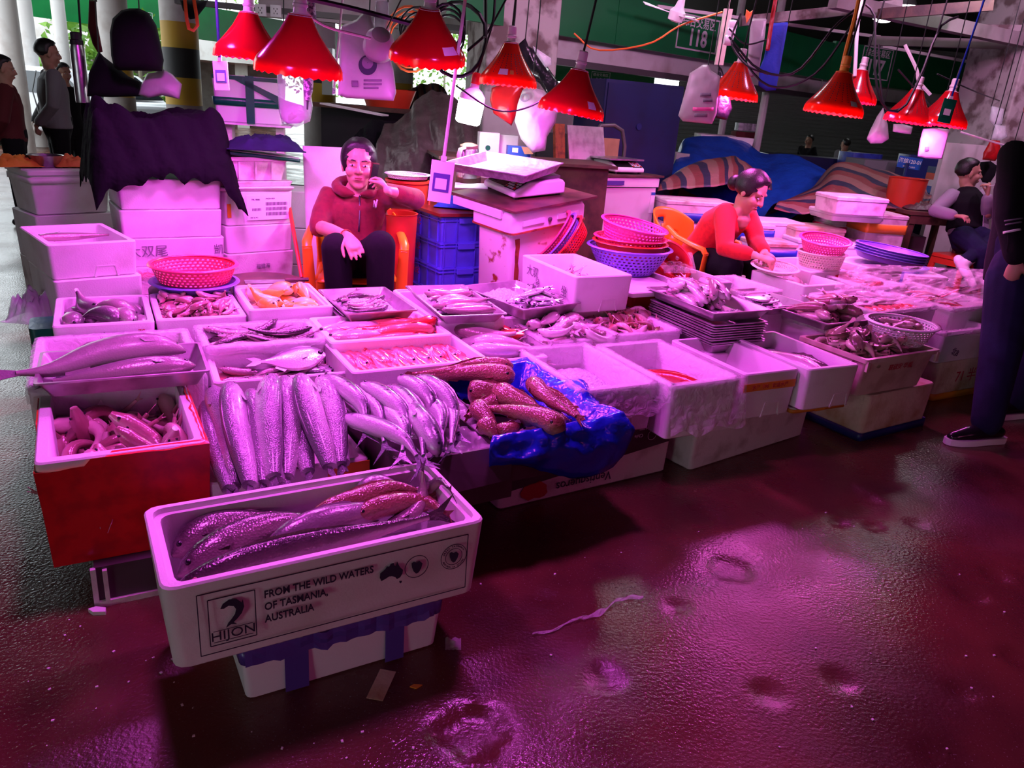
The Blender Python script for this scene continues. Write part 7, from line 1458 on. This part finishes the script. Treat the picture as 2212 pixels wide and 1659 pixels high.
# folded umbrella
b = MB(); a, e = D(673, 8, 4.2), D(664, 236, 4.2); b.tube([a.lerp(e, k) for k in (0, .12, .5, .82, .92)], [.020, .030, .033, .026, .012], 12); o = b.build('umbrella', 'umbrella', None, label='folded checked umbrella hanging between the left lamps', cat='umbrella'); b = MB(); b.tube([a.lerp(e, .90), e], [.007, .005], 8); b.build('umbrella_tip', 'black', o); b = MB(); b.tube([a.lerp(e, .02), a+V((0,0,.05)), a+V((.03,0,.08)), a+V((.05,0,.05))], .009, 8); b.build('umbrella_handle', 'wood_dark', o)
pillow('plastic_bag', [(612, 78), (600, 110), (598, 165), (602, 240), (610, 268), (640, 275), (670, 262), (676, 230), (668, 180), (650, 130), (628, 90)], 4.5, .06, 'bag_clear', 'clear plastic bag with white things behind the umbrella', 'plastic bag', 9); pillow('cloth', [(612, 215), (606, 255), (620, 268), (650, 266), (666, 250), (655, 228), (635, 222)], 4.5, .04, 'bag_white', 'white bundle inside the clear bag', 'bundle', 10, cord=False)
# printed plastic bag, mesh hat
o = pillow('plastic_bag', [(738, 55), (734, 80), (730, 205), (748, 212), (850, 218), (856, 200), (850, 150), (838, 110), (812, 70), (798, 24), (786, 24), (770, 42)], 3.9, .035, 'bag_white', 'white printed plastic bag hanging left of the tipped lamp', 'plastic bag', 11, amp=.014)
for (x, y, r_, m) in ((795, 141, .048, 'ink'), (795, 136, .03, 'ink_grey')):
    hp, hn = surf(o, x, y); b = MB(); b.lathe([(.002,0),(r_,0),(r_,.001)], 28); b.build('printed_disc', m, o, hp+hn*(.004 if m == 'ink' else .006)-o.location, hn.to_track_quat('Z', 'Y').to_matrix())
for x0, y0, x1, y1 in ((760, 175, 774, 188), (786, 172, 825, 176), (786, 180, 825, 184), (786, 188, 818, 192)):
    ribbon_on(o, [(x0+(x1-x0)*k/3, (y0+y1)/2) for k in range(4)], abs(y1-y0)*3.9/1650, 'ink_grey', 'print_block', o, .005)
c = D(818, 100, 3.8); b = MB(); b.lathe([(.075,-.03),(.078,0),(.07,.05),(.045,.085),(.01,.095)], 26, c1=True); o = b.build('mesh_cap', 'bag_white', None, c, (R(50), R(25), 0), label='white mesh cap hung on the printed bag', cat='cap'); mod(o, 'SOLIDIFY', thickness=.004); q = MB(); q.tube([(0,0,.09), (0,.05,.4), (0,.05,3)], .004, 5); q.build('hanging_cord', 'cable', o, rot=(R(-50), 0, 0))
pillow('net_bag', [(812, 0), (808, 40), (806, 85), (820, 95), (842, 70), (840, 20), (838, 0)], 3.95, .03, 'bag_clear', 'grey net bag above the mesh cap', 'bag', 12)
# cable coils around the tipped lamp
for k, (x, y, r_, d, m, l) in enumerate(((985, 80, .16, 4.2, 'cable', 'thick black cable coil right of the tipped lamp'), (900, 60, .10, 4.3, 'cable', 'small black cable coil behind the tipped lamp'), (880, 70, .13, 4.5, 'cable_orange', 'orange cable coil behind the tipped lamp'), (962, 50, .09, 4.1, 'cable', 'tight black cable coil above the tipped lamp'))):
    c = D(x, y, d); q = MB(); q.tube([c+RGT*r_*cos(a)*(1+.06*sin(a*3))+UPV*r_*1.25*sin(a)+FWD*.01*a for a in [i*.35 for i in range(19 if k == 0 else 55)]]+[V((c.x, c.y+.2, 4.0))], .011 if k == 0 else .007, 6); q.build('cable_coil', m, None, label=l, cat='cable')
def wire(pts, r_, m, label, cat='cable', name='hanging_cable', n=16): q = MB(); q.tube(crom([D(*p) for p in pts], n), r_, 6); return q.build(name, m, None, label=label, cat=cat)
wire([(640, -8, 3.6), (760, 18, 3.7), (900, 55, 3.9)], .013, 'cable', 'thick black cable crossing above the printed bag'); wire([(645, -20, 3.0), (648, 10, 3.2), (700, 55, 3.3), (800, 83, 3.5)], .006, 'cable_white', 'grey wire sagging from the second lamp'); wire([(1070, -8, 4.3), (1060, 60, 4.3), (1010, 110, 4.3)], .008, 'cable', 'black cord looping left of the orange red lamp'); wire([(985, 185, 4.4), (1070, 238, 4.3), (1150, 228, 4.2), (1228, 168, 3.9)], .005, 'cable', 'black cord sagging from the bulb to the middle lamp')
wire([(1240, 72, 6.0), (1290, 108, 6.0), (1400, 95, 5.8), (1470, 55, 5.8), (1560, 26, 5.8)], .007, 'cable_orange', 'orange cable sagging across number 118'); wire([(1600, 30, 5.0), (1580, 90, 5.0), (1612, 140, 5.0), (1660, 160, 5.0)], .007, 'cable', 'black wire sagging below number 118'); wire([(1575, 62, 5.2), (1610, 95, 5.2), (1660, 85, 5.2)], .006, 'cable', 'short black wire by the white sockets'); wire([(1575, 80, 5.0), (1640, 150, 5.0), (1720, 155, 4.9), (1800, 60, 4.8), (1845, 22, 4.8)], .008, 'cable', 'black cable sagging from the sockets to the taped cords'); wire([(1580, 95, 5.0), (1660, 185, 5.0), (1760, 160, 4.9), (1850, 40, 4.8)], .008, 'cable', 'second black cable below it sagging towards the taped cords')
wire([(1870, 10, 5.4), (1890, 40, 5.4), (1890, 160, 5.4), (1910, 230, 5.4), (1950, 235, 5.4), (1990, 160, 5.4), (2030, 60, 5.4), (2070, 36, 5.4)], .009, 'cable', 'thick black cable looping in front of number 117'); wire([(1898, 96, 5.5), (1902, 180, 5.5), (1915, 236, 5.5), (1960, 232, 5.5)], .007, 'cable', 'black cable hanging straight before number 117'); wire([(1940, 150, 5.8), (1985, 200, 5.8), (2030, 250, 5.7), (2080, 280, 5.7)], .007, 'cable', 'black cable running behind the rightmost lamps'); wire([(2025, 160, 6.0), (2100, 195, 6.6), (2160, 218, 8.3)], .006, 'cable', 'black wire running past number 116'); wire([(2075, 285, 5.9), (2140, 305, 5.8), (2230, 330, 5.7)], .008, 'cable_white', 'pale plastic tube drooping at the right edge'); wire([(1955, 97, 6.2), (1980, 150, 6.2), (1985, 175, 6.2), (2010, 205, 6.2)], .014, 'cable_white', 'pale bent pipe in front of the fascia')
wire([(1856, -6, 4.45), (1846, 40, 4.45), (1830, 100, 4.45), (1818, 150, 4.45)], .012, 'tape_orange', 'orange taped cord of the perforated lamp'); wire([(1862, -6, 5.5), (1852, 60, 5.5), (1848, 130, 5.5), (1846, 165, 5.5)], .013, 'cable_white', 'white wrapped cord of the half hidden lamp')
# bags by the pillar
pillow('plastic_bag', [(1062, 190), (1058, 215), (1066, 245), (1105, 272), (1118, 240), (1128, 200), (1135, 180), (1100, 176)], 5.0, .07, 'bag_red', 'red plastic bag hanging on the pillar', 'plastic bag', 13); pillow('plastic_bag', [(1135, 82), (1110, 104), (1108, 125), (1140, 165), (1165, 180), (1190, 215), (1202, 215), (1208, 180), (1180, 140), (1160, 110), (1142, 100)], 5.1, .06, 'bag_black', 'glossy black bag hanging right of the orange red lamp', 'plastic bag', 14)
o = pillow('plastic_bag', [(1128, 195), (1118, 225), (1112, 262), (1125, 300), (1150, 330), (1178, 325), (1182, 295), (1200, 265), (1205, 240), (1185, 215), (1175, 196), (1150, 188)], 4.8, .05, 'bag_white', 'white crumpled bag hanging below the middle red lamp', 'plastic bag', 15, amp=.02); b = MB(); hp, hn = surf(o, 1134, 212); b.lathe([(.018,0),(.028,0),(.028,.001)], 24); b.build('printed_ring', 'ink_grey', o, hp+hn*.006-o.location, hn.to_track_quat('Z', 'Y').to_matrix())
pillow('plastic_bag', [(1150, 98), (1170, 112), (1190, 125), (1192, 140), (1178, 146), (1165, 128), (1155, 112)], 5.0, .03, 'bag_clear', 'clear scrap of plastic on the black bag', 'plastic bag', 16, cord=False)
o = pillow('paper_bag', [(1518, 140), (1490, 158), (1482, 190), (1465, 250), (1475, 262), (1538, 268), (1548, 245), (1556, 165), (1536, 152), (1530, 140)], 5.0, .05, 'bag_white', 'bundle of white shopping bags hung below number 118', 'paper bag', 17, amp=.015)
for y, x0, x1, m in ((205, 1512, 1535, 'ink_grey'), (217, 1518, 1538, 'ink_grey'), (236, 1496, 1540, 'hotpink_plastic'), (249, 1500, 1528, 'ink_grey')): ribbon_on(o, [(x0+(x1-x0)*k/4, y) for k in range(5)], .022, m, 'print_block', o, .006)
pillow('plastic_bag', [(1552, 140), (1548, 175), (1545, 255), (1570, 260), (1582, 235), (1572, 190), (1560, 150)], 5.3, .04, 'bag_black', 'dark bag behind the white shopping bags', 'plastic bag', 18)
pillow('cloth', [(1622, 40), (1618, 90), (1612, 160), (1625, 168), (1640, 150), (1652, 80), (1656, 40)], 5.3, .02, 'bag_white', 'pale pink towel hanging by the blue cloth', 'towel', 19); pillow('cloth', [(1666, 50), (1660, 75), (1650, 125), (1640, 150), (1638, 185), (1655, 196), (1676, 195), (1682, 165), (1692, 110), (1703, 48)], 5.2, .02, 'blue_cloth', 'bright blue cloth hanging right of the pink towel', 'cloth', 20)
wire([(1676, -5, 5.1), (1668, 40, 5.1), (1658, 108, 5.1)], .014, 'bag_red', 'dark red string over the blue cloth', 'string'); pillow('ribbon', [(1612, 20), (1620, 26), (1632, 18), (1622, 36), (1612, 52), (1610, 34)], 5.4, .01, 'cable_orange', 'orange ribbon knot above the pink towel', 'ribbon', 21, cord=False)
c = D(1572, 26, 5.6); sb = MB(); sb.box(-.03,-.02,-.36,.03,.02,.02); sb.tube([(0,0,0),(0,0,4.0-c.z)], .006, 6); strip_o = sb.build('socket_strip', 'cream_plastic', None, c, (0, R(1), 0), label='cream plastic strip hanging right of number 118', cat='strip')
for k, (x, y) in enumerate(((1582, 54), (1578, 71), (1573, 87))): b = MB(); b.lathe([(.006,-.03),(.032,-.028),(.036,0),(.032,.028),(.006,.03)], 16, c0=True, c1=True); b.build('cable_spool', 'white_plastic', strip_o, Matrix.Rotation(-R(1), 3, 'Y') @ (D(x, y, 5.55)-c), (0, R(90), 0))
# ceiling fan
c = D(1462, 32, 5.6); t = place('ceiling_fan', None, None, c, (R(10), R(12), 0), label='small white fan in front of number 118', cat='fan'); b = MB(); b.lathe([(.02,-.05),(.055,-.04),(.06,.02),(.035,.05),(.02,.12)], 20, c0=True, c1=True); b.build('fan_hub', 'white_plastic', t); b = MB(); b.tube([(0,0,.1),(0,.02,4.4-c.z)], .012, 8); b.build('fan_rod', 'white_plastic', t)
for a in (170, 300, 55): b = MB(); b.prism([(.05,-.022,0),(.10,-.035,0),(.24,-.04,.01),(.265,0,.01),(.24,.03,.0),(.06,.02,0)], (0,0,.005)); b.build('fan_blade', 'white_plastic', t, rot=(0,0,R(a)))
# right hanging bags
pillow('plastic_bag', [(1908, 232), (1895, 250), (1880, 280), (1872, 300), (1880, 310), (1905, 310), (1920, 300), (1918, 270), (1912, 250)], 6.2, .07, 'bag_white', 'bulging pale bag hanging left of the rightmost lamps', 'plastic bag', 22); pillow('plastic_bag', [(1930, 268), (1928, 284), (1948, 288), (1968, 290), (1972, 274), (1950, 268)], 6.0, .03, 'bag_white', 'small white bag under the second lamp from the right', 'plastic bag', 23)
o = pillow('plastic_bag', [(1994, 278), (1988, 300), (1982, 338), (2000, 342), (2035, 344), (2044, 310), (2052, 280), (2025, 276)], 5.8, .03, 'bag_white', 'printed white bag under the rightmost lamp', 'plastic bag', 24); ribbon_on(o, [(1998+k*4, 322) for k in range(3)], .03, 'ink_grey', 'print_block', o, .005)
pillow('plastic_bag', [(2142, 228), (2136, 260), (2150, 275), (2165, 268), (2170, 235)], 7.4, .05, 'bag_clear', 'clear bag hanging on the right column', 'plastic bag', 25); pillow('plastic_bag', [(2150, 268), (2140, 300), (2160, 304), (2176, 296), (2172, 272)], 7.3, .05, 'bag_clear', 'knotted clear bag below the other on the right column', 'plastic bag', 26); pillow('plastic_bag', [(2140, 302), (2124, 330), (2122, 345), (2150, 348), (2162, 330), (2160, 304)], 7.5, .05, 'bag_red', 'dark orange bag behind the head of the man in the vest', 'plastic bag', 27); pillow('cloth', [(2118, 350), (2112, 372), (2122, 394), (2138, 396), (2150, 378), (2154, 358), (2140, 348)], 7.7, .04, 'black_cloth', 'black cushion-like bag beside the smoking man', 'bag', 28)
pillow('dark_cloth', [(2172, 372), (2160, 400), (2150, 455), (2170, 470), (2195, 440), (2200, 380)], 7.2, .05, 'black_cloth', 'black coat hanging on the right column', 'coat', 29)
# ------------------------------------------------------------------ tarpaulins and clutter behind the stall
def tarp(ridge, base, m, label, seed=1, nu=44, nv=26, amp=.04, back=.7, stripes=False, sdir=(1., .35)):
    rp, bp = crom([D(*p) for p in ridge], nu+1), crom([D(*p) for p in base], nu+1); b = MB(); at = []; rows = []
    for j in range(nv+1):
        v = j/nv
        for i in range(nu+1):
            r_, q = rp[i], bp[i]
            if v < .7: k = v/.7; p = q.lerp(r_, k); p = p+V((0, -.05, .05))*sin(pi*k)
            else: k = (v-.7)/.3; p = r_+V((.05*k, back*k, -max(0, r_.z-.3)*k*k))
            u = i/nu; p = p+V((0,-.6,.5))*(amp*noise.noise(V((u*7, v*2.2, seed)))+amp*.6*noise.noise(V((u*17+v*4, v*6, seed)))); b.v.append(p); at.append(u*sdir[0]+v*sdir[1]+.03*noise.noise(V((u*4, v*4, seed))))
    b.f = [(j*(nu+1)+i, j*(nu+1)+i+1, (j+1)*(nu+1)+i+1, (j+1)*(nu+1)+i) for j in range(nv) for i in range(nu)]; b.m = [0]*len(b.f); b.at['ds'] = at
    c = V((sum(p.x for p in b.v)/len(b.v), sum(p.y for p in b.v)/len(b.v), 0)); b.xf(Matrix.Translation(-c)); o = b.build('tarpaulin', m, None, c, smooth=180, label=label, cat='tarpaulin'); mod(o, 'SOLIDIFY', thickness=.006, offset=-1); return o
tarp([(1468, 330, 8.6), (1490, 294, 8.8), (1600, 300, 8.9), (1650, 330, 8.8), (1720, 335, 8.6), (1800, 375, 8.4)], [(1440, 390, 8.0), (1500, 420, 7.8), (1600, 470, 7.8), (1680, 480, 7.8), (1740, 455, 7.8), (1800, 430, 7.8)], 'tarp_blue', 'bright blue tarpaulin heaped behind the woman in red', 3, back=.8)
tarp([(1430, 395, 7.2), (1490, 355, 7.4), (1570, 337, 7.6), (1600, 345, 7.6), (1650, 385, 7.4)], [(1420, 412, 6.7), (1470, 406, 6.7), (1540, 402, 6.7), (1590, 398, 6.8), (1668, 410, 6.9)], 'tarp_stripe', 'brown striped tarpaulin left of the woman in red', 5, amp=.025, sdir=(.9, .25))
tarp([(1680, 440, 7.4), (1760, 405, 7.6), (1812, 352, 7.9), (1900, 366, 7.9), (1990, 400, 7.8), (2000, 425, 7.6)], [(1672, 450, 7.0), (1730, 462, 7.0), (1790, 452, 7.0), (1860, 446, 7.1), (1950, 452, 7.1), (2006, 440, 7.2)], 'tarp_stripe', 'glossy striped tarpaulin right of the blue one', 8, amp=.035, sdir=(.5, .7))
tarp([(830, 262, 6.1), (870, 250, 6.2), (905, 205, 6.3), (950, 195, 6.3), (1010, 230, 6.2), (1032, 255, 6.1)], [(800, 420, 5.6), (860, 415, 5.6), (920, 400, 5.6), (960, 390, 5.6), (1005, 380, 5.6), (1040, 350, 5.7)], 'tarp_brown', 'dark brown tarpaulin heaped behind the seated woman', 11, amp=.07, back=.4)
tarp([(760, 300, 6.2), (800, 262, 6.4), (850, 262, 6.4), (900, 300, 6.3), (940, 320, 6.2)], [(740, 470, 5.5), (800, 470, 5.45), (860, 460, 5.45), (900, 450, 5.4), (950, 430, 5.4)], 'tarp_black', 'black plastic sheet bunched behind the head of the seated woman', 12, amp=.06)
tarp([(880, 192, 9.5), (915, 180, 9.8), (950, 182, 9.8), (965, 200, 9.6)], [(870, 330, 9.0), (910, 330, 9.0), (940, 330, 9.0), (970, 330, 9.0)], 'tarp_stripe', 'small striped tarpaulin seen under the tipped lamp', 14, nu=20, nv=14)
c = D(838, 232, 7.2); b = MB(); b.lathe([(.20,0),(.26,.16),(.27,.165),(.25,.165),(.19,.02)], 30, c0=True); b.build('plastic_basin', 'bucket_red', None, (c.x, c.y, c.z), label='red basin on the dark shelf under the printed bag', cat='basin')
zc = c.z; MB().box(-.7,-.25,-.04,.45,.35,-.001).build('shelf_board', 'wood_dark', None, c, (0,0,R(-8)), label='dark tilted shelf under the red basin', cat='shelf'); MB().box(-.6,-.15,-c.z,.35,.3,-.042).build('cabinet', 'black', None, c, (0,0,R(-8)), label='dark cabinet under the red basin shelf', cat='cabinet')
a = D(705, 226, 6.9); MB().box(0,-.1,-.012,.55,.10,0).build('foam_board', 'foam', None, D(700, 222, 6.6), (0, R(6), R(-6)), label='pale narrow board lying before the red basin', cat='board')
c = D(660, 480, 6.0); MB().box(-.5,-.2,0,.45,.3,.72).build('cabinet', 'black', None, (c.x, c.y, 0), (0,0,R(5)), label='dark counter in the shade behind the white panel', cat='cabinet')
MB().box(-.08,-.08,0,.08,.16,.66).build('power_meter', 'white_plastic', None, D(709, 205, 11.75), (0,0,R(5)), label='white meter box with a blue label on the far column', cat='meter box'); 
for k, (x, y) in enumerate(((563, 22), (596, 24))):
    c = D(x, y, 7.1); b = MB(); b.rings([rr(-.05,-.012,.05,.012,.004,-.05), rr(-.05,-.012,.05,.012,.004,.05)]); o = b.build('wall_socket', 'white_plastic', None, c, label=('left', 'right')[k]+' wall socket behind the first two red lamps', cat='socket')
    for (dx, dz) in ((-.015, .018), (.015, .018), (0, -.002), (-.014, -.022), (.014, -.022)): MB().box(dx-.003,-.014,dz-.007,dx+.003,-.0115,dz+.007).build('socket_hole', 'black', o)
# further clutter at the right back
o = foam('foam_box', (D(1512, 306, 8.9).x, D(1512, 306, 8.9).y, D(1512, 306, 8.9).z-.03), .62, .3, .11, 'long white foam box with ink marks on the blue tarpaulin', R(-2), solid=True); text('占 如期', .07, 'ink', o, (.22, -.004, .06))
def clutter(px, py, d, sx, sy, sz, m, label, cat, name, rz=0., rb=.02):
    c = D(px, py, d); b = MB(); b.rings([rr(-sx/2,-sy/2,sx/2,sy/2,rb,-c.z if sz is None else 0), rr(-sx/2,-sy/2,sx/2,sy/2,rb,0 if sz is None else sz)]); return b.build(name, m, None, c, (0,0,rz), label=label, cat=cat)
clutter(1760, 338, 11, 1.5, .6, None, 'navy', 'dark blue tank in the far hall behind the tarpaulins', 'tank', 'fish_tank'); clutter(1860, 330, 10.5, .5, .4, None, 'blue_plastic', 'blue plastic barrel box in the far hall', 'barrel', 'plastic_barrel', .2, .1); clutter(1905, 346, 9.6, .7, .5, None, 'grey_cloth', 'grey crate beside the blue number plate', 'crate', 'storage_crate', .1); clutter(1985, 335, 9.0, .35, .3, None, 'tape_navy', 'dark bin behind the blue number plate', 'bin', 'dark_bin')
clutter(1612, 285, 10.5, .35, .3, None, 'darkred_cloth', 'dark red cabinet in the far hall above the blue tarpaulin', 'cabinet', 'cabinet'); clutter(1614, 283, 10.5, .32, .2, .1, 'galv', 'grey metal box on the dark red cabinet', 'box', 'metal_box'); clutter(1545, 290, 10.2, .5, .3, None, 'wall_white', 'pale cabinet behind the long white foam box', 'cabinet', 'cabinet'); clutter(1470, 330, 8.4, .16, .3, None, 'wall_white', 'narrow pale post right of the blue cabinet', 'post', 'post')
clutter(1250, 225, 8.5, .7, .3, None, 'conc', 'pale cupboard behind the middle red lamp', 'cupboard', 'cupboard'); clutter(1230, 290, 7.0, .6, .25, None, 'black', 'black locker between pillar and blue cabinet', 'locker', 'locker')
for k, (x, d) in enumerate(((1370, 12), (1330, 12.4), (1290, 12.8))): clutter(x, 120, d, .28, .05, None, 'shutter', ('right', 'middle', 'left')[k]+' pale panel behind the sign with number 106', 'panel', 'wall_panel')
for k, (x, y, d) in enumerate(((1655, 200, 10), (1580, 150, 10.5))): c = D(x, y, d); q = MB(); q.tube([(0,0,-c.z), (0,0,4.0-c.z)], .05, 10); q.build('steel_post', 'wall_white', None, c, label=('right', 'left')[k]+' pale steel post in the far hall', cat='post')
# numbered blue plate on a cart
c = D(1965, 352, 8.3); t = place('number_plate', None, None, c, (0, R(4), R(5)), label='blue plate with white number 120-01 on a cart', cat='sign'); b = MB(); b.rings([rr(-.135,-.004,.135,.004,.003,-.06), rr(-.135,-.004,.135,.004,.003,.06)]); b.build('plate', 'sign_blue', t); text('海综120-01', .055, 'sign_white', t, (0,-.006,.012), bold=.01); text('深圳市海产品批发', .018, 'sign_white', t, (0,-.006,-.042))
c = D(1992, 420, 8.4); t = thing('hand_cart', (c.x, c.y, 0), R(5), 'blue framed hand cart with striped sacking behind the number plate', 'cart')
for x in (-.25, .12): b = MB(); b.tube([(x,0,0),(x,0,1.18)], .02, 8); b.build('cart_post', 'tape_navy', t)
b = MB(); b.tube([(.12,0,1.18),(.2,0,1.12),(.26,0,.9),(.26,0,.0)], .02, 8); b.build('cart_handle', 'tape_navy', t); MB().box(-.25,0,.55,.26,.5,.60).build('cart_bed', 'dark_steel', t)
for k in range(8): MB().box(.14,-.03,.60+.07*k,.45,.25,.60+.07*k+.068).build('sack_stripe', ('sign_blue', 'foam', 'bucket_red', 'tape_navy')[k % 4], t)
# bits on the floor
c = P(824, 1480); MB().box(-.022,-.055,0,.022,.055,.0015).build('tape_scrap', 'foam_old', None, (c.x, c.y, .001), (0,0,R(-8)), label='grey tape scrap on the floor by the purple taped box', cat='scrap')
c = P(897, 1483); b = MB(); b.prism([(-.014,-.004,0),(.004,-.009,0),(.018,.006,0),(-.004,.006,0)], (0,0,.003)); b.build('leaf_scrap', 'tape_orange', None, c, label='small orange leaf scrap on the floor', cat='scrap')
c = P(210, 1324); b = MB(); b.prism([(-.025,0,0),(-.005,-.012,0),(.028,-.006,0),(.02,.012,0),(-.01,.014,0)], (0,0,.012)); b.build('foam_chip', 'foam', None, c, label='white foam chip on the floor by the upturned crate', cat='scrap')
rs_ = random.Random(17)
crumb = MB(); crumb.prism([(-.004,-.002,0),(.003,-.003,0),(.004,.002,0),(-.002,.003,0)], (0,0,.003)); cm = crumb.mesh('crumb', 'foam')
for k in range(60):
    x, y = rs_.choice([(rs_.uniform(60, 480), rs_.uniform(1330, 1640)), (rs_.uniform(950, 2200), rs_.uniform(1100, 1650)), (rs_.uniform(540, 1000), rs_.uniform(1540, 1650))]); p = P(x, y); o = place('floor_crumb', cm, None, (p.x, p.y, .001), (0, 0, rs_.uniform(0, 6)), rs_.uniform(.4, 1.1), label='tiny pale crumb scattered on the wet floor', cat='crumb', group='crumbs on the floor')
cloth(lambda u, v: P(1150+240*u, 1372-80*u+26*noise.noise(V((u*3, 0, 5)))-(5+9*abs(noise.noise(V((u*6, 1, 2)))))*v+6*noise.noise(V((u*9, v*2, 1))), .003+.012*abs(noise.noise(V((u*14, v*3, 4))))), 50, 4, 'film', 'plastic_scrap', th=0, label='wet strip of clear film lying on the floor', cat='plastic scrap')
cloth(lambda u, v: P(962+34*u, 1404-26*v+5*noise.noise(V((u*4, v*4, 1))), .003+.008*abs(noise.noise(V((u*5, v*5, 4))))), 8, 8, 'film_thick', 'plastic_scrap', th=0, label='small scrap of film beside the purple taped box', cat='plastic scrap')
# unseen lamps: nearer the aisle above the view, and across the aisle behind the viewer; the high tipped ones are added to light the fascias
def added_lamp_at(cc, label, led, tilt=(0, 0)):
    global D
    _D = D; D = lambda a, b_, c_: cc
    lamp(0, 0, 1, .335, label, 'lamp_red', tilt, led=led); D = _D
for p, l in (((-1.0, 2.05, 1.9), 'assumed red lamp above the red taped box, unseen over the view'), ((.05, 2.55, 1.95), 'assumed red lamp above the mackerel, unseen over the view'), ((-1.75, 3.7, 1.98), 'added red lamp above the front left stack, unseen over the view')): added_lamp_at(V(p), l, 'led_pink')  # assumed from the lit front; the last added to brighten the left stacks
for p, l in (((.9, -1.5, 1.75), 'left red lamp assumed over an unseen stall across the aisle'), ((2.8, -1.2, 1.75), 'middle red lamp assumed over an unseen stall across the aisle'), ((4.3, .7, 1.8), 'rightmost red lamp added as unseen fill across the aisle')): added_lamp_at(V(p), l, 'led_front_fill')  # unseen, assumed from the lit box fronts; the rightmost added as fill
for p, l in (((.3, 5.0, 2.85), 'added high red lamp tipped to light number 118, unseen over the view'), ((2.4, 5.6, 2.9), 'added high red lamp tipped to light number 117, unseen over the view'), ((4.6, 6.6, 3.0), 'added high red lamp tipped to light number 116, unseen over the view')): added_lamp_at(V(p), l, 'led_fascia_fill', (R(52), 0))
